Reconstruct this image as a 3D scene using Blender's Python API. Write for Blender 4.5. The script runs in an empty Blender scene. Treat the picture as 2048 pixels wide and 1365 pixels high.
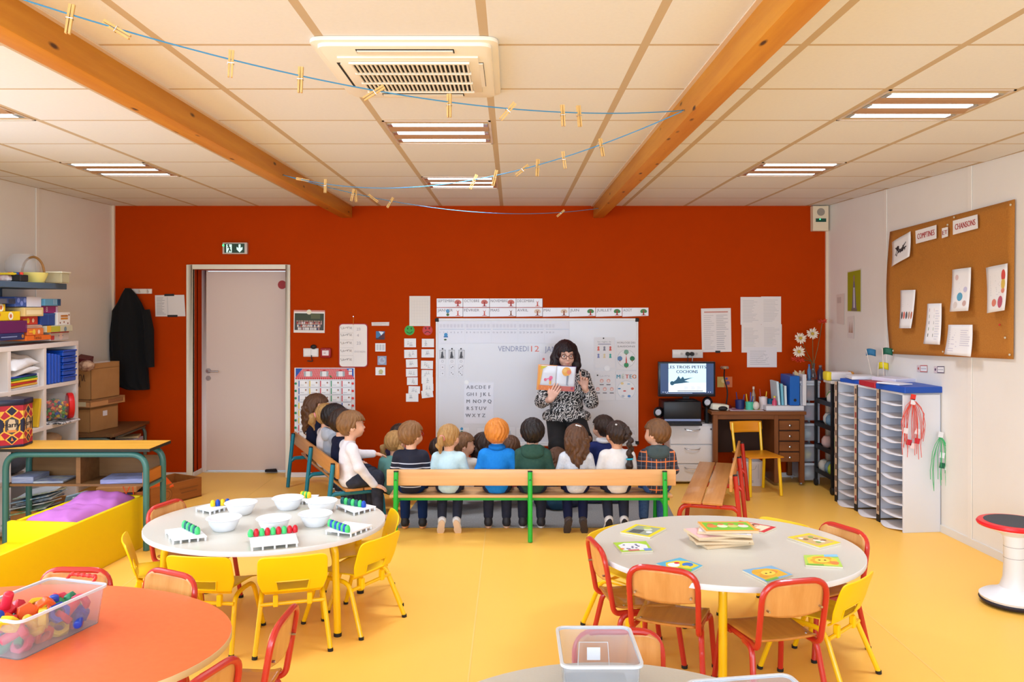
import bpy, bmesh, math, random
import numpy as np
from mathutils import Vector, Matrix, Euler

SC = bpy.context.scene
C = SC.collection
# ---------------------------------------------------------------- camera, light, exposure
F, CH, HY, CX, D = 1650.0, 1.668, 611.0, 1024.0, 8.0     # focal (px), eye height, horizon, centre, back wall distance
RX, LX, RK, RKR, CZ = 3.06, -3.87, 0.03, 0.05, 2.633                # wall positions at the back corner, splay of side walls, ceiling height
cam = bpy.data.objects.new('camera', bpy.data.cameras.new('camera'))
C.objects.link(cam)
cam.location = (0, 0, CH); cam.rotation_euler = (math.pi/2, 0, 0)
cam.data.sensor_width = 36; cam.data.lens = F*36/2048
cam.data.shift_y = -(682.5-HY)/2048
cam.data.clip_start = .02
SC.camera = cam
SC.view_settings.view_transform = 'Standard'
SC.view_settings.look = 'None'
SC.view_settings.gamma = 1
SC.view_settings.use_curve_mapping = False
SC.view_settings.exposure = 0.63
wd = bpy.data.worlds.new('world'); SC.world = wd; wd.use_nodes = True
wd.node_tree.nodes['Background'].inputs[0].default_value = (.75, .85, 1, 1)
wd.node_tree.nodes['Background'].inputs[1].default_value = .9
def area(name, loc, rot, sx, sy, power, col):
    l = bpy.data.lights.new(name, 'AREA'); l.shape = 'RECTANGLE'; l.size = sx; l.size_y = sy
    l.energy = power; l.color = col
    o = bpy.data.objects.new(name, l); C.objects.link(o); o.location = loc; o.rotation_euler = rot
    return o
# daylight through the window band in the wall behind the camera and the side window
area('window_daylight', (-.3, -2.50, 1.62), (math.radians(66), 0, 0), 6.2, 1.75, 185, (.71, .92, 1.15))
area('side_window_daylight', (-3.93, 2.3, 1.62), (math.radians(66), 0, math.radians(-90)), 4.4, 1.6, 72, (.71, .92, 1.15))

# ---------------------------------------------------------------- projection helpers
def V(*a): return Vector(a)
def W(px, py, Y): return Vector(((px-CX)/F*Y, Y, CH-(py-HY)/F*Y))
def FL(px, py, z=0.): return W(px, py, (CH-z)*F/(py-HY))
def BW(px, py, off=0.): return W(px, py, D-off)
def RW(px, py, off=0.):
    s = (px-CX)/F
    return W(px, py, (RX-off+RKR*D)/(s+RKR))
def LW(px, py, off=0.):
    s = (px-CX)/F
    return W(px, py, (LX+off-RK*D)/(s-RK))

# ---------------------------------------------------------------- materials
def lin(c):
    if isinstance(c, str):
        c = tuple(int(c[i:i+2], 16) for i in (0, 2, 4))
    return tuple(((x/255)/12.92 if x/255 <= .04045 else ((x/255+.055)/1.055)**2.4) for x in c)+(1,)
MC = {}
def M(col, r=.5, metal=0, trans=0, alpha=1, emit=None, es=1, noise=None, bump=0, bs=200, coat=0, st=(1, 1, 1), spec=.5, ior=1.45, name=None):
    """noise = (second colour, scale, contrast 0-1); st = stretch of texture space"""
    key = (str(col), r, metal, trans, alpha, str(emit), es, str(noise), bump, bs, coat, st, spec, ior)
    if key in MC: return MC[key]
    m = bpy.data.materials.new(name or 'mat'); m.use_nodes = True
    nt = m.node_tree; b = nt.nodes['Principled BSDF']
    b.inputs['Base Color'].default_value = lin(col)
    b.inputs['Roughness'].default_value = r; b.inputs['Metallic'].default_value = metal
    b.inputs['Transmission Weight'].default_value = trans; b.inputs['Alpha'].default_value = alpha
    b.inputs['Coat Weight'].default_value = coat; b.inputs['IOR'].default_value = ior
    b.inputs['Specular IOR Level'].default_value = spec
    if emit:
        b.inputs['Emission Color'].default_value = lin(emit); b.inputs['Emission Strength'].default_value = es
    if noise or bump:
        tc = nt.nodes.new('ShaderNodeTexCoord'); mp = nt.nodes.new('ShaderNodeMapping')
        mp.inputs['Scale'].default_value = st
        nt.links.new(tc.outputs['Object'], mp.inputs[0])
    if noise:
        n = nt.nodes.new('ShaderNodeTexNoise'); n.inputs['Scale'].default_value = noise[1]; n.inputs['Detail'].default_value = 5
        n.inputs['Roughness'].default_value = .6
        nt.links.new(mp.outputs[0], n.inputs['Vector'])
        cr = nt.nodes.new('ShaderNodeValToRGB'); w = .5*(1-noise[2])
        cr.color_ramp.elements[0].position = max(0, .5-w*.6); cr.color_ramp.elements[1].position = min(1, .5+w*.6)
        cr.color_ramp.elements[0].color = lin(col); cr.color_ramp.elements[1].color = lin(noise[0])
        nt.links.new(n.outputs[0], cr.inputs[0]); nt.links.new(cr.outputs[0], b.inputs['Base Color'])
    if bump:
        n = nt.nodes.new('ShaderNodeTexNoise'); n.inputs['Scale'].default_value = bs; n.inputs['Detail'].default_value = 3
        nt.links.new(mp.outputs[0], n.inputs['Vector'])
        bp = nt.nodes.new('ShaderNodeBump'); bp.inputs['Strength'].default_value = bump; bp.inputs['Distance'].default_value = .01
        nt.links.new(n.outputs[0], bp.inputs['Height']); nt.links.new(bp.outputs[0], b.inputs['Normal'])
    MC[key] = m
    return m
def wood(c1, c2, scale=3, axis=0, r=.45, knots=False, coat=0):
    key = ('wood', str(c1), str(c2), scale, axis, r, knots, coat)
    if key in MC: return MC[key]
    st = [10, 10, 10]; st[axis] = .7
    m = M(c1, r, noise=(c2, scale, .2), st=tuple(st), coat=coat, spec=.4, name='wood')
    MC.pop([k for k in MC if MC[k] is m][0]); MC[key] = m
    if knots:
        nt = m.node_tree; b = nt.nodes['Principled BSDF']
        tc = [n for n in nt.nodes if n.type == 'TEX_COORD'][0]; cr = [n for n in nt.nodes if n.type == 'VALTORGB'][0]
        mp = nt.nodes.new('ShaderNodeMapping'); s2 = [15, 15, 15]; s2[axis] = 4.5; mp.inputs['Scale'].default_value = s2
        vo = nt.nodes.new('ShaderNodeTexVoronoi'); vo.inputs['Scale'].default_value = .8
        nt.links.new(tc.outputs['Object'], mp.inputs[0]); nt.links.new(mp.outputs[0], vo.inputs['Vector'])
        r2 = nt.nodes.new('ShaderNodeValToRGB'); r2.color_ramp.elements[0].position = .07; r2.color_ramp.elements[1].position = .15
        r2.color_ramp.elements[0].color = (0, 0, 0, 1); r2.color_ramp.elements[1].color = (1, 1, 1, 1)
        nt.links.new(vo.outputs['Distance'], r2.inputs[0])
        mx = nt.nodes.new('ShaderNodeMix'); mx.data_type = 'RGBA'
        nt.links.new(r2.outputs[0], mx.inputs[0]); mx.inputs[6].default_value = lin((70, 34, 8))
        nt.links.new(cr.outputs[0], mx.inputs[7]); nt.links.new(mx.outputs[2], b.inputs['Base Color'])
    return m
def nodemat(name, fn, r=.7, bump=0):
    """fn(nt, coord_socket) -> colour socket"""
    m = bpy.data.materials.new(name); m.use_nodes = True; nt = m.node_tree; b = nt.nodes['Principled BSDF']
    b.inputs['Roughness'].default_value = r
    tc = nt.nodes.new('ShaderNodeTexCoord')
    nt.links.new(fn(nt, tc.outputs['Object']), b.inputs['Base Color'])
    return m

# ---------------------------------------------------------------- mesh gathering
def fillet(pts, r, n=5):
    pts = [Vector(p) for p in pts]; out = [pts[0]]
    for i in range(1, len(pts)-1):
        p, a, b = pts[i], pts[i-1], pts[i+1]
        da, db = (a-p), (b-p); la, lb = da.length, db.length
        t = min(r, la*.49, lb*.49)
        A, B = p+da*(t/la), p+db*(t/lb)
        for k in range(n+1):
            u = k/n; out.append(A*(1-u)**2+p*2*u*(1-u)+B*u*u)
    out.append(pts[-1]); return out
def rrect(w, h, r, n=4, cx=0, cy=0):
    o = []
    for qx, qy, a0 in ((1, 1, 0), (-1, 1, 90), (-1, -1, 180), (1, -1, 270)):
        for k in range(n+1):
            a = math.radians(a0+90*k/n)
            o.append((cx+qx*(w/2-r)+r*math.cos(a), cy+qy*(h/2-r)+r*math.sin(a)))
    return o
def ngon(rx, ry=None, n=24, cx=0, cy=0, a0=0):
    ry = rx if ry is None else ry
    return [(cx+rx*math.cos(a0+2*math.pi*k/n), cy+ry*math.sin(a0+2*math.pi*k/n)) for k in range(n)]
class G:
    def __init__(s): s.v = []; s.f = []; s.m = []
    def add(s, vs, fs, m=0):
        o = len(s.v); s.v += [tuple(v) for v in vs]
        s.f += [tuple(i+o for i in f) for f in fs]; s.m += [m]*len(fs); return s
    def box(s, x0, x1, y0, y1, z0, z1, m=0, T=None):
        vs = [Vector((x, y, z)) for z in (z0, z1) for x, y in ((x0, y0), (x1, y0), (x1, y1), (x0, y1))]
        if T is not None: vs = [T @ v for v in vs]
        return s.add(vs, [(3, 2, 1, 0), (4, 5, 6, 7), (0, 1, 5, 4), (1, 2, 6, 5), (2, 3, 7, 6), (3, 0, 4, 7)], m)
    def cb(s, c, d, m=0, rot=None):
        T = Matrix.Translation(Vector(c))
        if rot is not None: T = T @ Euler(rot).to_matrix().to_4x4()
        return s.box(-d[0]/2, d[0]/2, -d[1]/2, d[1]/2, -d[2]/2, d[2]/2, m, T)
    def tube(s, pts, r, n=8, m=0, closed=False):
        pts = [Vector(p) for p in pts]; N = len(pts)
        rs = r if isinstance(r, (list, tuple)) else [r]*N
        vs, fs = [], []; nrm = None
        for i, p in enumerate(pts):
            if closed: t = pts[(i+1) % N]-pts[i-1]
            else: t = pts[min(i+1, N-1)]-pts[max(i-1, 0)]
            t = t.normalized() if t.length > 1e-9 else Vector((0, 0, 1))
            if nrm is None: nrm = t.orthogonal().normalized()
            else:
                nrm = nrm-t*nrm.dot(t)
                nrm = nrm.normalized() if nrm.length > 1e-6 else t.orthogonal().normalized()
            bn = t.cross(nrm)
            for k in range(n):
                a = 2*math.pi*k/n; vs.append(p+(nrm*math.cos(a)+bn*math.sin(a))*rs[i])
        for i in range(N if closed else N-1):
            j = (i+1) % N
            for k in range(n):
                k2 = (k+1) % n; fs.append((i*n+k, i*n+k2, j*n+k2, j*n+k))
        if not closed:
            fs.append(tuple(range(n-1, -1, -1))); fs.append(tuple((N-1)*n+k for k in range(n)))
        return s.add(vs, fs, m)
    def cyl(s, a, b, r0, r1=None, n=16, m=0): return s.tube([a, b], [r0, r0 if r1 is None else r1], n, m)
    def lathe(s, prof, c=(0, 0, 0), n=24, m=0, sx=1, sy=1, T=None):
        vs, fs = [], []; N = len(prof)
        for r, z in prof:
            for k in range(n):
                a = 2*math.pi*k/n; vs.append(Vector((r*math.cos(a)*sx, r*math.sin(a)*sy, z)))
        for i in range(N-1):
            for k in range(n):
                k2 = (k+1) % n; fs.append((i*n+k, i*n+k2, (i+1)*n+k2, (i+1)*n+k))
        if prof[0][0] > 1e-6: fs.append(tuple(range(n-1, -1, -1)))
        if prof[-1][0] > 1e-6: fs.append(tuple((N-1)*n+k for k in range(n)))
        vs = [(T @ v if T is not None else v)+Vector(c) for v in vs]
        return s.add(vs, fs, m)
    def prism(s, poly, z0, z1, m=0, T=None):
        n = len(poly); vs = [Vector((x, y, z)) for z in (z0, z1) for x, y in poly]
        if T is not None: vs = [T @ v for v in vs]
        fs = [tuple(range(n-1, -1, -1)), tuple(range(n, 2*n))]+[(k, (k+1) % n, n+(k+1) % n, n+k) for k in range(n)]
        return s.add(vs, fs, m)
    def ell(s, c, r, n=12, m=0, R=None):
        r = (r, r, r) if not isinstance(r, (tuple, list)) else r
        nv = max(4, n//2); vs = [Vector((0, 0, -1))]; fs = []
        for i in range(1, nv):
            th = -math.pi/2+math.pi*i/nv
            for k in range(n):
                a = 2*math.pi*k/n; vs.append(Vector((math.cos(th)*math.cos(a), math.cos(th)*math.sin(a), math.sin(th))))
        vs.append(Vector((0, 0, 1)))
        for k in range(n):
            k2 = (k+1) % n
            fs.append((0, 1+k2, 1+k)); b = 1+(nv-2)*n; fs.append((b+k, b+k2, len(vs)-1))
            for i in range(nv-2): fs.append((1+i*n+k, 1+i*n+k2, 1+(i+1)*n+k2, 1+(i+1)*n+k))
        out = []
        for v in vs:
            w = Vector((v.x*r[0], v.y*r[1], v.z*r[2]))
            if R is not None: w = R @ w
            out.append(w+Vector(c))
        return s.add(out, fs, m)
    def grid(s, fn, nu, nv, m=0, skip=None):
        vs = [Vector(fn(i/nu, j/nv)) for j in range(nv+1) for i in range(nu+1)]; w = nu+1
        fs = [(j*w+i, j*w+i+1, (j+1)*w+i+1, (j+1)*w+i) for j in range(nv) for i in range(nu) if not (skip and skip(i, j))]
        return s.add(vs, fs, m)
    def poly(s, pts, m=0): return s.add(pts, [tuple(range(len(pts)))], m)
    def build(s, name, mats, parent=None, loc=None, rot=None, bevel=0, seg=1, ang=35, solid=0, sub=0):
        me = bpy.data.meshes.new(name)
        me.from_pydata(s.v, [], s.f)
        mats = mats if isinstance(mats, (list, tuple)) else [mats]
        for m in mats: me.materials.append(m)
        if len(mats) > 1: me.polygons.foreach_set('material_index', s.m)
        if bevel:
            bm = bmesh.new(); bm.from_mesh(me); bmesh.ops.remove_doubles(bm, verts=bm.verts, dist=1e-6)
            es = [e for e in bm.edges if len(e.link_faces) == 2 and e.calc_face_angle(0) > .5]
            bmesh.ops.bevel(bm, geom=es, offset=bevel, offset_type='OFFSET', segments=seg, affect='EDGES', profile=.5, clamp_overlap=True)
            bm.to_mesh(me); bm.free()
        me.polygons.foreach_set('use_smooth', [True]*len(me.polygons))
        me.set_sharp_from_angle(angle=math.radians(ang))
        me.update()
        o = bpy.data.objects.new(name, me); C.objects.link(o)
        if parent is not None: o.parent = parent
        if loc is not None: o.location = loc
        if rot is not None: o.rotation_euler = rot
        if solid:
            md = o.modifiers.new('solid', 'SOLIDIFY'); md.thickness = solid; md.offset = 0
        if sub:
            md = o.modifiers.new('sub', 'SUBSURF'); md.levels = sub; md.render_levels = sub
        return o
def tag(o, label=None, cat=None, group=None, kind=None):
    if label: o['label'] = label
    if cat: o['category'] = cat
    if group: o['group'] = group
    if kind: o['kind'] = kind
    return o
def thing(name, label, cat, loc=(0, 0, 0), rz=0, group=None, rot=None):
    o = bpy.data.objects.new(name, None); C.objects.link(o); o.empty_display_size = .05
    o.location = loc; o.rotation_euler = rot if rot is not None else (0, 0, rz)
    return tag(o, label, cat, group)
def struct(name, g, m, parent=None, **k):
    o = g.build(name, m, parent, **k)
    if parent is None: o['kind'] = 'structure'
    return o
def copy_tree(o, parent=None):
    kids = KIDS.get(o.name)
    c = o.copy(); C.objects.link(c)
    if parent is not None:
        c.parent = parent
    if kids is None:
        kids = KIDS[o.name] = list(o.children)
    for ch in kids: copy_tree(ch, c)
    return c
KIDS = {}
def dup(root, loc, rz, label, group=None):
    c = copy_tree(root); c.location = loc; c.rotation_euler = (0, 0, rz); c['label'] = label
    if group: c['group'] = group
    return c
ORD = ['first', 'second', 'third', 'fourth', 'fifth', 'sixth', 'seventh', 'eighth', 'ninth', 'tenth', 'eleventh', 'twelfth', 'thirteenth', 'fourteenth']

# ---------------------------------------------------------------- flat printed sheets
TXT = {}
def textmesh(t):
    if t not in TXT:
        cu = bpy.data.curves.new('t', 'FONT'); cu.body = t; cu.resolution_u = 2
        ob = bpy.data.objects.new('t', cu)
        me = bpy.data.meshes.new_from_object(ob)
        vs = [(v.co.x, v.co.y) for v in me.vertices]; fs = [tuple(p.vertices) for p in me.polygons]
        bpy.data.objects.remove(ob); bpy.data.curves.remove(cu); bpy.data.meshes.remove(me)
        TXT[t] = (vs, fs)
    return TXT[t]
RND = random.Random(7)
class Sheet:
    """quad = TL, TR, BR, BL in space; shapes in u (right), v (down), 0-1"""
    def __init__(s, quad, cols, warp=None):
        s.q = [Vector(p) for p in quad]; s.n = (s.q[1]-s.q[0]).cross(s.q[3]-s.q[0]).normalized()*-1
        s.g = G(); s.mats = []; s.idx = {}; s.lay = 0
        s.w = (s.q[1]-s.q[0]).length; s.h = (s.q[3]-s.q[0]).length; s.warp = warp
    def P(s, u, v, d=0):
        a, b, c, e = s.q
        p = (a*(1-u)+b*u)*(1-v)+(e*(1-u)+c*u)*v
        if s.warp: d += s.warp(u, v)
        return p+s.n*d
    def mi(s, col):
        k = str(col)
        if k not in s.idx:
            s.idx[k] = len(s.mats); s.mats.append(col if isinstance(col, bpy.types.Material) else M(col, .6))
        return s.idx[k]
    def poly(s, pts, col):
        s.lay += 1; d = .0012+.00006*s.lay
        ps = [s.P(u, v, d) for u, v in pts]
        nn = sum(((ps[i]-ps[0]).cross(ps[i+1]-ps[0]) for i in range(1, len(ps)-1)), Vector())
        if nn.dot(s.n) < 0: ps.reverse()
        s.g.poly(ps, s.mi(col))
    def rect(s, u0, v0, u1, v1, col): s.poly([(u0, v0), (u1, v0), (u1, v1), (u0, v1)], col)
    def frame(s, u0, v0, u1, v1, w, col):
        wu, wv = w/s.w, w/s.h
        s.rect(u0, v0, u1, v0+wv, col); s.rect(u0, v1-wv, u1, v1, col); s.rect(u0, v0, u0+wu, v1, col); s.rect(u1-wu, v0, u1, v1, col)
    def circ(s, u, v, r, col, ry=None, n=14):
        ru = r/s.w; rv = (r if ry is None else ry)/s.h
        s.poly([(u+ru*math.cos(2*math.pi*k/n), v+rv*math.sin(2*math.pi*k/n)) for k in range(n)], col)
    def line(s, pts, w, col):
        for (u0, v0), (u1, v1) in zip(pts[:-1], pts[1:]):
            du, dv = (u1-u0)*s.w, (v1-v0)*s.h; L = math.hypot(du, dv) or 1
            nu, nv = -dv/L*w/2/s.w, du/L*w/2/s.h
            s.poly([(u0+nu, v0+nv), (u1+nu, v1+nv), (u1-nu, v1-nv), (u0-nu, v0-nv)], col)
    def lines(s, u0, v0, u1, v1, n, col, w=None):
        for k in range(n):
            v = v0+(v1-v0)*(k+.5)/n; e = u0+(u1-u0)*RND.uniform(.55, 1)
            hw = (v1-v0)/n*.16 if w is None else w/s.h/2
            s.rect(u0, v-hw, e, v+hw, col)
    def text(s, t, u, v, h, col, align='l', wid=None, bold=0):
        """u, v = left/centre of the baseline; h = cap height (m); wid = fit width (m)"""
        vs, fs = textmesh(t)
        if not vs: return
        x0 = min(a for a, b in vs); x1 = max(a for a, b in vs); sc = h/.7
        sx = sc if wid is None else wid/(x1-x0)
        off = -(x0+x1)/2 if align == 'c' else -x0
        s.lay += 1; d = .0012+.00006*s.lay
        for k in range(1+bold):
            b = bold and (k-.5)*h*.1
            s.g.add([s.P(u+((x+off)*sx+b)/s.w, v-y*sc/s.h, d) for x, y in vs], fs, s.mi(col))
    def wave(s, u, v, du, amp, col):
        s.line([(u+du*k/24, v+(amp/s.h)*math.sin(k*2.1+3*math.sin(k*.9))) for k in range(25)], amp*.18, col)
    def scrawl(s, u0, v0, u1, v1, n, col, w=.0016):
        pts = [(RND.uniform(u0, u1), RND.uniform(v0, v1)) for _ in range(n)]
        s.line(pts, w, col)
    def build(s, parent, name='print'):
        if s.g.f:
            c = parent.matrix_basis.translation
            s.g.v = [tuple(Vector(v)-c) for v in s.g.v]
            return s.g.build(name, s.mats, parent)
def paper(name, label, cat, quad, col=(238, 236, 234), thick=.0012, group=None, warp=None, mat=None, nu=6, nv=8):
    """a thin sheet as one thing; returns (object, Sheet)"""
    S = Sheet(quad, None, warp); c = sum(S.q, Vector())/4; g = G()
    if warp:
        g.grid(lambda u, v: S.P(u, 1-v, .0006)-c, nu, nv)
        o = g.build(name, mat or M(col, .65), loc=c, solid=thick)
    else:
        a = [S.P(u, v, 0)-c for u, v in ((0, 0), (1, 0), (1, 1), (0, 1))]; b = [p+S.n*thick for p in a]
        g.add(a+b, [(0, 1, 2, 3), (7, 6, 5, 4), (0, 4, 5, 1), (1, 5, 6, 2), (2, 6, 7, 3), (3, 7, 4, 0)])
        o = g.build(name, mat or M(col, .65), loc=c)
        bm = bmesh.new(); bm.from_mesh(o.data); bmesh.ops.recalc_face_normals(bm, faces=bm.faces); bm.to_mesh(o.data); bm.free()
    tag(o, label, cat, group)
    return o, S
def bwq(x0, y0, x1, y1, off=.003, tilt=0):
    c = BW((x0+x1)/2, (y0+y1)/2, off); k = (D-off)/F
    w, h = (x1-x0)*k/2, (y1-y0)*k/2; ca, sa = math.cos(math.radians(tilt)), math.sin(math.radians(tilt))
    return [c+V(x*ca-z*sa, 0, x*sa+z*ca) for x, z in ((-w, h), (w, h), (w, -h), (-w, -h))]
# ================================================================ ROOM
def wallx(Y, side):      # x of the side walls at depth Y
    return RX+RKR*(D-Y) if side > 0 else LX-RK*(D-Y)
Y0 = -2.6
floor_m = M((255, 194, 84), .38, noise=((255, 200, 93), 260, .25), bump=.03, bs=500, spec=.35)
g = G(); g.box(wallx(Y0, -1), wallx(Y0, 1), Y0, D+.25, -.06, 0)
floor = struct('floor', g, floor_m)
for x in (-.195, 1.92, -2.31):
    G().box(x-.0035, x+.0035, 1.0, D, 0, .0012).build('seam', M((248, 200, 110), .5), floor)
# back wall with door opening
red_m = M((181, 58, 2), .75, noise=((176, 55, 2), 3, .1), spec=.05)
dxl, dxr = BW(386, 0).x, BW(572, 0).x; dzt = BW(0, 539).z
g = G()
g.box(LX-.3, dxl, D, D+.12, 0, CZ); g.box(dxr, RX+.3, D, D+.12, 0, CZ); g.box(dxl, dxr, D, D+.12, dzt, CZ)
g.box(dxl-.1, dxl, D+.1, D+.35, 0, dzt+.1); g.box(dxr, dxr+.1, D+.1, D+.35, 0, dzt+.1); g.box(dxl, dxr, D+.1, D+.35, dzt, dzt+.1)
wall_back = struct('wall_back', g, red_m)
cream = M((234, 228, 220), .6, noise=((231, 224, 215), 4, .1), spec=.3)
for nm, s in (('wall_left', -1), ('wall_right', 1)):
    g = G(); a, b = wallx(Y0, s), wallx(D, s); t = .1*s
    if s > 0:
        g.prism([(a, Y0), (a+t, Y0), (b+t, D), (b, D)], 0, CZ)
    else:   # side window opening beside / behind the camera
        def seg(ya, yb, z0, z1): g.prism([(wallx(ya, s), ya), (wallx(yb, s), yb), (wallx(yb, s)+t, yb), (wallx(ya, s)+t, ya)], z0, z1)
        seg(Y0, .05, 0, CZ); seg(.05, 4.55, 0, .8); seg(.05, 4.55, 2.45, CZ); seg(4.55, D, 0, CZ)
    w = struct(nm, g, cream)
    for px in ((75,) if s < 0 else (1771, 1940)):   # vertical cover strips on the panel joints
        p = (LW if s < 0 else RW)(px, 500, .004)
        G().box(-.003, .003, -.022, .022, 0, CZ).build('joint_strip', M((236, 229, 220), .5), w, loc=(p.x, p.y, 0), rot=(0, 0, math.atan(RKR if s > 0 else RK)*s), bevel=.002)
    G().box(-.012, .012, -.012, .012, 0, CZ).build('corner_trim', M((230, 205, 180), .5), w, loc=(b-.012*s, D-.012, 0))
    g = G(); g.prism([(a, Y0), (a-.009*s, Y0), (b-.009*s, D), (b, D)], .0005, .055)
    struct('baseboard_left' if s < 0 else 'baseboard_right', g, M((226, 220, 212), .5))
g = G()
for x0, x1 in ((LX, BW(374, 0).x), (BW(581, 0).x, RX)): g.box(x0, x1, D-.012, D, .0005, .047)
g.box(dxl, dxl+.01, D, D+.245, .0005, .047)
struct('baseboard_back', g, M((228, 222, 222), .5), bevel=.002)
# rear wall with its window band (behind the camera)
g = G(); xa, xb = wallx(Y0, -1), wallx(Y0, 1)
g.box(xa, xb, Y0-.1, Y0, 0, .7); g.box(xa, xb, Y0-.1, Y0, 2.52, CZ); g.box(xa, -3.45, Y0-.1, Y0, .7, 2.52); g.box(2.85, xb, Y0-.1, Y0, .7, 2.52)
struct('wall_rear', g, cream)
g = G()
for x in (-3.45, -1.88, -.3, 1.28, 2.85): g.box(x-.03, x+.03, Y0-.08, Y0-.02, .7, 2.52)
g.box(-3.45, 2.85, Y0-.08, Y0-.02, .7, .76); g.box(-3.45, 2.85, Y0-.08, Y0-.02, 2.46, 2.52)
w1 = struct('window_1', g, M((235, 235, 235), .4))
PANE = M((235, 242, 248), .05, alpha=.06)
for x in (-3.42, -1.85, -.27, 1.31): G().box(x, x+1.51, Y0-.054, Y0-.048, .76, 2.46).build('pane', PANE, w1)
g = G()
for y in (.05, 1.55, 3.05, 4.55): g.box(-.06, .0, y-.03, y+.03, .8, 2.45)
g.box(-.06, 0, .05, 4.55, .8, .86); g.box(-.06, 0, .05, 4.55, 2.39, 2.45)
w2 = struct('window_2', g, M((235, 235, 235), .4), loc=(wallx(0, -1)-.02, 0, 0), rot=(0, 0, -math.atan(RK)))
for y in (.08, 1.58, 3.08): G().box(-.033, -.027, y, y+1.44, .86, 2.39).build('pane', PANE, w2)
# ceiling: grid plane with tiles
g = G(); g.box(wallx(Y0, -1)-.05, wallx(Y0, 1)+.05, Y0, D+.12, CZ+.0003, CZ+.08)
ceiling = struct('ceiling', g, M((196, 174, 146), .7, spec=.1))
PX_, PY_, CX0, CY0 = .592, .624, -.10, 3.056
BEAMS = ((-1.653, -1.55), (.788, .887))
tile_m = M((228, 226, 227), .8, noise=((224, 222, 223), 60, .2), bump=.04, bs=400, spec=.2)
LIGHTS = {(-1, 2): None, (-1, 5): None, (3, 1): None, (3, 4): None, (-5, 4): None, (-5, 1): None}
ACCELL = {(-1, 0)}
tmesh = {}
def ctile(x0, x1, y0, y1):
    k = (round(x1-x0, 3), round(y1-y0, 3))
    if k not in tmesh:
        w, h = x1-x0, y1-y0; e = .001
        b = [(-w/2, -h/2), (w/2, -h/2), (w/2, h/2), (-w/2, h/2)]
        i = [(-w/2+e, -h/2+e), (w/2-e, -h/2+e), (w/2-e, h/2-e), (-w/2+e, h/2-e)]
        me = bpy.data.meshes.new('ceiling_tile')
        me.from_pydata([(x, y, .0005) for x, y in b]+[(x, y, 0) for x, y in i], [],
                       [(7, 6, 5, 4), (0, 4, 5, 1), (1, 5, 6, 2), (2, 6, 7, 3), (3, 7, 4, 0), (0, 1, 2, 3)])
        bm = bmesh.new(); bm.from_mesh(me); bmesh.ops.recalc_face_normals(bm, faces=bm.faces); bm.to_mesh(me); bm.free()
        me.materials.append(tile_m); tmesh[k] = me
    o = bpy.data.objects.new('ceiling_tile', tmesh[k]); C.objects.link(o); o.parent = ceiling
    o.location = ((x0+x1)/2, (y0+y1)/2, CZ)
for i in range(-7, 7):
    for j in range(-9, 9):
        x0, x1 = CX0+i*PX_+.016, CX0+(i+1)*PX_-.016
        y0, y1 = CY0+j*PY_+.010, CY0+(j+1)*PY_-.010
        if y1 > D-.01: y1 = D-.012
        if y0 < Y0: continue
        if (i, j) in LIGHTS or (i, j) in ACCELL: continue
        L, R = wallx((y0+y1)/2, -1)+.02, wallx((y0+y1)/2, 1)-.02
        x0, x1 = max(x0, L), min(x1, R)
        segs = [(x0, x1)]
        for b0, b1 in BEAMS:
            ns = []
            for a, b in segs:
                if b <= b0-.02 or a >= b1+.02: ns.append((a, b)); continue
                if a < b0-.02: ns.append((a, b0-.02))
                if b > b1+.02: ns.append((b1+.02, b))
            segs = ns
        for a, b in segs:
            if b-a > .04: ctile(a, b, y0, y1)
beam_m = wood((214, 148, 48), (186, 112, 26), 1.3, 1, .5, knots=True)
for k, (b0, b1) in enumerate(BEAMS):
    o = struct('trim_%d' % (k+1), G().box(b0, b1, Y0, D, 2.516, CZ+.004), beam_m, bevel=.004, seg=2)
    g = G()
    g.box(b0-.02, b0, Y0, D, CZ-.006, CZ+.004); g.box(b1, b1+.02, Y0, D, CZ-.006, CZ+.004)
    g.build('edge_angle', M((228, 205, 180), .5), o)
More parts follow.
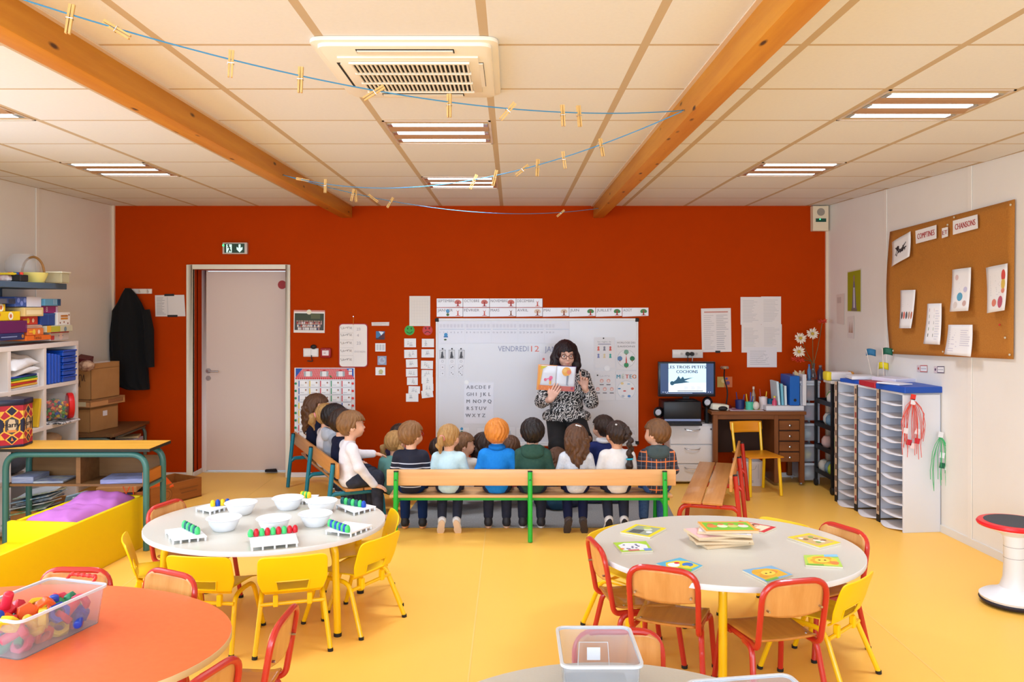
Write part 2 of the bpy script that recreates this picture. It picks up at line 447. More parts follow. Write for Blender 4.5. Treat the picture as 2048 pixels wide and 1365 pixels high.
# ---- recessed ceiling lights
lamp_m = M((255, 250, 248), .4, emit=(238, 244, 255), es=4.5)
louvre_m = M((176, 136, 100), .45)
names = {(-1, 2): 'behind the air conditioner', (-1, 5): 'nearest the orange wall in the middle bay', (3, 1): 'front light right of the right beam',
         (3, 4): 'rear light right of the right beam', (-5, 4): 'rear light left of the left beam', (-5, 1): 'cut by the left edge of the photo'}
for (i, j) in LIGHTS:
    x0, x1 = CX0+i*PX_+.012, CX0+(i+1)*PX_-.012; y0, y1 = CY0+j*PY_+.006, CY0+(j+1)*PY_-.006
    t = thing('ceiling_light', 'square recessed fluorescent ceiling light, '+names[(i, j)], 'ceiling light', ((x0+x1)/2, (y0+y1)/2, CZ), 0, 'recessed ceiling lights')
    w, h = (x1-x0)/2, (y1-y0)/2
    la = area('lamp_glow', (0, 0, -.02), (0, 0, 0), .5, .5, 7.8, (.84, .95, 1.12)); la.data.spread = math.radians(118); la.parent = t
    g = G()
    g.box(-w, w, -h, -h+.012, -.004, .05); g.box(-w, w, h-.012, h, -.004, .05); g.box(-w, -w+.012, -h, h, -.004, .05); g.box(w-.012, w, -h, h, -.004, .05)
    g.build('frame', M((225, 210, 195), .35, metal=.4), t)
    G().box(-w, w, -h, h, .004, .0055).build('reflector', M((200, 160, 125), .5), t)
    for q in range(3):
        yc = -h+h*2*(q+.5)/3
        G().box(-w+.03, w-.03, yc-.030, yc+.030, -.003, .004).build('tube', lamp_m, t, bevel=.001)
        for s in (-1, 1): G().box(s*(w-.03)-.012, s*(w-.03)+.012, yc-.032, yc+.032, -.0045, .003).build('end_cap', M((200, 215, 220), .2, metal=.8), t)
    for q in (-1, 1):
        yc = q*h/3
        G().prism([(yc-.062, .0), (yc, -.012), (yc+.062, .0)], -w+.014, w-.014, T=Matrix(((0, 0, 1, 0), (1, 0, 0, 0), (0, 1, 0, 0), (0, 0, 0, 1)))).build('louvre', louvre_m, t)
# ---- air conditioner cassette
a0, a1, c0, c1 = -.735, -.05, 2.95, 3.74
t = thing('air_conditioner', 'cream ceiling cassette air conditioner with a central grille', 'air conditioner', ((a0+a1)/2, (c0+c1)/2, CZ))
w, h = (a1-a0)/2, (c1-c0)/2
acm = M((238, 230, 214), .4)
def acbox(x0, x1, y0, y1, z0, z1, nm, m, bev=.003): return G().box(x0, x1, y0, y1, z0, z1).build(nm, m, t, bevel=bev, seg=2)
g = G(); g.prism([(x, y) for x, y in rrect(2*w, 2*h, .05)], -.016, .0); g.prism(rrect(2*w-.05, 2*h-.05, .04), -.03, -.012)
g.build('panel', acm, t, bevel=.004, seg=2)
gx, gy = .235, .2
acbox(-gx-.03, gx+.03, -gy-.05, gy+.05, -.037, -.028, 'grille_frame', acm)
acbox(-gx+.01, gx-.01, -gy+.0, gy+.02, -.0385, -.0365, 'grille_opening', M((28, 24, 20), .9), 0)
for k in range(26):
    x = -gx+.014+(2*gx-.028)*k/25
    acbox(x-.0035, x+.0035, -gy, gy+.02, -.045, -.0385, 'slat', acm, 0)
for k in range(4):
    y = -gy+(2*gy+.02)*k/3
    acbox(-gx+.005, gx-.005, y-.006, y+.006, -.047, -.0385, 'cross_bar', acm, 0)
for nm, bx in (('x', (-w+.06, -w+.115, -.17, .17)), ('x', (w-.115, w-.06, -.17, .17)), ('y', (-.18, .18, -h+.06, -h+.105)), ('y', (-.18, .18, h-.105, h-.06))):
    acbox(*bx, -.0315, -.0295, 'outlet_slot', M((40, 35, 30), .9), 0)
    x0, x1, y0, y1 = bx
    if nm == 'x': acbox(x0+.013, x1-.002, y0+.004, y1-.004, -.036, -.031, 'flap', acm, 0)
    else: acbox(x0+.004, x1-.004, y0+.010, y1-.004, -.036, -.031, 'flap', acm, 0)
# ---- door
frame_m = M((232, 224, 205), .45)
fx0, fx1, fz = BW(374, 0).x, BW(581, 0).x, BW(0, 530).z
door = G()
door.box(fx0, dxl, D-.02, D+.03, 0, fz); door.box(dxr, fx1, D-.02, D+.03, 0, fz); door.box(dxl, dxr, D-.02, D+.03, dzt, fz)
door = struct('door_1', door, frame_m, bevel=.003)
YD = D+.245
def DW(px, py): return W(px, py, YD)
ix0, ix1 = DW(403, 0).x, dxr
g = G(); zt = DW(0, 541).z
g.box(ix0-.02, ix0+.055, YD-.02, YD+.03, 0, dzt); g.box(ix0+.055, ix1, YD-.02, YD+.03, zt-.005, dzt)
g.build('door_jamb', M((225, 212, 205), .45), door, bevel=.003)
lx0 = DW(412, 0).x
leaf_m = M((222, 202, 190), .5)
leaf = G().box(lx0+.006, ix1, YD-.012, YD+.03, .018, zt-.012).build('door_leaf', leaf_m, door, bevel=.003)
G().box(lx0-.004, ix1, YD-.025, YD+.03, .001, .012).build('painted_sill_glow', M((235, 245, 250), .25, metal=.3), door)  # bluish white strip painted as daylight leaking under the leaf
G().box(lx0-.004, lx0+.004, YD-.006, YD+.03, .02, .9).build('painted_edge_glow', M((220, 235, 245), .3, metal=.3), door)  # pale strip coloured like daylight showing in the gap left of the leaf
p = DW(418, 742); st = M((190, 180, 172), .3, metal=.9)
g = G(); g.cyl((p.x, YD-.012, p.z), (p.x, YD-.025, p.z), .026, n=20); g.cyl((p.x, YD-.02, p.z), (p.x, YD-.06, p.z), .009)
g.tube(fillet([(p.x, YD-.06, p.z), (p.x+.012, YD-.062, p.z), (p.x+.115, YD-.06, p.z-.004)], .01), .009, 10)
g.build('handle', st, leaf)
p = DW(418, 756.5); G().cyl((p.x, YD-.012, p.z), (p.x, YD-.022, p.z), .025, n=20).build('lock', st, leaf)
p = DW(565, 570); G().cyl((p.x, YD-.0125, p.z), (p.x, YD-.0145, p.z), .043, n=28).build('red_disc', M((160, 12, 14), .5), leaf)
g = G(); p = DW(534, 943); g.prism([(0, 0), (.115, 0), (.10, .028), (.0, .022)], 0, .04, T=Matrix(((1, 0, 0, p.x), (0, 0, -1, YD-.03), (0, 1, 0, .013), (0, 0, 0, 1))))
tag(g.build('door_wedge', M((25, 20, 24), .8)), 'black rubber wedge at the foot of the white door', 'door stop')
# ================================================================ TABLES, CHAIRS, BENCHES
RED = M((196, 44, 30), .3, coat=.3); YEL = M((255, 206, 2), .38); YELT = M((252, 200, 6), .35, coat=.2)
PLY = wood((222, 160, 92), (200, 134, 66), 2.2, 2, .35, coat=.3)
PLYS = wood((214, 142, 62), (188, 114, 40), 2.2, 1, .35, coat=.3)
BLK = M((28, 27, 28), .6); STEEL = M((190, 190, 195), .25, metal=1); WHITE = M((238, 238, 240), .4)
TEAL = M((8, 118, 140), .35, coat=.2); GREEN = M((20, 172, 48), .35, coat=.2)

def round_table(label, x, y, rx, ry, z, top, edge, legcol, legs):
    t = thing('round_table', label, 'table', (x, y, 0))
    g = G(); n = 72
    g.prism(ngon(rx, ry, n), z-.026, z-.0008); g.build('edge_band', edge, t, bevel=.003, seg=2)
    g = G(); g.prism(ngon(rx-.002, ry-.002, n), z-.003, z); g.build('tabletop', top, t)
    g = G(); pts = [(rx*.72*math.cos(a), ry*.72*math.sin(a), z-.045) for a in [2*math.pi*k/32 for k in range(32)]]
    g.tube(pts, .014, 8, closed=True); g.build('apron_ring', legcol, t)
    for lx, ly in legs:
        d = Vector((lx, ly, 0)).normalized()
        g = G()
        g.tube(fillet([(lx-d.x*.12, ly-d.y*.12, z-.04), (lx+d.x*.0, ly+d.y*.0, z-.04), (lx+d.x*.02, ly+d.y*.02, .012)], .05), .019, 12)
        l = g.build('leg', legcol, t)
        G().cyl((lx+d.x*.02, ly+d.y*.02, 0), (lx+d.x*.02, ly+d.y*.02, .018), .020, n=12).build('foot_cap', BLK, l)
    return t
CREAMTOP = M((212, 207, 194), .3, noise=((209, 203, 189), 90, .2), coat=.15); WEDGE = M((226, 224, 228), .45)
round_table('oval white table with bowls and peg boards, yellow legs', -1.325, 4.47, .633, .565, .50, CREAMTOP, WEDGE, YELT,
            [(.43, -.30), (-.43, -.30), (.43, .30), (-.43, .30)])
round_table('round white table with picture puzzles, yellow legs', 1.035, 4.0, .640, .585, .50, CREAMTOP, WEDGE, YELT,
            [(-.12, -.42), (.45, .12), (.10, .44), (-.46, -.05)])
round_table('orange oval table with a beige edge in the near left corner', -1.85, 2.85, .86, .60, .50,
            M((252, 124, 68), .36, noise=((250, 116, 60), 40, .2), coat=.1), M((226, 202, 152), .5), RED, [(.60, .25), (.55, -.33), (-.55, -.3), (-.6, .3)])
round_table('white table with clear boxes cut by the lower edge of the photo', .285, 2.08, .62, .62, .50, CREAMTOP, WEDGE, YELT,
            [(.4, .2), (-.4, .2), (-.3, -.35), (.3, -.35)])

# ---- yellow plastic chair (sitter faces +Y, origin on the floor)
def yellow_chair(label):
    t = thing('plastic_chair', label, 'chair', group='yellow plastic chairs')
    hw = .165
    def seat(u, v):
        x = (u-.5)*2; y = -.15+.31*v
        z = .272+.012*x*x+(.0 if v < .75 else -.10*(v-.75)**2*8*.35)+.012*(1-v)
        return (x*(hw-.012-.02*(1-v)), y, z)
    g = G(); g.grid(seat, 8, 8); g.build('seat', YEL, t, solid=.008, sub=1)
    vs = [0, .05, .10, .13, .36, .41, .55, .75, .9, .97, 1.0]; us = [0, .05, .2, .26, .32, .5, .68, .74, .8, .95, 1.0]
    def back(u, v):
        i = int(round(u*10)); j = int(round(v*10)); uu, vv = us[i]*2-1, vs[j]
        wdt = hw*(.80+.2*min(1, vv/.3)) * (1-.0*vv)
        if vv > .85: wdt *= math.sqrt(max(0, 1-((vv-.85)/.15)**2*.10))
        x = uu*wdt; z = .268+.205*vv
        if vv > .8 and abs(uu) > .9: z -= .012*((abs(uu)-.9)/.1)*((vv-.8)/.2)
        y = -.145-.075*vv**1.1+.022*uu*uu*(.3+.7*vv)
        if vv < .06: y += .02
        return (x, y, z)
    slot = lambda i, j: 3 <= i <= 6 and j == 3
    g = G(); g.grid(back, 10, 10, skip=slot)
    b = g.build('backrest', YEL, t, solid=.008, sub=2)
    # stiffening rim round the slot
    pts = [Vector(back(us_/10, vs_/10))+V(0, -.004, 0) for us_, vs_ in ((3, 3), (4, 3), (5, 3), (6, 3), (7, 3), (7, 4), (6, 4), (5, 4), (4, 4), (3, 4))]
    G().tube(pts, .004, 6, closed=True).build('slot_rim', YEL, b)
    for s in (-1, 1):
        for nm, y1, fx, fy in (('rear', -.11, .175, -.215), ('front', .10, .165, .185)):
            g = G(); g.tube(fillet([(s*.14, 0, .258), (s*.145, y1, .256), (s*fx, fy, .006)], .05), .0115, 10)
            l = g.build('leg', YELT, t)
            G().cyl((s*fx, fy, 0), (s*(fx-.001), fy*.995, .014), .0135, n=10).build('rubber_foot', BLK, l)
    g = G(); g.tube([(-.15, -.135, .225), (.15, -.135, .225)], .009, 8)
    cbr = g.build('crossbar', YELT, t)
    for x in (-.08, .08):
        G().box(x-.012, x+.012, -.15, -.125, .213, .268).build('clip', YEL, cbr, bevel=.003)
    return t
# ---- red tube chair with plywood seat and back
def red_chair(label):
    t = thing('tube_chair', label, 'chair', group='red tube chairs')
    r = .0125; g = G()
    pts = [(-.135, .14, .262), (-.135, -.10, .262), (-.145, -.165, .262), (-.150, -.215, .545), (.150, -.215, .545), (.145, -.165, .262), (.135, -.10, .262), (.135, .14, .262)]
    p = [pts[0]]+fillet(pts[1:4]+pts[4:7], .085, 7)[0:]+[pts[7]]
    g.tube(p, r, 10); g.build('back_frame', RED, t)
    g = G()
    def bk(u, v):
        x = (u-.5)*2; z = .395+.145*v
        hwid = .143*(1 if v > .25 else .985)
        if v > .75: hwid *= math.sqrt(max(.02, 1-((v-.75)/.25)**2*.42))
        if v < .2: z += .010*(1-abs(x))*0
        return (x*hwid, -.187-.022*v-.018*(1-x*x)+.006, z+(.0 if v > .01 else .016*x*x))
    g.grid(bk, 12, 10); b = g.build('backrest', PLY, t, solid=.008)
    g = G()
    for s in (-1, 1): g.cyl((s*.118, -.197, .43), (s*.118, -.212, .43), .005, n=10)
    for s in (-1, 1):
        G().cyl((s*.120, -.196, .43), (s*.120, -.214, .43), .005, n=10).build('screw', STEEL, b)
    def st(u, v):
        x = (u-.5)*2; y = -.155+.315*v
        w = .150-.016*(1-v)
        if v > .8: w *= math.sqrt(1-((v-.8)/.2)**2*.12)
        return (x*w, y, .283-.006*(1-x*x)-(.022*((v-.8)/.2)**2 if v > .8 else 0)+(.010*((.2-v)/.2)**2 if v < .2 else 0))
    g = G(); g.grid(st, 10, 12); s_ = g.build('seat', PLYS, t, solid=.009)
    for sx in (-1, 1):
        G().cyl((sx*.115, -.11, .286), (sx*.115, -.11, .2895), .006, n=10).build('screw', STEEL, s_)
    for s in (-1, 1):
        for y0, fx, fy in ((.06, .165, .165), (-.05, .170, -.185)):
            yb = .13 if y0 > 0 else -.13
            g = G(); g.tube(fillet([(s*.140, y0, .256), (s*.15, yb, .258), (s*fx, fy, .006)], .07, 6), r, 10)
            l = g.build('leg', RED, t)
            G().cyl((s*fx, fy, 0), (s*fx, fy, .014), r+.002, n=10).build('rubber_foot', BLK, l)
    g = G(); g.tube([(-.135, .10, .262), (.135, .10, .262)], .009, 8); g.build('crossbar', RED, t)
    return t
used = {}
def place(kind, bx, by, deg, label):
    a = math.radians(deg); off = .205
    x, y = bx+off*-math.sin(a), by+off*math.cos(a)
    fn = yellow_chair if kind == 'y' else red_chair
    if kind not in used:
        used[kind] = t = fn(label); t.location = (x, y, 0); t.rotation_euler = (0, 0, a)
        return t
    return dup(used[kind], (x, y, 0), a, label)
for a in [
    ('y', -1.50, 3.93, -6, 'yellow plastic chair behind the red chairs of the orange table, back to the camera'),
    ('y', -1.046, 3.94, 16, 'yellow plastic chair with its back to the camera, before the red and green pegs'),
    ('y', -.672, 4.267, 60, 'yellow plastic chair turned sideways right of the left white table, whole in view'),
    ('y', -.67, 4.74, 106, 'yellow plastic chair behind the right end of the left white table, mostly hidden'),
    ('y', -1.99, 4.24, -66, 'yellow plastic chair edge-on at the left end of the left white table'),
    ('y', 1.527, 3.62, 44, 'yellow plastic chair at the right of the puzzle table, slot in its back'),
    ('y', .50, 4.42, 225, 'yellow plastic chair peeking out behind the left rim of the puzzle table'),
    ('y', 1.515, 4.57, 131, 'yellow plastic chair whose back top shows behind the right rim of the puzzle table'),
    ('r', .643, 3.52, -22, 'red tube chair with its plywood back to the camera, left one before the puzzle table'),
    ('r', 1.152, 3.36, 14, 'red tube chair with its plywood back to the camera, right one before the puzzle table'),
    ('r', .40, 3.89, -80, 'red tube chair seen side-on at the left of the puzzle table'),
    ('r', 1.67, 4.16, 116, 'red tube chair facing the camera at the right of the puzzle table'),
    ('r', -1.95, 4.66, -107, 'red tube chair at the far left of the white table, beside the yellow sofa'),
    ('r', -1.845, 3.49, 178, 'red tube chair behind the orange table and the tub of nuts and bolts'),
    ('r', -1.43, 3.45, 152, 'red tube chair behind the orange table, nearest the yellow chairs'),
    ('r', -.826, 2.985, 88, 'red tube chair seen edge-on at the right end of the orange table, upper one'),
    ('r', -.93, 2.53, 72, 'red tube chair at the lower right of the orange table, cut by the photo edge'),
    ('r', .365, 2.83, 180, 'red tube chair behind the clear upright box on the near white table'),
]: place(*a)

# ---- long benches: tube frames, two seat slats, one back board. Axis along local X, sitters face +Y
BEECH = wood((232, 178, 122), (216, 156, 98), 2.5, 0, .4, coat=.15)
BEECH2 = wood((214, 150, 84), (192, 124, 60), 2.5, 0, .4, coat=.15)
def bench(label, L, tubemat, frames, p, rz, boards=BEECH):
    t = thing('bench', label, 'bench', p, rz)
    G().box(-L/2, L/2, -.022, .0, .385, .50).build('back_board', boards, t, bevel=.006, seg=2)
    for y0 in (.045, .19): G().box(-L/2+.01, L/2-.01, y0, y0+.135, .283, .303).build('seat_slat', boards, t, bevel=.004, seg=2)
    for x in frames:
        r = .017
        g = G(); g.tube([(x, -.085, .004), (x, -.06, .26), (x, -.036, .488)], r, 12); u = g.build('upright', tubemat, t)
        g = G(); g.cyl((x, -.0362, .4865), (x, -.0355, .494), r*1.02, n=12); g.build('cap', BLK, u)
        G().cyl((x, -.0585, .43), (x, -.050, .43), .008, n=10).build('bolt', BLK, u)
        g = G(); g.tube(fillet([(x, -.062, .235), (x, -.03, .264), (x, .335, .264), (x, .36, .004)], .07, 6), r, 12); g.build('front_leg', tubemat, t)
    for y in (.075, .27): G().box(-L/2+.03, L/2-.03, y-.012, y+.012, .262, .282).build('rail', tubemat, t)
    return t
gy = 5.88
gx0, gx1 = (774-1024)/F*gy, (1351-1024)/F*gy
gc = (gx0+gx1)/2
bench('long beech bench with a green tube frame, seen from behind', gx1-gx0, GREEN, [(-.821-gc), (.128-gc), (1.082-gc)], (gc, gy, 0), 0)
def bench2(label, A, B, tm, nf, flip):
    A, B = Vector(A), Vector(B); d = B-A; L = d.length; c = (A+B)/2
    ang = math.atan2(d.y, d.x)+(math.pi if flip else 0)
    return bench(label, L, tm, [(-L/2+.06)+(L-.12)*k/(nf-1) for k in range(nf)], (c.x, c.y, 0), ang, BEECH2)
bench2('beech bench with a teal tube frame, full of children, left of the green one', (-1.27, 6.08), (-2.0, 7.64), TEAL, 3, True)
bench2('empty beech bench with a red tube frame beside the desk', (1.49, 5.66), (1.95, 7.12), RED, 3, False)

# ---- wobble stool
t = thing('wobble_stool', 'white wobble stool with red rim and grey seat pad by the right wall', 'stool', (2.80, 4.6, 0))
g = G(); g.lathe([(.05, .004), (.165, .010), (.176, .026), (.165, .044)], n=40); g.build('base_ring', M((38, 34, 50), .5), t)
g = G(); g.lathe([(.17, .032), (.174, .046), (.160, .056), (.11, .07), (.073, .098), (.057, .15), (.0535, .22), (.0535, .36), (.060, .385), (.09, .405), (.150, .425), (.178, .437), (.178, .442)], n=40)
col = g.build('column', M((236, 236, 240), .4), t)
for z in (.20, .262, .325):
    G().lathe([(.0538, z-.0012), (.0542, z), (.0538, z+.0012)], n=32).build('groove', M((150, 150, 160), .6), col)
g = G(); g.lathe([(.15, .438), (.183, .440), (.188, .450), (.180, .461), (.150, .464), (.145, .460)], n=40); g.build('rim', M((226, 28, 38), .35), t)
g = G(); g.lathe([(.01, .452), (.153, .462), (.150, .4655), (.0, .464)], n=40); g.build('seat_pad', M((70, 70, 74), .8, bump=.2, bs=400), t)

# ---- desk chair (yellow legs, orange plywood)
t = thing('desk_chair', 'school chair with orange plywood seat and yellow legs in front of the brown desk', 'chair', (2.18, 7.34, 0), math.radians(190))
DCW = wood((232, 150, 24), (214, 128, 10), 2, 0, .4, coat=.2)
G().box(-.165, .165, -.16, .18, .335, .348).build('seat', DCW, t, bevel=.006, seg=2)
def bk(u, v):
    x = (u-.5)*2; return (x*.155*(1 if v > .3 else .95), -.205-.02*v-.02*(1-x*x), .505+.10*v)
g = G(); g.grid(bk, 8, 6); g.build('backrest', DCW, t, solid=.009)
for s in (-1, 1):
    g = G(); g.tube([(s*.13, -.17, .337), (s*.135, -.205, .51), (s*.135, -.215, .595)], .012, 8); g.build('upright', YELT, t)
    for y0, y1 in ((-.13, -.17), (.14, .165)):
        g = G(); g.tube([(s*.135, y0, .335), (s*.145, y1, .004)], .0135, 10); g.build('leg', YELT, t)
# ================================================================ THINGS ON THE ORANGE BACK WALL
K = (52, 50, 58); GR = (150, 150, 158); WH = (240, 239, 240)
def on_wall(name, label, cat, px0, py0, px1, py1, depth, m, bevel=.004, seg=2, off=0):
    a, b = BW(px0, py0), BW(px1, py1); c = V((a.x+b.x)/2, D-off, (a.z+b.z)/2); w, h = abs(b.x-a.x)/2, abs(a.z-b.z)/2
    t = thing(name, label, cat, c)
    G().box(-w, w, -depth, -.0005, -h, h).build('body', m, t, bevel=bevel, seg=seg)
    return t, w, h
def face(t, w, h, d): return Sheet([t.location+V(x, -d, z) for x, z in ((-w, h), (w, h), (w, -h), (-w, -h))], None)
# exit sign
t, w, h = on_wall('exit_sign', 'green emergency exit sign with running man and down arrow above the door', 'sign', 448, 486, 497, 509, .045, M((205, 190, 180), .4))
S = face(t, w, h, .0452)
dg = M((22, 62, 34), .4); gl = M((215, 245, 240), .4, emit=(200, 240, 235), es=.35)
S.rect(.08, .1, .9, .9, dg); S.rect(.16, .16, .385, .87, gl); S.rect(.485, .1, .492, .9, (60, 90, 60))
S.circ(.245, .25, .010, dg); S.line([(.25, .32), (.30, .55), (.235, .85)], .012, dg); S.line([(.30, .55), (.345, .78)], .010, dg); S.line([(.25, .35), (.20, .5)], .006, dg); S.line([(.26, .36), (.33, .45)], .006, dg)
S.poly([(.66, .16), (.74, .16), (.74, .48), (.82, .38), (.82, .60), (.70, .86), (.58, .60), (.58, .38), (.66, .48)], gl)
S.build(t)
G().ell((-w*.93, -.046, h*.5), .009, 10).build('indicator', M((40, 220, 110), .3, emit=(40, 255, 120), es=2), t)
# coat rail and coat
t, w, h = on_wall('coat_rail', 'white coat hook rail left of the door', 'coat rack', 250, 578, 305, 588, .02, M((226, 214, 205), .4))
for x in (-.10, .02, .10):
    g = G(); g.tube(fillet([(x, -.02, -.005), (x, -.05, -.01), (x, -.055, .02)], .015), .006, 8); g.build('hook', M((215, 205, 195), .4), t)
c = BW(266, 580, .07); coat = thing('coat', 'black coat hanging from the white rail left of the door', 'coat', (c.x, c.y, c.z-.98))
prof = [(577, 258, 268), (590, 250, 280), (606, 242, 290), (622, 232, 297), (640, 231, 298), (670, 228, 299), (700, 228, 300), (730, 230, 302), (760, 234, 304), (770, 242, 305), (778, 262, 305)]
def ct(u, v):
    i = min(int(v*10), 9); f = v*10-i
    a, b = prof[i], prof[i+1]; y = a[0]+(b[0]-a[0])*f; x0 = a[1]+(b[1]-a[1])*f; x1 = a[2]+(b[2]-a[2])*f
    th = u*2*math.pi; p = BW((x0+x1)/2+(x1-x0)/2*math.cos(th), y); dep = .030+.035*min(1, v*2.2)
    q = p+V(0, -.075-dep*math.sin(th)+.010*math.sin(th*9+v*4)*min(1, v*2), 0)
    return q-coat.location
g = G(); g.grid(ct, 48, 30); g.build('shell', M((6, 6, 8), .95, bump=.15, bs=60), coat)
g = G(); g.tube([BW(x, y, .145)-coat.location for x, y in ((292, 620), (298, 660), (299, 700), (301, 735))], [.035, .045, .042, .036], 12); g.build('sleeve', M((7, 7, 9), .95), coat)
G().cb(BW(266, 725, .125)-coat.location, (.04, .004, .05)).build('patch', M((48, 46, 48), .8), coat)
# timetable sheet with black tape
o, S = paper('notice_sheet', 'landscape notice sheet held by black tape between the coat and the door', 'paper', [BW(310, 591, .004), BW(368.5, 590, .004), BW(371, 633, .004), BW(311, 633.5, .004)], (222, 214, 210))
S.lines(.05, .1, .38, .92, 14, (150, 145, 145)); S.rect(.4, .08, .44, .92, (205, 200, 198)); S.rect(.32, -.05, .66, .05, BLK); S.rect(.4, .93, .74, 1.03, BLK); S.build(o)
# class photo calendar with badge
o, S = paper('photo_calendar', 'calendar with a class photograph pinned beside the door', 'calendar', bwq(587.5, 623, 649.5, 666, .004, -.8), (232, 226, 222))
S.rect(.0, -.05, 1, .02, (214, 150, 140)); S.rect(.03, .1, .97, .88, (74, 70, 66)); S.rect(.03, .1, .97, .42, (58, 66, 48)); S.rect(.55, .12, .85, .35, (88, 92, 62))
for r in range(3):
    for k in range(15-r):
        u = .12+.055*k+.02*r+RND.uniform(-.01, .01); v = .46+.13*r
        S.rect(u-.02, v+.04, u+.02, v+.15, RND.choice([(225, 215, 220), (170, 60, 60), (230, 225, 225), (90, 90, 120), (190, 150, 150), (235, 230, 230)]))
        S.circ(u, v, .0055, (205, 165, 140), n=8)
S.build(o)
p = BW(618, 624.5, .009); g = G(); g.cyl((0, 0, 0), (0, .004, 0), .024, n=24); tag(g.build('badge_magnet', M((236, 226, 200), .5), loc=p), 'round cream badge on top of the class photo calendar', 'badge')
# switch plate with black cap and cable, fire call point
t, w, h = on_wall('switch_plate', 'white double switch plate under the class photo', 'switch', 607, 697, 637.5, 714, .012, M((228, 222, 218), .35))
G().box(-.065, .0, -.016, -.012, -.03, .03).build('rocker', M((235, 228, 224), .35), t, bevel=.002); G().box(.004, .065, -.016, -.012, -.03, .03).build('rocker', M((235, 228, 224), .35), t, bevel=.002)
g = G(); p = BW(628, 694)-t.location; g.ell((p.x, -.02, p.z), (.03, .018, .022), 14); g.build('black_cap', BLK, t)
g = G(); g.tube(fillet([(p.x-.02, -.02, -.025), (p.x-.02, -.02, -.06), (p.x-.005, -.02, -.085), (p.x-.06, -.02, -.08)], .02), .005, 6); g.build('cable', BLK, t)
t, w, h = on_wall('fire_call_point', 'red fire alarm call point beside the switch plate', 'alarm', 642, 696, 663.5, 716, .04, M((160, 24, 30), .4), .012)
S = face(t, w*.6, h*.5, .0405); S.rect(0, 0, 1, 1, (240, 225, 225)); S.lines(.2, .3, .8, .7, 2, (150, 40, 40)); S.build(t); G().ell((0, -.0405, h*.72), .004, 8).build('lamp', M((240, 180, 170), .4), t)
# dry erase tablet on a string
a, b = BW(678, 647.5), BW(736, 735); t = thing('wipe_board', 'small wipe board with a red rim and a written list hanging by a string', 'board', ((a.x+b.x)/2, D, (a.z+b.z)/2))
w, h = (b.x-a.x)/2, (a.z-b.z)/2; T = Matrix(((1, 0, 0, 0), (0, 0, -1, 0), (0, 1, 0, 0), (0, 0, 0, 1)))
g = G(); g.prism(rrect(2*w, 2*h, .035), .001, .012, T=T); g.build('rim', M((176, 28, 34), .4), t)
g = G(); g.prism(rrect(2*w-.016, 2*h-.016, .03), .004, .013, T=T); g.build('panel', M((236, 226, 218), .3), t)
S = face(t, w, h, .0132)
for v, s_ in zip((.1, .26, .44, .62, .82), ('matin 1', 'matin 2', 'cantine', 'garderie', 'absents')):
    S.wave(.06, v, .40, .012, (120, 115, 118))
    if v < .8: S.rect(.04, v+.11, .5, v+.114, (180, 172, 170))
S.rect(.5, .02, .504, .98, (200, 192, 188)); S.text('23', .62, .16, .028, (200, 192, 195)); S.text('4', .63, .3, .028, (200, 192, 195)); S.text('23', .62, .48, .030, (190, 188, 192)); S.text('OUI NON', .54, .66, .018, (196, 190, 192), wid=.105); S.build(t)
g = G(); g.tube([(0, -.014, h-.015), (.002, -.006, h+.065)], .003, 6); g.build('string', M((210, 130, 40), .7), t)
G().cyl((.002, -.001, h+.068), (.002, -.02, h+.068), .005, n=8).build('nail', STEEL, t)
# torn strip and four small pictures
o, S = paper('paper_strip', 'torn white paper strip above four small pictures', 'paper', [BW(743, 645, .004), BW(778.5, 644.5, .004), BW(778, 652, .004), BW(743.5, 652, .004)], (226, 214, 208)); S.lines(.1, .2, .9, .9, 2, (196, 188, 186)); S.build(o)
o, S = paper('small_picture', 'small blue and red photograph under the torn strip', 'picture', bwq(752, 663, 769.5, 679.5)); S.rect(0, 0, 1, 1, (60, 120, 170)); S.poly([(0, 1), (.5, .55), (1, .2), (1, 1)], (90, 42, 52)); S.poly([(.3, 0), (.9, .1), (.6, .5)], (228, 235, 242)); S.rect(0, .8, 1, 1, (66, 50, 60)); S.build(o)
o, S = paper('small_picture', 'small pale card with three grey bars', 'picture', bwq(750.5, 687, 771, 703.5)); S.rect(.12, .15, .32, .85, (206, 206, 208)); S.rect(.4, .15, .6, .85, (200, 204, 206)); S.rect(.68, .15, .9, .85, (208, 206, 208)); S.build(o)
o, S = paper('small_picture', 'small blue grey clock face picture', 'picture', bwq(755, 712.5, 773, 730.5), (150, 160, 182)); S.circ(.5, .5, .035, (182, 190, 208)); S.line([(.5, .5), (.5, .2)], .003, (70, 84, 120)); S.line([(.5, .5), (.75, .55)], .003, (70, 84, 120)); S.lines(.3, .3, .7, .7, 3, (140, 130, 160)); S.build(o)
o, S = paper('small_picture', 'small card with an olive drawing, lowest of four', 'picture', bwq(751, 735, 770.5, 751)); S.circ(.55, .55, .022, (196, 188, 132)); S.line([(.3, .8), (.75, .85)], .004, (110, 110, 90)); S.build(o)
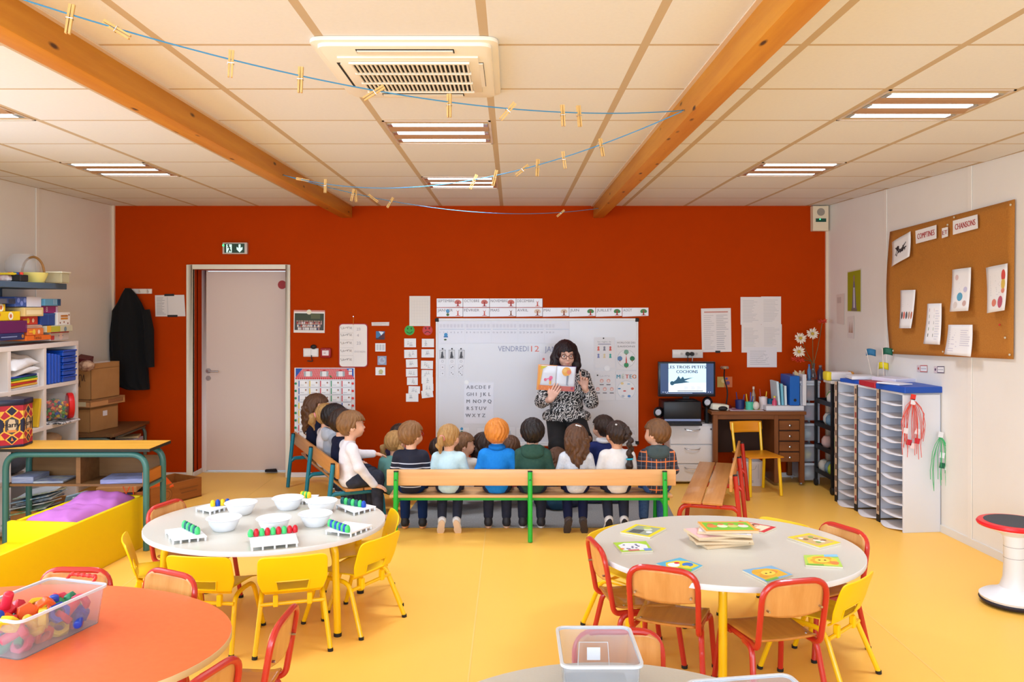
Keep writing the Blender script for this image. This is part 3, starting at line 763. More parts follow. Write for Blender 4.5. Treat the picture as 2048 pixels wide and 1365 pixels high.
# grid sheet and the two faces
o, S = paper('grid_sheet', 'tall sheet with a faint grid above the two round faces', 'paper', bwq(818.8, 592.5, 860.5, 652.5, .004), (232, 224, 216))
for k in range(1, 9): S.rect(.1, .08+.1*k, .92, .083+.1*k, (208, 200, 196))
for k in range(7): S.rect(.1+.13*k, .1, .104+.13*k, .95, (204, 196, 192))
S.build(o)
for nm, px, col, smile in (('green smiling face disc', 819, (38, 160, 44), 1), ('red frowning face disc', 855, (196, 36, 36), -1)):
    p = BW(px, 661, .003); g = G(); g.cyl((0, .003, 0), (0, 0, 0), .0485, n=32); o = tag(g.build('face_disc', M(col, .45), loc=p), nm+' on the orange wall', 'disc')
    S = Sheet([p+V(x, 0, z) for x, z in ((-.05, .05), (.05, .05), (.05, -.05), (-.05, -.05))], None); dk = (16, 50, 20) if smile > 0 else (70, 10, 12)
    for u in (.33, .67): S.circ(u, .33, .005, dk, .010)
    S.line([(.22+.56*k/8, (.62 if smile > 0 else .78)+smile*.16*math.sin(math.pi*k/8)) for k in range(9)], .006, dk)
    if smile < 0: S.line([(.2, .2), (.42, .28)], .004, dk); S.line([(.8, .2), (.58, .28)], .004, dk)
    S.build(o)
L_ = [(808.5, 677.5, 832, 695, 0), (808.5, 700, 834, 716.6, .5), (812, 719, 835, 735.5, 2), (812, 738, 835, 753.8, 1), (814, 755.3, 835.5, 770.5, 0), (817, 773, 840, 787.5, -1.5), (812, 787.5, 836.7, 804, 0)]
R_ = [(843.7, 678, 868, 695, 0), (843, 699, 868, 715.5, 0), (842, 722, 866, 738.5, -1), (843, 740.5, 865.5, 754.5, -1), (843, 754.5, 866, 768, 0), (845, 768, 866.7, 782.5, 1), (843, 781, 866, 796, 7)]
for col, nm in ((L_, 'green smiling face'), (R_, 'red frowning face')):
    for k, q in enumerate(col):
        o, S = paper('drawing_card', 'white line drawing card, %s from the top under the %s' % (ORD[k], nm), 'card', bwq(*q[:4], .003+.0005*k, q[4]), group='drawing cards under the faces')
        for _ in range(3):
            u, v = RND.uniform(.3, .7), RND.uniform(.35, .7); S.circ(u, v-.15, .006, (150, 152, 158), n=8); S.circ(u, v-.15, .0045, (236, 236, 238), n=8); S.line([(u, v-.05), (u-.06, v+.2), (u+.05, v+.05), (u+.1, v+.22)], .0022, (140, 142, 150))
        S.build(o)
# attendance house poster
o, S = paper('attendance_chart', 'attendance chart with a red roofed house and rows of name cards', 'poster', [BW(589, 736, .004), BW(709.5, 736, .004), BW(711, 876, .004), BW(589, 876, .004)], (234, 230, 230))
S.rect(.02, .01, .98, .14, (30, 84, 178)); S.poly([(.14, .012), (.86, .012), (.99, .145), (.01, .145)], (222, 66, 70))
for k in range(26): S.line([(.14+.028*k, .014), (.14+.028*k-.05, .143)], .0022, (240, 190, 190))
for k in range(8): S.line([(.12-.015*k, .02+.017*k), (.88+.015*k, .02+.017*k)], .0022, (240, 196, 196))
for u in (.22, .49, .76):
    S.rect(u-.065, .05, u+.075, .125, (176, 180, 186)); S.rect(u-.03, .05, u+.04, .125, (240, 240, 240)); S.poly([(u-.05, .05), (u+.06, .05), (u+.005, .028)], (196, 40, 48))
S.rect(.90, .02, .955, .10, (236, 236, 238)); S.rect(.90, .045, .955, .055, (196, 40, 48)); S.line([(.585, .11), (.62, .145)], .012, (60, 130, 60))
for k in range(28): S.circ(.03+.035*k, .152, .010, (222, 66, 70), n=8)
cs = [(40, 90, 170), (236, 200, 40), (214, 60, 70), (40, 150, 100), (214, 60, 70)]
for r in range(8):
    v = .185+.105*r
    S.circ(.022, v+.04, .012, (20, 140, 90)); S.circ(.965, v+.04, .012, (230, 62, 56)); S.rect(.05, v-.012, .95, v-.009, (206, 206, 210))
    for k in range(5):
        u = .07+.178*k; S.rect(u, v, u+.155, v+.085, (247, 247, 249)); S.rect(u, v, u+.016, v+.085, cs[(k+r//3) % 5])
        S.circ(u+.12, v+.028, .008, (92, 62, 50), n=10); S.circ(u+.122, v+.036, .006, (224, 178, 150), n=8); S.rect(u+.03, v+.06, u+.09, v+.066, (180, 180, 188))
S.build(o)
# ------------------------------------------------ whiteboard
a, b = BW(872, 637), BW(1276, 890); bx, bz = (a.x+b.x)/2, (a.z+b.z)/2; w, h = (b.x-a.x)/2, (a.z-b.z)/2
wb = thing('whiteboard', 'large white magnetic board behind the reader', 'whiteboard', (bx, D, bz))
G().box(-w+.01, w-.01, -.018, -.001, -h+.02, h-.01).build('surface', M((222, 222, 228), .22, spec=.5), wb)
fm = M((232, 230, 230), .35)
for nm, q in (('frame_rail', (-w, w, h-.024, h)), ('frame_rail', (-w, w, -h+.012, -h+.03)), ('frame_rail', (-w, -w+.02, -h+.012, h)), ('frame_rail', (w-.02, w, -h+.012, h))):
    G().box(q[0], q[1], -.026, -.001, q[2], q[3]).build(nm, fm, wb, bevel=.003)
G().box(-w+.02, w-.02, -.085, -.001, -h, -h+.012).build('pen_tray', fm, wb, bevel=.003)
for sx in (-1, 1):
    for z in (h-.016, -h+.022): G().box(sx*(w-.012)-.018, sx*(w-.012)+.018, -.03, -.001, z-.018, z+.018).build('corner_cap', BLK, wb, bevel=.005)
S = Sheet([V(bx-w, D-.0182, bz+h), V(bx+w, D-.0182, bz+h), V(bx+w, D-.0182, bz-h), V(bx-w, D-.0182, bz-h)], None)
S.text('VENDREDI', (996-872)/404, (703-637)/253, .052, (140, 146, 176), wid=.295); S.text('12', (1062-872)/404, (703.5-637)/253, .056, (232, 132, 118), wid=.078); S.text('JANVIER', (1089-872)/404, (704-637)/253, .054, (140, 146, 176), wid=.25)
S.build(wb, 'handwriting')
WO = .0195     # offset of sheets stuck on the board
def mag(px, py, m=BLK, r=.007, off=.022):
    p = BW(px, py, off); g = G(); g.cyl((0, 0, 0), (0, -.006, 0), r, n=12); return g, p
# month strips
months = ['SEPTEMBRE', 'OCTOBRE', 'NOVEMBRE', 'DÉCEMBRE', 'JANVIER', 'FÉVRIER', 'MARS', 'AVRIL', 'MAI', 'JUIN', 'JUILLET', 'AOÛT']
lam = M((233, 230, 234), .32, coat=.15)
for i, mth in enumerate(months):
    r = 0 if i < 4 else 1; k = i if i < 4 else i-4; x0 = 873.4+53.05*k; x1 = x0+52.8
    q = [BW(x0, 597.5 if r == 0 else 616, .004), BW(x1, 597.5 if r == 0 else 616-.2*k/8, .004), BW(x1, 614.5 if r == 0 else 633.5-.2*k, .004), BW(x0, 615 if r == 0 else 634, .004)]
    o, S = paper('month_card', 'month card reading %s above the whiteboard' % mth, 'card', q, mat=lam, group='month cards above the whiteboard')
    S.text(mth, .035, .42, .026, (92, 90, 102), wid=min(.165, .021*len(mth)))
    S.rect(.985, 0, 1, 1, (150, 60, 70) if k > 4 else (110, 120, 130))
    if i >= 9: tr, lf = (176, 50, 44), (70, 138, 84)
    elif i in (7, 8): tr, lf = (150, 70, 40), (222, 200, 180)
    elif i in (0, 1, 2): tr, lf = (170, 50, 54), (206, 120, 112)
    else: tr, lf = (206, 96, 84), None
    if i == 6: tr = (140, 86, 60)
    if i >= 7 or i < 3:
        if lf: S.circ(.80, .40, .030, lf, .022); S.circ(.74, .45, .016, lf); S.circ(.87, .45, .016, lf)
    S.poly([(.77, .9), (.785, .5), (.74, .25), (.80, .42), (.86, .22), (.82, .5), (.835, .9)], tr); S.rect(.72, .86, .89, .92, tr)
    if i == 4: S.circ(.42, .38, .018, (90, 160, 210)); S.rect(.38, .5, .46, .6, (70, 110, 150)); S.circ(.42, .78, .014, (80, 110, 60))
    S.build(o)
# number band (four laminated pieces)
for k in range(5):
    x0, x1 = 877+53*k, 877+53*k+(52.5 if k < 4 else 50)
    o, S = paper('number_band', 'laminated number band, %s piece from the left under the month cards' % ORD[k], 'poster', [BW(x0, 642, WO), BW(x1, 642, WO), BW(x1, 687, WO), BW(x0, 687, WO)], mat=M((224, 224, 234), .4, coat=.1), group='laminated number band on the whiteboard')
    S.rect(.05, .37, .98, .385, (150, 180, 210))
    for q in range(7):
        if 7*k+q < 31: S.text(str(7*k+q+1), .05+.135*q, .55, .015, (150, 150, 165)); S.rect(.04+.135*q, .15, .13+.135*q, .3, (214, 214, 226))
    if k == 0: S.circ(.28, .62, .018, (70, 150, 205)); S.rect(.2, .68, .36, .74, (60, 120, 180)); S.circ(.26, .84, .014, (70, 100, 60), .008)
    S.build(o)
# three counting strips
NW = ('one', 'two', 'three')
for k, (x, tl) in enumerate(((885, 0), (904, 1), (922, -3))):
    o, S = paper('counting_strip', 'narrow counting strip with %s, hung at the left of the whiteboard' % ('one dot', 'two dots', 'three dots')[k], 'card', bwq(x-6.5, 699, x+6.5, 755, WO, tl), (232, 232, 238))
    S.frame(.04, .02, .96, .34, .003, (110, 112, 120)); S.rect(.08, .04, .92, .32, (214, 214, 218)); S.poly([(.2, .32), (.35, .12), (.55, .06), (.7, .32)], (74, 74, 80)); S.line([(.3, .1), (.8, .3)], .004, (90, 90, 96))
    S.circ(.5, .43, .012, (170, 170, 178)); S.circ(.5, .43, .009, (232, 232, 238))
    S.frame(.14, .55, .86, .73, .0015, (180, 180, 188)); S.frame(.14, .77, .86, .96, .0015, (180, 180, 188))
    for v0 in (.64, .865):
        for q in range(k+1): S.circ(.5+(q-k/2)*.22, v0+(q-k/2)*(.05 if v0 > .7 else -.04), .0045, (20, 20, 24), n=8)
    S.build(o)
    g, p = mag(x, 698, off=.0235); tag(g.build('magnet', BLK, loc=p), 'black magnet holding the %s counting strip' % ('leftmost', 'middle', 'rightmost')[k], 'magnet', 'magnets on the whiteboard')
# alphabet
o, S = paper('alphabet_sheet', 'laminated capital alphabet sheet on the whiteboard', 'poster', bwq(928, 765.5, 987.5, 848, WO), mat=M((228, 228, 238), .3, coat=.2))
for r, row in enumerate(('ABCDEF', 'GHIJKL', 'MNOPQ', 'RSTUV', 'WXYZ')):
    st_ = [.14, .275, .41, .56, .70, .86] if r != 2 and r != 4 else [.14, .36, .52, .70, .86]
    if r == 4: st_ = [.14, .33, .50, .66]
    for k, ch in enumerate(row): S.text(ch, st_[k], .155+.171*r, .034, (140, 140, 150), 'c', bold=1)
S.build(o)
p = BW(933, 765, .021); g = G(); g.cyl((0, 0, 0), (0, -.004, 0), .022, n=20); tag(g.build('magnet', M((240, 240, 240), .3), loc=p), 'white round magnet at the top of the alphabet sheet', 'magnet', 'magnets on the whiteboard')
# sheet half hidden behind the reader
o, S = paper('drawing_sheet', 'pale sheet with a small red mark behind the reader', 'paper', bwq(1080, 707, 1128, 765, WO), (226, 224, 232)); S.circ(.15, .2, .012, (222, 120, 120)); S.build(o)
# four sheets at the right of the board
o, S = paper('rules_sheet', 'sheet with six small coloured figures, upper left of four', 'poster', bwq(1187.5, 675, 1230, 736, WO), (230, 229, 234))
S.text('les règles de', .5, .17, .014, (140, 140, 150), 'c', wid=.13); S.lines(.2, .2, .85, .25, 1, (110, 110, 150), .006)
for k in range(6):
    u, v = .22+.28*(k % 3), .37+.24*(k//3); c_ = [(222, 110, 100), (130, 130, 150), (206, 90, 80), (130, 140, 190), (226, 210, 170), (70, 170, 160)][k]
    S.circ(u, v-.04, .010, c_); S.poly([(u-.06, v+.07), (u+.06, v+.07), (u+.03, v-.02), (u-.03, v-.02)], c_)
S.build(o)
g, p = mag(1207, 677); tag(g.build('magnet', BLK, loc=p), 'black magnet on the sheet with six figures', 'magnet', 'magnets on the whiteboard')
o, S = paper('season_clock', 'poster HORLOGE DES SAISONS with a wheel of four trees', 'poster', bwq(1232.5, 681, 1272.5, 740, WO), (231, 230, 235))
S.text('HORLOGE DES', .5, .11, .017, (96, 96, 104), 'c', wid=.175); S.text('SAISONS', .5, .24, .017, (96, 96, 104), 'c', wid=.17)
S.circ(.5, .62, .086, (180, 184, 190), n=32); S.circ(.5, .62, .083, (236, 236, 240), n=32)
for k in range(12): a_ = k*math.pi/6; S.line([(.5+.28*math.cos(a_), .62+.19*math.sin(a_)), (.5+.40*math.cos(a_), .62+.27*math.sin(a_))], .0016, (170, 174, 182))
for (u, v), c_ in zip(((.5, .40), (.8, .62), (.5, .84), (.18, .62)), ((120, 170, 150), (40, 120, 80), (60, 150, 100), (100, 140, 190))): S.circ(u, v, .024, c_); S.rect(u-.02, v+.05, u+.02, v+.1, (150, 90, 60))
S.poly([(.47, .66), (.5, .5), (.53, .66)], (208, 60, 50)); S.rect(.47, .66, .53, .78, (208, 60, 50)); S.build(o)
o, S = paper('greeting_sheet', 'sheet with five small pink faces and black captions, lower left of four', 'poster', bwq(1189, 742, 1230, 801, WO), (230, 229, 234))
S.wave(.25, .18, .5, .008, (150, 150, 170))
for u, v in ((.35, .34), (.68, .34), (.16, .62), (.5, .62), (.84, .62)): S.circ(u, v, .018, (226, 168, 160)); S.circ(u, v+.01, .011, (238, 220, 216)); S.rect(u-.1, v+.12, u+.1, v+.145, (70, 70, 78))
S.build(o)
g, p = mag(1195, 751); tag(g.build('magnet', BLK, loc=p), 'black magnet on the sheet with five pink faces', 'magnet', 'magnets on the whiteboard')
p = BW(1214, 737, .0225); g = G(); g.cyl((0, 0, 0), (0, -.004, 0), .028, n=20); tag(g.build('magnet', M((236, 236, 240), .3), loc=p), 'white round magnet between the sheets of figures and faces', 'magnet', 'magnets on the whiteboard')
o, S = paper('weather_chart', 'METEO weather wheel, lower right of four sheets', 'poster', bwq(1232, 743, 1273, 801, WO), (231, 230, 235))
for t_, u, c_ in (('M', .12, (80, 160, 190)), ('É', .34, (196, 214, 200)), ('T', .54, (214, 90, 70)), ('E', .72, (110, 150, 170)), ('O', .9, (226, 130, 60))): S.text(t_, u, .25, .038, c_, 'c', bold=1)
S.circ(.5, .64, .088, (190, 200, 210), n=32); S.circ(.5, .64, .085, (238, 238, 242), n=32)
for (u, v), c_, e in zip(((.3, .42), (.62, .44), (.16, .6), (.80, .6), (.42, .68), (.34, .86), (.64, .86)), ((240, 214, 150), (150, 190, 220), (60, 130, 180), (220, 110, 80), (206, 60, 60), (190, 196, 210), (80, 140, 210)), (1, 0, 0, 1, 0, 1, 1)):
    S.circ(u, v, .015, c_, .012 if e else .006)
S.build(o)
# row of cards along the bottom of the board
xs = [877, 908, 954, 1000, 1032, 1062, 1096, 1150, 1180, 1212, 1248]
for k, x in enumerate(xs):
    o, S = paper('picture_card', 'white picture card, %s from the left along the bottom of the whiteboard' % ORD[k], 'card', bwq(x, 854+(k % 3), x+(26 if x > 1000 else 31), 876, WO), (226, 226, 232), group='cards along the bottom of the whiteboard')
    S.frame(0, 0, 1, 1, .0015, (190, 192, 200))
    if k == 1: S.circ(.5, .15, .014, (70, 150, 200)); S.circ(.5, .5, .016, (60, 120, 110)); S.circ(.52, .78, .012, (120, 150, 90))
    else:
        for _ in range(3): S.circ(RND.uniform(.3, .7), RND.uniform(.4, .7), .012, (184, 192, 206), n=8)
        S.scrawl(.2, .3, .8, .8, 5, (160, 164, 176))
    S.build(o)
# notices right of the whiteboard
o, S = paper('notice_sheet', 'printed notice above the monitor, held by a black clip', 'paper', [BW(1402, 617.5, .004), BW(1461.5, 616.5, .004), BW(1463, 704, .004), BW(1404, 705, .004)], (231, 222, 220))
S.rect(.1, .07, .9, .1, (200, 140, 130)); S.lines(.08, .14, .45, .95, 18, (206, 198, 198)); S.lines(.5, .14, .92, .5, 9, (184, 178, 180)); S.lines(.5, .52, .92, .95, 9, (178, 174, 178)); S.rect(.45, .97, .62, 1.02, BLK); S.build(o)
hm = [(0, 0, 1481, 594.5, 1522, 650), (1, 0, 1522, 593.5, 1562, 649), (0, 1, 1483, 650, 1523, 705.5), (1, 1, 1523, 649, 1563.5, 704.5)]
pos = {(0, 0): 'upper left', (1, 0): 'upper right', (0, 1): 'lower left', (1, 1): 'lower right'}
for i, j, x0, y0, x1, y1 in hm:
    o, S = paper('schedule_sheet', 'typed sheet, %s of the four joined sheets above the desk' % pos[(i, j)], 'paper', bwq(x0, y0, x1, y1, .004), (230, 222, 220), group='four joined typed sheets above the desk')
    S.lines(.12, .1, .9, .92 if j == 0 else .8, 15, (202, 196, 196)); S.build(o)
o, S = paper('schedule_sheet', 'typed landscape sheet hanging below the four joined sheets', 'paper', bwq(1494, 695, 1553.5, 735, .006), (226, 220, 224)); S.lines(.1, .15, .9, .9, 8, (196, 192, 198)); S.scrawl(.2, .3, .8, .8, 7, (180, 178, 186)); S.build(o)
for q, (x, y) in enumerate(((752, 525), (1508, 607), (1597, 610), (1647, 577), (1479, 725), (1551, 755), (690, 655))):
    pass
# socket strip
t, w, h = on_wall('socket_strip', 'white wall socket strip with two black plugs above the monitor', 'socket', 1344, 699.5, 1404.5, 716, .03, M((226, 216, 208), .35))
for x in (.0, .042): G().cyl((x-.005, -.03, 0), (x-.005, -.07, 0), .019, n=16).build('plug', BLK, t)
for x in (-.06, .085): G().cyl((x, -.03, 0), (x, -.0315, 0), .012, n=16).build('outlet', M((200, 190, 184), .5), t)
for x, z in ((-.005, -.26), (.04, -.12)):
    g = G(); g.tube(fillet([(x, -.055, -.01), (x, -.055, -.05), (x, -.02, z)], .03), .004, 6); g.build('cable', BLK if z < -.2 else M((206, 196, 190), .5), t)
o, S = paper('postcard', 'yellow and orange postcard on the wall behind the desk lamp', 'card', bwq(1434.5, 754, 1464.5, 775), (214, 178, 96)); S.poly([(.5, 0), (1, 0), (1, 1), (.45, 1)], (206, 110, 60)); S.circ(.4, .4, .02, (232, 206, 140)); S.circ(.7, .6, .02, (120, 70, 110)); S.circ(.62, .18, .012, (70, 80, 160)); S.build(o)
# speaker alarm in the corner
a, b = BW(1620, 413, 0), BW(1652, 464, 0)
t = thing('alarm_box', 'cream wall alarm box with a round grille high in the right corner', 'alarm', ((a.x+b.x)/2, D, (a.z+b.z)/2)); w, h = (b.x-a.x)/2*.98, (a.z-b.z)/2*.98
g = G(); g.add([(x*w*(1 if z > 0 else .98), y, z*h) for y in (-.002, -.075) for x, z in ((-1, -1), (1, -1), (1, 1), (-1, 1))], [(0, 1, 2, 3), (7, 6, 5, 4), (0, 4, 5, 1), (1, 5, 6, 2), (2, 6, 7, 3), (3, 7, 4, 0)])
g.build('housing', M((226, 206, 176), .45), t, bevel=.004)
G().cyl((0, -.074, h*.5), (0, -.078, h*.5), .037, n=24).build('grille', M((150, 138, 124), .7), t)
G().box(-w*.65, w*.65, -.079, -.074, -.035, -.002).build('window', M((14, 70, 56), .3), t); G().ell((-.01, -.08, -.01), .006, 8).build('indicator', M((60, 220, 130), .3, emit=(60, 255, 140), es=2), t)
# ================================================================ RIGHT WALL AND RIGHT CORNER
CORK = M((190, 124, 46), .85, noise=((170, 104, 32), 120, .2), bump=.15, bs=250)
q = [RW(1781, 464, .012), RW(2030, 399, .012), RW(2027, 719, .012), RW(1781, 708, .012)]
nrm = V(-1, RKR, 0).normalized()
wp = lambda u, v: .030*math.exp(-(u/.16)**2)*math.sin(math.pi*v)+.028*max(0, v-.75)*4*math.sin(math.pi*min(1, u*1.3))*.5+.002
cork, CS = paper('cork_board', 'brown cork sheet pinned to the right wall', 'notice board', q, warp=wp, mat=CORK, thick=.006, nu=24, nv=20)
for px, py in ((2021, 410), (2019, 710), (1786, 702), (1886, 704), (1999, 650), (2010, 676), (1908, 435), (1895, 450)):
    p = RW(px, py, .03); 
    tag(G().ell((0, 0, 0), (.006, .008, .008), 8).build('push_pin', M((200, 60, 40) if py in (650,) else (205, 196, 170), .4), loc=p), ('red' if py == 650 else 'pale')+' push pin in the cork sheet', 'pin', 'push pins in the cork sheet')
def rsheet(name, label, cat, pts, col=(238, 234, 232), off=.045, curl=.02, **k):
    w = (lambda u, v: curl*(v**2)+.004*math.sin(u*5)) if curl else None
    return paper(name, label, cat, [RW(x, y, off) for x, y in pts], col, warp=w, **k)
o, S = rsheet('drawing_sheet', 'tilted white sheet with a black ink drawing, top left of the cork sheet', 'paper', ((1784, 485), (1820, 463), (1823, 513), (1788, 534)))
for _ in range(12): S.line([(RND.uniform(.2, .8), RND.uniform(.3, .7)) for _ in range(3)], .008, (60, 56, 58))
S.circ(.35, .4, .02, (40, 38, 40)); S.circ(.6, .55, .015, (40, 38, 40)); S.build(o)
for t_, pts in (('COMPTINES', ((1831, 462), (1873, 450), (1873, 477), (1832, 488))), ('ET', ((1884, 457), (1896, 454), (1896, 473), (1884, 477))), ('CHANSONS', ((1906, 442), (1955, 429), (1956, 457), (1906, 470)))):
    o, S = rsheet('word_label', 'white label reading %s at the top of the cork sheet' % t_, 'label', pts, off=.035, curl=0)
    S.text(t_, .5, .70, .42*S.h, (176, 62, 62), 'c', wid=S.w*.82, bold=1); S.build(o)
o, S = rsheet('song_sheet', 'song sheet with a row of small figures, left of the cork sheet', 'paper', ((1801, 581), (1830, 580), (1826, 657), (1803, 657)))
S.lines(.2, .2, .8, .45, 5, (214, 210, 212)); [S.circ(.2+.17*k, .66, .014, c_, .03) for k, c_ in enumerate(((60, 60, 64), (220, 100, 80), (90, 90, 96), (190, 150, 130), (200, 120, 90)))]; S.build(o)
o, S = rsheet('song_sheet', 'song sheet with a column of five pictures', 'paper', ((1855, 608), (1882, 607), (1884, 690), (1852, 688)), off=.05)
for k, c_ in enumerate(((176, 110, 96), (120, 150, 110), (80, 84, 90), (130, 150, 100), (84, 92, 70))): S.rect(.22, .12+.155*k, .55, .2+.155*k, c_)
S.lines(.62, .15, .9, .9, 12, (210, 208, 216)); S.build(o)
o, S = rsheet('song_sheet', 'song sheet with a blue picture, upper middle of the cork sheet', 'paper', ((1905, 540), (1941, 535), (1941, 622), (1905, 624)))
S.lines(.15, .32, .7, .6, 8, (206, 202, 204)); S.circ(.5, .66, .03, (90, 160, 190)); S.circ(.75, .5, .02, (200, 196, 220)); S.circ(.3, .85, .025, (220, 206, 196)); S.circ(.75, .82, .02, (206, 170, 160)); S.circ(.3, .2, .02, (220, 190, 186)); S.build(o)
o, S = rsheet('song_sheet', 'song sheet with red figures at the right of the cork sheet', 'paper', ((1972, 536), (2014, 527), (2014, 621), (1980, 627)))
S.lines(.2, .2, .68, .65, 12, (208, 206, 208)); S.circ(.82, .24, .02, (214, 80, 70), .04); S.circ(.82, .42, .02, (226, 190, 90), .04); S.circ(.82, .56, .018, (220, 140, 120)); S.circ(.42, .8, .025, (220, 130, 110)); S.circ(.72, .8, .025, (190, 90, 110), .04); S.build(o)
o, S = rsheet('song_sheet', 'wide typed sheet at the bottom of the cork sheet', 'paper', ((1897, 650), (1944, 650), (1946, 714), (1894, 709)), off=.06)
S.lines(.1, .15, .45, .9, 10, (206, 200, 210)); S.lines(.55, .15, .92, .7, 8, (206, 200, 210)); S.build(o)
# pictures on the bare wall
o, S = rsheet('religious_print', 'small olive print of a blue robed statue near the corner', 'picture', ((1695, 543), (1722, 537), (1722, 625), (1695, 624)), (214, 206, 190), off=.004, curl=0)
S.rect(.02, .03, .98, .98, (150, 150, 16)); S.poly([(.35, .97), (.42, .4), (.5, .15), (.58, .4), (.68, .97)], (112, 104, 128)); S.poly([(.46, .9), (.46, .42), (.54, .42), (.56, .9)], (206, 204, 214)); S.circ(.5, .2, .015, (150, 120, 110), .03); S.rect(.3, .92, .72, .98, (120, 110, 90)); S.build(o)
o, S = rsheet('wall_picture', 'small sketch picture below the olive print', 'picture', ((1695, 634), (1708, 632), (1708, 678), (1695, 676)), (222, 212, 206), off=.004, curl=0)
for u in (.3, .55, .75): S.poly([(u-.1, .75), (u, .2), (u+.1, .75)], (176, 140, 120))
S.build(o)
o, S = rsheet('wall_picture', 'pale paper left of the olive print, nearest the corner', 'picture', ((1673, 590), (1689, 587), (1688, 650), (1674, 647)), (220, 206, 196), off=.004, curl=0); S.rect(.1, .1, .6, .3, (196, 180, 172)); S.build(o)
for lab, x0, y0, c_ in (('small label with a red frame', 1834, 731, (190, 70, 60)), ('small label with a dark frame', 1868, 733, (80, 60, 90))):
    o, S = rsheet('name_label', lab+' above the pigeonholes', 'label', ((x0, y0), (x0+21, y0), (x0+21, y0+14), (x0, y0+13)), off=.004, curl=0); S.rect(0, 0, .3, 1, (216, 196, 196)); S.frame(.32, 0, 1, 1, .006, c_); S.rect(.4, .4, .9, .6, (200, 196, 200)); S.circ(.15, .5, .01, c_); S.build(o)
# ------------------------------------------------ pigeonhole unit
P0, P1 = V(2.864, 6.035, 0), V(2.757, 7.02, 0)       # front edge, near and far
d = (P1-P0).normalized(); L = (P1-P0).length; HT = 1.024; DEP = .285
ang = math.atan2(d.y, d.x)      # local +x runs along the front, away from the camera; local -y goes into the unit
cub = thing('pigeonhole_unit', 'white pigeonhole unit of three columns with curled cardboard shelves', 'shelving', P0, ang)
wm = M((226, 226, 232), .5); inner = M((205, 208, 222), .6); strip = M((206, 178, 150), .7); card = M((232, 226, 226), .7)
def cbx(x0, x1, y0, y1, z0, z1, nm, m, bev=.0015): return G().box(x0, x1, y0, y1, z0, z1).build(nm, m, cub, bevel=bev)
cbx(0, .016, -DEP, 0, 0, HT, 'side_panel', wm); cbx(L-.016, L, -DEP, 0, 0, HT, 'side_panel', wm)
cbx(0, L, -DEP-.005, -DEP, .01, HT, 'back_panel', inner); cbx(0, L, -DEP, .0, HT-.016, HT, 'top_panel', wm)
cw = L/3
for k in range(1, 3): cbx(cw*k-.008, cw*k+.008, -DEP, -.004, .03, HT-.016, 'divider', inner)
for k in range(3):
    x0 = cw*(k+1) if k < 2 else L-.01
    x = x0-.0
    cbx(x-.022, x+.022, 0, .006, .055, HT-.005, 'name_strip', strip, .001)
    cbx(x-.026, x-.020, 0, .008, .0, HT, 'black_edge', BLK, 0); cbx(x-.022, x+.022, 0, .007, .0, .055, 'foot_block', BLK, 0)
    for r in range(10):
        zc = .055+(HT-.06)*(r+.5)/10; G().box(x-.012, x+.010, .006, .0068, zc-.022, zc+.022).build('name_tag', M(RND.choice([(150, 60, 60), (90, 70, 70), (120, 90, 80)]), .7), cub)
for k in range(3):
    for r in range(11):
        z = .012+(HT-.05)*r/10.6; x0, x1 = cw*k+.020, cw*(k+1)-.028
        if r == 0: z = .018
        bow = .020+RND.uniform(-.006, .008); out = .012 if r else .05
        def sf(u, v, x0=x0, x1=x1, z=z, bow=bow, out=out):
            e = u*(1-u)*4
            return (x0+(x1-x0)*u, -DEP+.004+(DEP-.004+out*e)*v, z-bow*.55*e*v+.002*math.sin(u*9+z*30)*v)
        g = G(); g.grid(sf, 8, 4); g.build('shelf', card, cub, solid=.0035)
# things on the unit
def on_cub(nm, label, cat, x, y, w, dpt, hgt, m, rz=0, z=HT, rot=None):
    p = P0+d*x+V(d.y, -d.x, 0)*(-y)*-1*-1
    nin = V(-d.y, d.x, 0)*-1
    p = P0+d*x+nin*y
    t = G().box(-w/2, w/2, -dpt/2, dpt/2, 0, hgt).build(nm, m, loc=(p.x, p.y, z+.001), rot=(0, 0, ang+rz), bevel=min(.004, hgt*.3))
    return tag(t, label, cat)
FB = M((24, 78, 176), .45)
on_cub('folder', 'large blue folder nearest the camera on the pigeonhole unit', 'folder', .16, .15, .36, .33, .045, FB, .05)
on_cub('folder', 'red folder on the pigeonhole unit behind the blue one', 'folder', .47, .16, .30, .34, .04, M((188, 30, 44), .5), -.12)
on_cub('folder', 'blue folder at the far end of the pigeonhole unit', 'folder', .82, .16, .24, .30, .03, FB, .15)
on_cub('paper_stack', 'white papers lying on the near blue folder', 'paper', .20, .05, .21, .14, .010, M((226, 224, 232), .6), .3, HT+.047)
on_cub('paper_stack', 'loose white papers on the red folder', 'paper', .46, .20, .26, .2, .03, M((222, 216, 230), .6), .2, HT+.042)
on_cub('paper_stack', 'white paper pile at the far end of the pigeonhole unit', 'paper', .80, .12, .2, .21, .028, M((228, 226, 230), .6), -.2, HT+.033)
for k, (px, py, tx, col, lab) in enumerate(((1738, 699, 1746, (40, 110, 150), 'small blue flag on a thin stick leaning on the wall'), (1771, 697, 1768, (20, 96, 70), 'small green flag on a thin stick leaning on the wall'), (1763, 726, 1755, (232, 206, 20), 'small yellow flag on a thin stick leaning on the wall'))):
    b = RW(tx, 764, .10); b.z = HT+.085 if k < 2 else HT+.085; tp = W(px-6, py, b.y+.02)
    t = thing('paper_flag', label=lab, cat='flag', loc=b)
    g = G(); g.tube([(0, 0, -.08), tp-b], .0035, 6); g.build('stick', M((222, 206, 190), .6), t)
    q_ = tp-b; g = G(); g.grid(lambda u, v: (q_.x+.078*u, q_.y+.01*math.sin(u*5), q_.z+.006*math.sin(u*4)-.055*v), 6, 3); g.build('flag', M(col, .6), t, solid=.001)
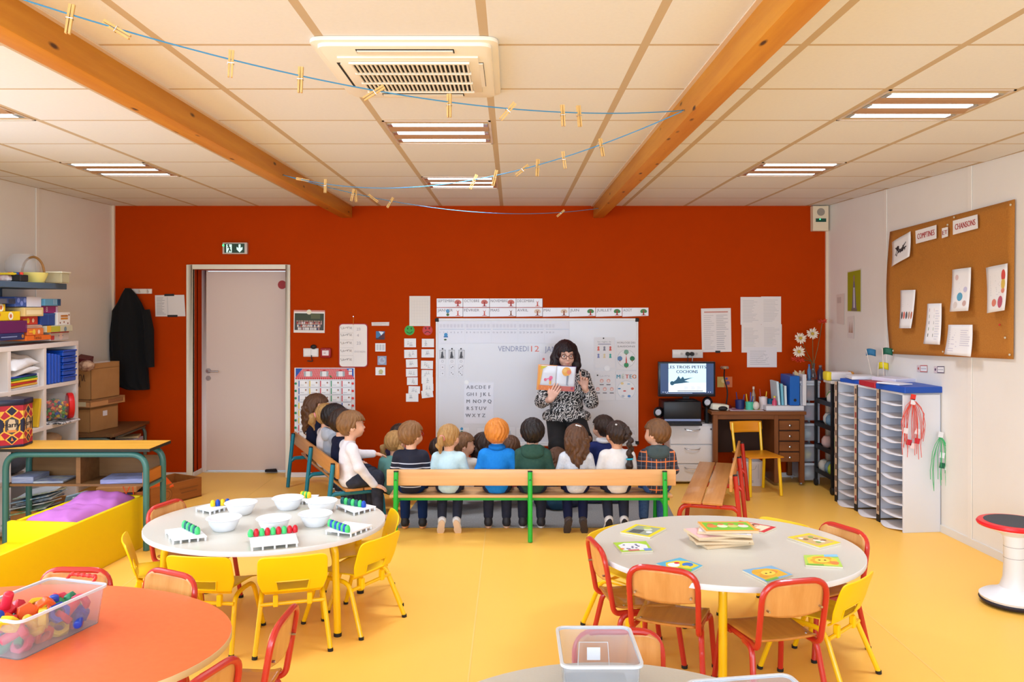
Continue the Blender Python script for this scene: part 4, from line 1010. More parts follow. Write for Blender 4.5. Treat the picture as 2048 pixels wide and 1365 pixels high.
# string nets hanging on the side panel
def net(label, pts0, n, col, spread, ln, pm):
    b = pts0; t = thing('string_net', label, 'net', b)
    g = G()
    for k in range(n):
        a = RND.uniform(-1, 1); L_ = ln*RND.uniform(.65, 1.05); w = spread*a
        pts = [(RND.uniform(-.01, .01), -.012, 0)]+[(w*min(1, s*2.2)*RND.uniform(.85, 1.1), -.012-.012*RND.random(), -L_*s+.04*math.sin(s*3)) for s in (.12, .3, .5, .7, .85, 1)]
        g.tube(pts, .0022, 4)
    o = g.build('strings', M(col, .6), t); o['kind'] = 'stuff'
    for x, z, c_ in pm:
        G().cb((x, -.018, z), (.035, .006, .04), rot=(0, .2, 0)).build('tag', M(c_, .6), t)
    return t
fb = lambda px, py: W(px, py, 6.03)
net('red string bundle with tags hanging on the near side of the pigeonhole unit', fb(1824, 797), 20, (222, 78, 62), .095, .44, [(0, .01, (226, 50, 36)), (.0, -.025, (230, 226, 228)), (-.055, -.235, (228, 220, 222)), (.03, -.24, (230, 222, 226)), (-.03, -.32, (190, 30, 50)), (.03, -.31, (196, 30, 50)), (-.005, -.345, (232, 206, 206))])
net('green string loop with tags hanging on the near side of the pigeonhole unit', fb(1879, 872), 18, (70, 180, 110), .085, .40, [(0, .01, (232, 230, 232)), (.01, -.14, (230, 230, 234)), (.01, -.215, (16, 96, 66)), (.05, -.23, (222, 228, 226))])
# ------------------------------------------------ black trolley
t = thing('trolley', 'black metal trolley with baskets and wheels beside the pigeonhole unit', 'trolley', (2.92, 7.42, 0))
bm_ = M((22, 22, 26), .4)
xs_, ys_ = (-.105, .115), (-.17, .22)
for x in xs_:
    for y in ys_:
        G().box(x-.012, x+.012, y-.012, y+.012, .06, .98).build('post', bm_, t)

        G().cyl((x-.012, y, .035), (x+.012, y, .035), .035, n=16).build('wheel', BLK, t, bevel=.004)
for k, z in enumerate((.13, .35, .56, .77)):
    g = G(); g.box(-.11, .12, -.17, .22, z, z+.006); b_ = g.build('shelf', bm_, t)
    for q_ in ((-.115, -.109, -.17, .22), (.114, .12, -.17, .22), (-.11, .12, -.175, -.169), (-.11, .12, .219, .225)): G().box(*q_, z, z+.042).build('basket_wall', bm_, b_)
g = G(); g.tube(fillet([(-.105, -.17, .97), (-.105, -.17, 1.03), (.115, -.17, 1.03), (.115, -.17, .97)], .05), .011, 8); g.build('handle', bm_, t)
cols = [(206, 200, 190), (120, 150, 170), (220, 214, 206), (170, 190, 60), (200, 150, 60), (226, 180, 170), (110, 160, 90)]
for k, z in enumerate((.136, .356, .566, .776)):
    for q_ in range(4):
        c_ = RND.choice(cols); x, y = RND.uniform(-.05, .06), -.12+.10*q_
        o = G().ell((0, 0, 0), (.052, .052, .062), 10).build('bundle', M(c_, .8, bump=.4, bs=30), loc=(2.92+x, 7.42+y, z+.055))
        tag(o, 'small crumpled bundle in the trolley basket %s from the bottom, %s from the front' % (ORD[k], ORD[q_]), 'bundle', 'bundles in the black trolley')
# ------------------------------------------------ translucent drawer tower
t = thing('drawer_tower', 'translucent plastic drawer tower between the desk and the trolley', 'drawers', (2.78, 7.83, 0))
cl = M((214, 224, 238), .25, alpha=.38, spec=.4); ed = M((214, 220, 232), .35, trans=.2)
for x in (-.082, .082):
    for y in (-.125, .125): G().box(x-.008, x+.008, y-.008, y+.008, 0, .955).build('post', ed, t)
G().box(-.1, .1, -.14, .14, .94, .962).build('top', ed, t, bevel=.005)
zs = [.03, .205, .40, .59, .775]
for k, z in enumerate(zs):
    hh = .15
    dr = G().box(-.076, .076, -.125, .12, z, z+hh).build('drawer', cl, t, bevel=.008); G().box(-.09, .09, -.142, -.12, z+hh-.008, z+hh+.014).build('drawer_lip', ed, dr, bevel=.004)
    c_ = [(206, 206, 196), (216, 190, 80), (190, 196, 190), (206, 130, 140), (220, 150, 110)][k]
    tag(G().ell((0, 0, 0), (.05, .07, .045), 12).build('drawer_contents', M(c_, .8, bump=.4, bs=40), loc=(2.78, 7.80, z+.055)), 'coloured bundle in drawer %s from the bottom of the plastic tower' % ORD[k], 'bundle')
# ornaments on the tower
z0 = .963
def vase(label, x, y): pass
t = thing('flower_vase', 'glass vase of white and red gerberas in the right corner', 'flowers', (2.865, 7.85, z0))
g = G(); g.lathe([(.0, .002), (.028, .003), (.032, .03), (.02, .075), (.014, .12), (.02, .15), (.022, .152), (.018, .15), (.012, .12), (.017, .075), (.028, .03), (.0, .01)], n=20); g.build('vase', M((200, 205, 210), .05, trans=.9), t)
fl = [(1601, 677, 'w', .10), (1625, 668, 'w', .08), (1598, 704, 'w', .14), (1592, 719, 'r', .10), (1600, 722, 'r', .12), (1645, 644, 'r', .02), (1607, 683, 'w', .05)]
for px, py, c_, off in fl[:6]:
    p = W(px, py, 7.85-off)-t.location
    g = G(); m1 = V(p.x*.35, p.y*.35, .22); g.tube([(0, 0, .06), V(p.x*.12, p.y*.2, .17), m1*.5+p*.3+V(0, 0, .02), p], .0035, 6); st_ = g.build('stem', M((120, 96, 50), .6), t)
    n_ = V(-.15, -1, .25).normalized() if c_ == 'w' else V(-.2, -.3, 1).normalized(); T = n_.to_track_quat('Z', 'Y').to_matrix().to_4x4(); T.translation = p
    head = G().lathe([(.0, .016), (.012, .014), (.016, .004), (.0, .0)], n=14, T=T.to_3x3(), c=p).build('flower_head', M((196, 160, 60) if c_ == 'w' else (190, 60, 30), .8), t)
    R_ = .058 if c_ == 'w' else .048
    pm = M((242, 226, 206), .6) if c_ == 'w' else M((222, 64, 34), .6)
    for k in range(15):
        a_ = 2*math.pi*k/15+RND.uniform(-.1, .1); rr = R_*RND.uniform(.85, 1.05)
        pts = [(r_, s_*w_) for r_, w_, s_ in ((.010, .003, 1), (rr*.6, .009, 1), (rr, .004, 1), (rr, .004, -1), (rr*.6, .009, -1), (.010, .003, -1))]
        ca, sa = math.cos(a_), math.sin(a_)
        top = [T @ Vector((x*ca-y*sa, x*sa+y*ca, .004+.012*(x/rr)**2*(1 if k % 2 else -.3))) for x, y in pts]
        g = G(); g.poly(top); g.build('petal', pm, head, solid=.0012)
t = thing('angel_figurine', 'small cream angel figurine with wings on the drawer tower', 'figurine', (2.71, 7.76, z0))
g = G(); g.lathe([(.0, 0), (.026, .001), (.022, .02), (.012, .05), (.014, .062), (.006, .07)], n=14); g.build('robe', M((226, 206, 180), .6), t)
G().ell((0, 0, .08), .013, 12).build('head', M((220, 186, 156), .6), t)
for s in (-1, 1):
    g = G(); g.grid(lambda u, v: (s*(.006+.042*u), .012+.006*u, .045+.05*u**.5*(1-.3*v)-.065*v*(.4+.6*u)), 6, 6); g.build('wing', M((206, 176, 130), .6), t, solid=.003)
def bottle(nm, label, cat, loc, h, r, col, cap, **k):
    t = thing(nm, label, cat, loc); g = G(); g.lathe([(.0, 0), (r, .001), (r, h*.6), (r*.45, h*.8), (r*.45, h*.9)], n=16); g.build('body', M(col, .2, **k), t)
    g = G(); g.lathe([(r*.5, h*.88), (r*.5, h), (0, h)], n=14); g.build('cap', M(cap, .4), t); return t
bottle('glue_bottle', 'slim blue bottle beside the flower vase', 'bottle', (2.795, 7.76, z0), .15, .018, (90, 140, 190), (40, 90, 160), trans=.4)
bottle('glue_bottle', 'dark green bottle beside the angel figurine', 'bottle', (2.745, 7.75, z0), .06, .012, (30, 90, 70), (30, 90, 70))
bottle('dark_figurine', 'dark figurine in the corner beside the vase', 'figurine', (2.90, 7.76, z0), .14, .028, (50, 44, 70), (120, 110, 110))
p = RW(1700, 745, .1)
t = thing('paint_tube_box', 'white box with yellow ends on the corner shelf', 'box', (2.87, 7.25, 1.01)); 
G().box(-.10, .11, -.05, .05, 0, .075).build('body', M((228, 220, 222), .5), t, bevel=.02, seg=3); G().box(-.125, -.075, -.052, .052, -.002, .077).build('end_band', M((230, 206, 40), .5), t, bevel=.015, seg=2); G().box(.09, .12, -.052, .052, -.002, .077).build('end_band', M((206, 140, 60), .5), t, bevel=.01)
G().box(2.77, 3.0, 7.24-.09, 7.24+.1, .985, 1.008).build('tray', M((214, 210, 206), .5), bevel=.003)
o = bpy.data.objects['tray']; tag(o, 'pale tray under the white box on the trolley', 'tray')
# ------------------------------------------------ brown desk
DK = wood((136, 78, 32), (112, 60, 22), 2.2, 0, .45, coat=.1); DKV = wood((136, 78, 32), (112, 60, 22), 2.2, 2, .45, coat=.1); DARK = M((58, 30, 14), .7)
XA, XB, YA, YB, ZT = W(1421, 0, 7.62).x, W(1610, 0, 7.62).x, 7.60, 7.97, .690
t = thing('desk', 'brown wooden desk with four small drawers', 'desk', ((XA+XB)/2, 7.6, 0)); w = (XB-XA)/2
def dbx(x0, x1, y0, y1, z0, z1, nm, m=DKV, par=None, bev=.003): return G().box(x0, x1, y0, y1, z0, z1).build(nm, m, par or t, bevel=bev)
dbx(-w, w, -.02, .38, ZT-.03, ZT, 'desktop', DK)
for x in (-w+.02, w-.055):
    for y in (0, .33): dbx(x, x+.045, y, y+.045, 0 if x < 0 else .03, ZT-.03, 'leg')
dbx(w-.29, w-.25, 0, .36, .03, ZT-.03, 'leg'); dbx(-w+.02, w-.02, .005, .02, ZT-.075, ZT-.03, 'apron', DK)
dbx(-w+.02, w-.02, .35, .36, .25, ZT-.03, 'modesty_panel', DARK); dbx(w-.25, w-.055, .01, .35, .25, ZT-.075, 'drawer_case', DARK)
dbx(w-.25, w-.055, .0, .34, .235, .255, 'case_bottom', DK)
for k in range(4):
    z1 = ZT-.085-.098*k; dr = dbx(w-.245, w-.06, -.008, .3, z1-.086, z1, 'drawer', DK, bev=.004)
    G().lathe([(0, -.022), (.010, -.019), (.011, -.013), (.005, -.008), (.005, 0)], c=(w-.152, -.008, z1-.043), n=12, T=Matrix(((1, 0, 0), (0, 0, 1), (0, 1, 0)))).build('knob', STEEL, dr)
zt = ZT+.001
def D_(px, Y): return W(px, 0, Y).x
# on the desk
bl = M((24, 96, 180), .4)
t = thing('ring_binder', 'blue ring binder standing on the desk', 'binder', (D_(1580, 7.8), 7.80, zt+.045))
G().box(-.045, .045, -.14, .14, 0, .275).build('cover', bl, t, bevel=.006); G().cyl((0, -.1405, .05), (0, -.142, .05), .014, n=16).build('finger_ring', BLK, t)
tag(G().box(-.017, .017, -.14, .14, 0, .29).build('ring_binder', M((226, 220, 220), .5), loc=(D_(1599, 7.79), 7.79, zt+.045), bevel=.004), 'white ring binder standing right of the blue one', 'binder')
tag(G().box(-.175, .175, -.12, .12, 0, .043).build('paper_stack', M((228, 224, 226), .6), loc=(D_(1562, 7.76), 7.76, zt), bevel=.002), 'thick stack of white paper under the binders', 'paper')
for k, (px, hh, c_, a_) in enumerate(((1552, .22, (206, 226, 232), -.08), (1559, .20, (120, 186, 206), -.06), (1565, .18, (214, 224, 226), -.03))):
    tag(G().box(-.010, .010, -.10, .10, 0, hh).build('booklet', M(c_, .5), loc=(D_(px, 7.79), 7.79, zt+.045), rot=(0, a_, 0), bevel=.002), 'thin upright %s booklet left of the blue binder' % ('pale', 'turquoise', 'white')[k], 'booklet')
def pot(nm, label, px, Y, w_, h_, col, pens):
    t = thing(nm, label, 'pot', (D_(px, Y), Y, zt)); g = G(); g.lathe([(.0, .002), (w_*.92, 0), (w_, h_), (w_-.004, h_), (w_*.9, .006), (0, .006)], n=18); g.build('pot', M(col, .4), t)
    for k, c_ in enumerate(pens):
        a_ = 2.4*k; g = G(); g.tube([(w_*.4*math.cos(a_), w_*.4*math.sin(a_), .01), (w_*.9*math.cos(a_), w_*.7*math.sin(a_), h_+.05+.02*(k % 3))], .0045, 8)
        tag(g.build('pencil', M(c_, .5), loc=t.location), 'pencil %s in the %s' % (ORD[k], label[:label.index(' on')]), 'pencil', 'pencils in the desk pots')
pot('pencil_pot', 'dark blue square pencil pot on the desk', 1480, 7.78, .045, .085, (34, 40, 96), [(60, 60, 130), (40, 44, 110)])
pot('pencil_pot', 'mint green pencil pot on the desk', 1499, 7.72, .038, .075, (76, 186, 150), [(40, 60, 160), (230, 190, 40), (50, 80, 170), (220, 120, 40)])
pot('pencil_pot', 'white mug with pencils on the desk', 1526, 7.77, .038, .115, (222, 206, 204), [(230, 190, 40), (180, 60, 60)])
pot('pencil_pot', 'petrol blue pencil pot on the desk', 1540, 7.82, .028, .09, (20, 96, 130), [])
bottle('spray_bottle', 'small white and red bottle on the desk left of the booklets', 'bottle', (D_(1549, 7.7), 7.70, zt), .13, .022, (200, 70, 100), (220, 200, 60))
bottle('glass_bottle', 'clear glass bottle with an orange label on the desk', 'bottle', (D_(1507, 7.88), 7.88, zt), .20, .02, (210, 190, 160), (220, 200, 180), trans=.6)
tag(G().ell((0, 0, .04), (.032, .032, .04), 14).build('snow_figure', M((222, 206, 190), .5), loc=(D_(1512, 7.70), 7.70, zt)), 'small round cream ornament on the desk', 'ornament')
o, S = paper('papers', 'loose printed papers on the desk', 'paper', [V(D_(1462, 7.66), 7.85, zt), V(D_(1530, 7.66), 7.85, zt), V(D_(1527, 7.64), 7.62, zt), V(D_(1460, 7.64), 7.62, zt)], (216, 200, 206)); S.rect(.1, .2, .45, .8, (170, 120, 150)); S.rect(.5, .15, .95, .7, (196, 206, 80)); S.build(o)
t = thing('desk_lamp', 'gooseneck desk lamp with a flat round metal head', 'lamp', (D_(1452, 7.85), 7.85, zt))
g = G(); g.lathe([(0, .03), (.045, .026), (.055, .004), (.055, 0)], n=24); g.build('base', M((120, 24, 28), .4), t)
hd = W(1449, 737, 7.80)-t.location
g = G(); g.tube(fillet([(0, 0, .02), (.02, 0, .16), (-.02, 0, .28), hd+V(0, 0, -.01)], .08, 8), .007, 8); g.build('neck', BLK, t)
g = G(); g.lathe([(0, .022), (.035, .02), (.043, .006), (.040, -.004), (.030, -.006), (0, -.004)], n=24, c=hd); g.build('head', M((190, 170, 150), .25, metal=.8), t)
tag(G().ell((0, 0, .0), (.045, .03, .022), 14).build('computer_mouse', BLK, loc=(D_(1448, 7.62), 7.66, zt+.018)), 'black computer mouse on the front left of the desk', 'mouse')
tag(G().box(-.08, .08, -.06, .06, 0, .055).build('tissue_box', M((226, 222, 200), .6), loc=(D_(1438, 7.7), 7.72, zt), rot=(0, .08, .1), bevel=.012, seg=2), 'cream paper pad on the left end of the desk', 'paper')
t = thing('cardboard_carton', 'white printed carton on the floor under the desk', 'box', (D_(1505, 7.55), 7.70, 0)); G().box(-.115, .115, -.10, .1, 0, .225).build('carton', M((222, 216, 216), .6), t, bevel=.002)
S = face(t, .115, .1125, .1003); S.q = [p_+V(0, 0, .1125) for p_ in S.q]; S.rect(.15, .4, .22, .62, (60, 60, 66)); S.rect(.3, .4, .34, .56, (190, 186, 190)); S.lines(.42, .76, .6, .86, 2, (110, 108, 140)); S.line([(.48, .35), (.66, .3), (.72, .15)], .002, (120, 120, 130)); S.line([(.8, .1), (.8, .7)], .002, (130, 130, 140)); S.build(t)
# white drawer cabinet
XA, XB = W(1340, 0, 7.68).x, W(1429, 0, 7.68).x; ZC = .56
t = thing('filing_cabinet', 'white three drawer cabinet under the monitor', 'cabinet', ((XA+XB)/2, 7.68, 0)); w = (XB-XA)/2
wc = M((228, 224, 224), .4)
G().box(-w-.0, w, .012, .30, .02, ZC).build('carcass', wc, t, bevel=.003)
hs = [(.375, .545), (.195, .367), (.03, .187)]
for z0_, z1_ in hs:
    dr = G().box(-w+.003, w-.003, -.006, .012, z0_, z1_).build('drawer', wc, t, bevel=.003)
    zc = z1_-.035; g = G(); g.tube(fillet([(-.072, -.006, zc+.008), (-.06, -.03, zc), (0, -.036, zc-.006), (.06, -.03, zc), (.072, -.006, zc+.008)], .02), .005, 8); g.build('handle', M((210, 206, 206), .2, metal=.9), dr)
G().cyl((w-.035, -.006, .515), (w-.035, -.009, .515), .009, n=12).build('lock', STEEL, t)
# computer
t = thing('computer_case', 'black computer case lying flat on the white cabinet', 'computer', (W(1361, 0, 7.78).x, 7.68, ZC)); G().box(-.175, .175, .0, .28, .028, .21).build('case', M((20, 20, 24), .4), t, bevel=.01, seg=2); G().box(-.17, .17, -.004, .02, .028, .048).build('front_strip', M((150, 160, 200), .35), t, bevel=.003); G().box(-.175, .175, .0, .28, .0, .03).build('foot', M((22, 22, 26), .5), t)
S = Sheet([t.location+V(x, -.0045, z) for x, z in ((-.165, .05), (-.14, .05), (-.14, .03), (-.165, .03))], None)
t = thing('keyboard', 'black keyboard at the front edge of the white cabinet', 'keyboard', (W(1362, 0, 7.6).x, 7.62, ZC)); G().box(-.19, .19, -.05, .05, .0, .018).build('body', BLK, t, bevel=.004)
for r in range(4): 
    for k in range(14): G().box(-.18+.0257*k, -.157+.0257*k, -.042+.021*r, -.024+.021*r, .017, .023).build('key', M((38, 38, 42), .6), t)
for px, py, lab in ((1318, 826, 'left of the computer case'), (1416, 806, 'right of the computer case')):
    p = W(px, py, 7.72); zb = ZC+.001 if px < 1350 else ZC+.001
    t = thing('loudspeaker', 'small black round loudspeaker '+lab, 'speaker', (p.x, 7.74, zb)); hz = p.z-zb
    g = G(); g.tube([(0, .02, 0), (0, .02, hz-.03)], .02, 10); g.build('stand', BLK, t); G().ell((0, 0, hz), (.05, .045, .055), 18).build('body', M((16, 16, 20), .25), t); g = G(); g.lathe([(.0, 0), (.02, -.002), (.03, .008)], c=(-.008, -.045, hz+.004), n=16, T=Matrix(((1, 0, 0), (0, 0, 1), (0, -1, 0)))); g.build('cone', M((190, 190, 200), .4), t)
# monitor
a, b = W(1317, 724, 7.72), W(1431, 794, 7.72); t = thing('monitor', 'flat monitor showing the title LES TROIS PETITS COCHONS', 'monitor', ((a.x+b.x)/2, 7.74, ZC+.212)); w, h = (b.x-a.x)/2, (a.z-b.z)/2; zc = (a.z+b.z)/2-t.location.z
mb = M((18, 22, 34), .3)
G().box(-w, w, -.02, .03, zc-h, zc+h).build('housing', mb, t, bevel=.006, seg=2); g = G(); g.lathe([(0, 0), (.11, .001), (.10, .008), (.03, .016), (0, .02)], n=24, sy=.6, c=(0, .03, 0)); g.build('foot', BLK, t); G().box(-.03, .03, .02, .04, .01, zc-h+.05).build('neck', BLK, t)
sw, sh = w-.018, h-.02
def scr(c, e=.55): return M(c, .3, emit=c, es=e)
S = Sheet([t.location+V(x, -.0202, zc+z+.003) for x, z in ((-sw, sh), (sw, sh), (sw, -sh), (-sw, -sh))], None)
S.rect(0, 0, 1, 1, scr((40, 62, 100), .5)); S.rect(.15, .0, .86, .93, scr((186, 220, 238))); S.rect(.15, .62, .86, .93, scr((206, 226, 238)))
S.text('LES TROIS PETITS', .5, .16, .028, scr((70, 60, 100), .12), 'c', wid=.36, bold=1); S.text('COCHONS', .5, .31, .028, scr((70, 60, 100), .12), 'c', wid=.2, bold=1)
wf = scr((10, 80, 110), .2)
S.poly([(.22, .62), (.3, .52), (.34, .40), (.38, .5), (.42, .42), (.45, .5), (.62, .45), (.45, .56), (.55, .60), (.4, .64), (.28, .66), (.2, .7)], wf); S.circ(.22, .64, .02, wf)
for u in (.47, .60, .71): S.circ(u, .8, .026, scr((190, 196, 206), .6), .02); S.circ(u-.04, .79, .012, scr((200, 200, 208), .6))
S.rect(.32, .88, .80, .905, scr((110, 90, 80), .5)); S.rect(0, .955, 1, 1, scr((30, 44, 70), .4)); S.rect(.1, .96, .6, .975, scr((140, 160, 190), .5))
for u in (.05, .09, .13, .85, .9, .94): S.circ(u, .93, .004, scr((190, 200, 220), .6), n=6)
S.build(t, 'screen')
# ================================================================ LEFT SIDE
def block(nm, label, cat, c, d, m, rz=0, group=None, bevel=.003, rot=None, parent=None):
    """a plain box-shaped thing: c = centre of its base, d = size"""
    o = G().box(-d[0]/2, d[0]/2, -d[1]/2, d[1]/2, 0, d[2]).build(nm, m, parent, loc=c, rot=rot or (0, 0, rz), bevel=bevel)
    return tag(o, label, cat, group)
# ---- wall shelf
SY0, SY1 = 4.9, 6.62
BG = M((70, 92, 112), .45)
sx = lambda Y: wallx(Y, -1)
t = thing('wall_shelf', 'blue grey shelf board fixed high on the left wall', 'shelf', (sx(6.62), 6.62, 1.795))
G().box(0, .34, -1.8, .0, 0, .045).build('board', BG, t, bevel=.003)
for y in (-.35, -1.3): G().box(0, .03, y-.012, y+.012, -.12, 0).build('bracket', BG, t); 
zs_ = 1.842
def lw(px, Y): return (px-CX)/F*Y
t = thing('glass_bowl', 'large clear round bowl on the wall shelf', 'bowl', (lw(45, 6.35), 6.35, zs_))
g = G(); g.lathe([(0, 0), (.045, .001), (.09, .03), (.122, .10), (.118, .16), (.09, .205), (.07, .222), (.068, .22), (.087, .203), (.115, .16), (.119, .10), (.088, .033), (.044, .006), (0, .006)], n=36)
g.build('bowl', M((240, 240, 240), .06, alpha=.16), t)
t = thing('basket', 'pale basket with a tall wicker hoop handle at the end of the wall shelf', 'basket', (lw(95, 6.46), 6.46, zs_))
g = G(); g.lathe([(0, .002), (.075, 0), (.10, .06), (.102, .075), (.096, .075), (.07, .006), (0, .006)], n=24); g.build('bowl', M((226, 212, 120), .5), t)
g = G(); g.tube([(.085*math.cos(a), 0, .065+.13*math.sin(a)) for a in [math.pi*k/18 for k in range(19)]], .009, 8); g.build('handle', M((150, 104, 50), .6), t)
t2 = thing('clear_tub', 'clear tub with yellow toys beside the basket', 'tub', (lw(106, 6.5), 6.50, zs_))
for o in (t2,): G().box(-.07, .07, -.06, .06, 0, .085).build('tub', M((232, 226, 190), .2, trans=.6, ior=1.2), o, bevel=.008); G().box(-.078, .078, -.068, .068, .078, .09).build('rim', M((236, 232, 206), .4), o, bevel=.004)
t2.location.x += .03; t.location.x -= .02; t.location.y -= .16
t = thing('black_tray', 'black tray of small coloured toys on the wall shelf', 'tray', (lw(34, 6.05), 6.05, zs_)); g = G(); g.box(-.055, .055, -.05, .05, 0, .05); g.build('tray', BLK, t, bevel=.004)
for k in range(9): G().cb((-.04+.02*(k % 5), -.02+.04*(k//5), .058), (.018, .022, .02), rot=(0, 0, k)).build('toy', M([(220, 60, 40), (240, 190, 40), (40, 120, 60), (40, 80, 160)][k % 4], .5), t)
block('pink_parcel', 'pink and white parcel at the left edge of the wall shelf', 'box', (lw(10, 6.0), 6.0, zs_), (.10, .09, .045), M((206, 150, 160), .6, noise=((232, 220, 214), 30, .4)), bevel=.01)
block('yellow_disc', 'yellow disc lying on the pink parcel', 'lid', (lw(12, 6.0), 6.0, zs_+.046), (.13, .10, .016), M((232, 196, 40), .5))

# ---- white cube shelving along the wall, open side facing the room (+x)
UX = -3.62; UY0, UY1, UZ = 5.10, 6.89, 1.37
ux0 = UX-.29
ushelf = thing('cube_shelving', 'white cube shelving unit full of games along the left wall', 'shelving', (UX, UY1, 0))
um = M((226, 214, 206), .45)
def ub(x0, x1, y0, y1, z0, z1, nm): return G().box(x0-UX, x1-UX, y0-UY1, y1-UY1, z0, z1).build(nm, um, ushelf, bevel=.002)
YV = [5.10, 5.50, 5.945, 6.40, 6.89]; ZV = [.06, .41, .728, 1.046, UZ]
for z in ZV: ub(ux0, UX, UY0, UY1, z-.03 if z < UZ else UZ-.036, z, 'shelf_board')
for y in (YV[0]+.018, YV[1], YV[2], YV[3], YV[4]-.018): ub(ux0, UX-.001, y-.018, y+.018, 0, UZ-.036, 'upright')
ub(ux0-.006, ux0, UY0, UY1, .03, UZ, 'back_panel')
# blue trays (last cell, third row up)
BT = M((22, 78, 186), .35)
z0 = 1.047
for k in range(4):
    t = block('blue_tray', 'blue plastic tray standing on edge, %s from the left in the shelving' % ORD[k], 'tray', (UX-.10, 6.47+.045*k, z0), (.2, .034, .245-.006*k), BT, group='blue trays in the shelving', bevel=.008)
for k in range(5):
    t = thing('blue_tray', 'blue plastic tray lying flat, %s from the bottom in the shelving' % ORD[k], 'tray', (UX-.10, 6.75, z0+.052*k), 0, 'blue trays in the shelving')
    G().box(-.1, .1, -.10, .10, 0, .04).build('tray', BT, t, bevel=.006); G().box(-.108, .108, -.106, .106, .036, .048).build('rim', BT, t, bevel=.004)
# bags and books (third cell)
for k, (y, z, d, rt) in enumerate(((6.16, 1.215, (.24, .38, .06), (.10, .05, .1)), (6.14, 1.165, (.25, .36, .05), (.14, .02, -.1)))):
    def bg_(u, v, d=d): return ((u-.5)*d[0], (v-.5)*d[1], d[2]*math.sin(math.pi*u)**.5*math.sin(math.pi*v)**.5*(1+.25*math.sin(u*11+k)*math.sin(v*9))*1.3)
    g = G(); g.grid(bg_, 14, 18); tag(g.build('plastic_bag', M((228, 220, 214), .35, noise=((238, 236, 236), 14, .3)), loc=(UX-.12, y, z), rot=rt, solid=.004), 'white plastic bag folded on the rainbow folders, %s one' % ('upper', 'lower')[k], 'bag')
for k, c_ in enumerate(((206, 200, 196), (226, 170, 60), (200, 50, 40), (236, 206, 40), (60, 150, 70), (30, 70, 160))):
    block('folder', 'thin %s folder in the pile under the white bags' % ('cream', 'orange', 'red', 'yellow', 'green', 'blue')[k], 'folder', (UX-.13, 6.14, z0+.017*k), (.24, .36, .015), M(c_, .5), rz=.03*(k % 3))
block('white_carton', 'small white carton with a blue corner beside the folders', 'box', (UX-.11, 6.345, z0), (.16, .05, .10), M((228, 222, 224), .5))
# jar of beads and items, second row from the top
z1 = .729
t = thing('bead_jar', 'big clear jar of coloured beads lying on its side with a red lid', 'jar', (UX-.02, 6.66, z1+.125))
jm = M((240, 240, 240), .06, alpha=.10)
Rj = Matrix.Rotation(math.radians(38), 3, 'Z') @ Matrix.Rotation(math.radians(90), 3, 'Y')
g = G(); g.lathe([(0, -.30), (.10, -.298), (.112, -.28), (.112, .0), (.095, .03), (.085, .045)], n=28, T=Rj); g.build('jar', jm, t)
g = G(); g.lathe([(0, .085), (.10, .083), (.104, .075), (.104, .045), (.098, .042), (0, .042)], n=28, T=Rj); g.build('lid', M((214, 22, 26), .4), t)
g = G(); bc = [M(c_, .4) for c_ in ((214, 40, 40), (240, 190, 30), (30, 130, 60), (30, 70, 160), (230, 110, 30), (90, 160, 60))]
rr = random.Random(3)
for _ in range(420):
    a_ = rr.uniform(0, 6.28); r_ = .098*math.sqrt(rr.random()); L_ = rr.uniform(-.285, .03); p = Rj @ Vector((r_*math.cos(a_), r_*math.sin(a_), L_))
    if p.z > .045: continue
    g.cb(p, (.02, .018, .018), rr.randrange(6), rot=(rr.uniform(0, 3), rr.uniform(0, 3), rr.uniform(0, 3)))
o = g.build('beads', bc, t); o['kind'] = 'stuff'
block('music_box', 'flat white box with black marks under the bead jar', 'box', (UX-.02, 6.62, z1), (.22, .26, .014), M((228, 222, 220), .5, noise=((60, 60, 60), 40, .9)))
for k, (y, c_, w_, tl) in enumerate(((6.22, (214, 208, 130), .05, .0), (6.34, (232, 184, 40), .025, .18))):
    block('booklet', 'tall %s booklet in the shelving beside the tin' % ('pale yellow', 'deep yellow')[k], 'book', (UX-.10, y, z1), (.16, w_, .22), M(c_, .5), rot=(-tl, 0, 0))
# lower cell soft items
for k, (y, z, c_, r_) in enumerate(((6.70, .44, (96, 78, 70), (.09, .12, .07)), (6.52, .43, (150, 180, 190), (.08, .07, .06)), (6.62, .50, (190, 160, 130), (.10, .12, .05)), (6.14, .44, (60, 60, 66), (.1, .14, .08)))):
    tag(G().ell((0, 0, r_[2]), r_, 14).build('cloth_bundle', M(c_, .85, bump=.5, bs=18), loc=(UX-.11, y, .411 if k != 2 else .545)), ('dark brown', 'pale blue', 'tan', 'black')[k]+' bundle in the lower cells of the white shelving', 'bundle')
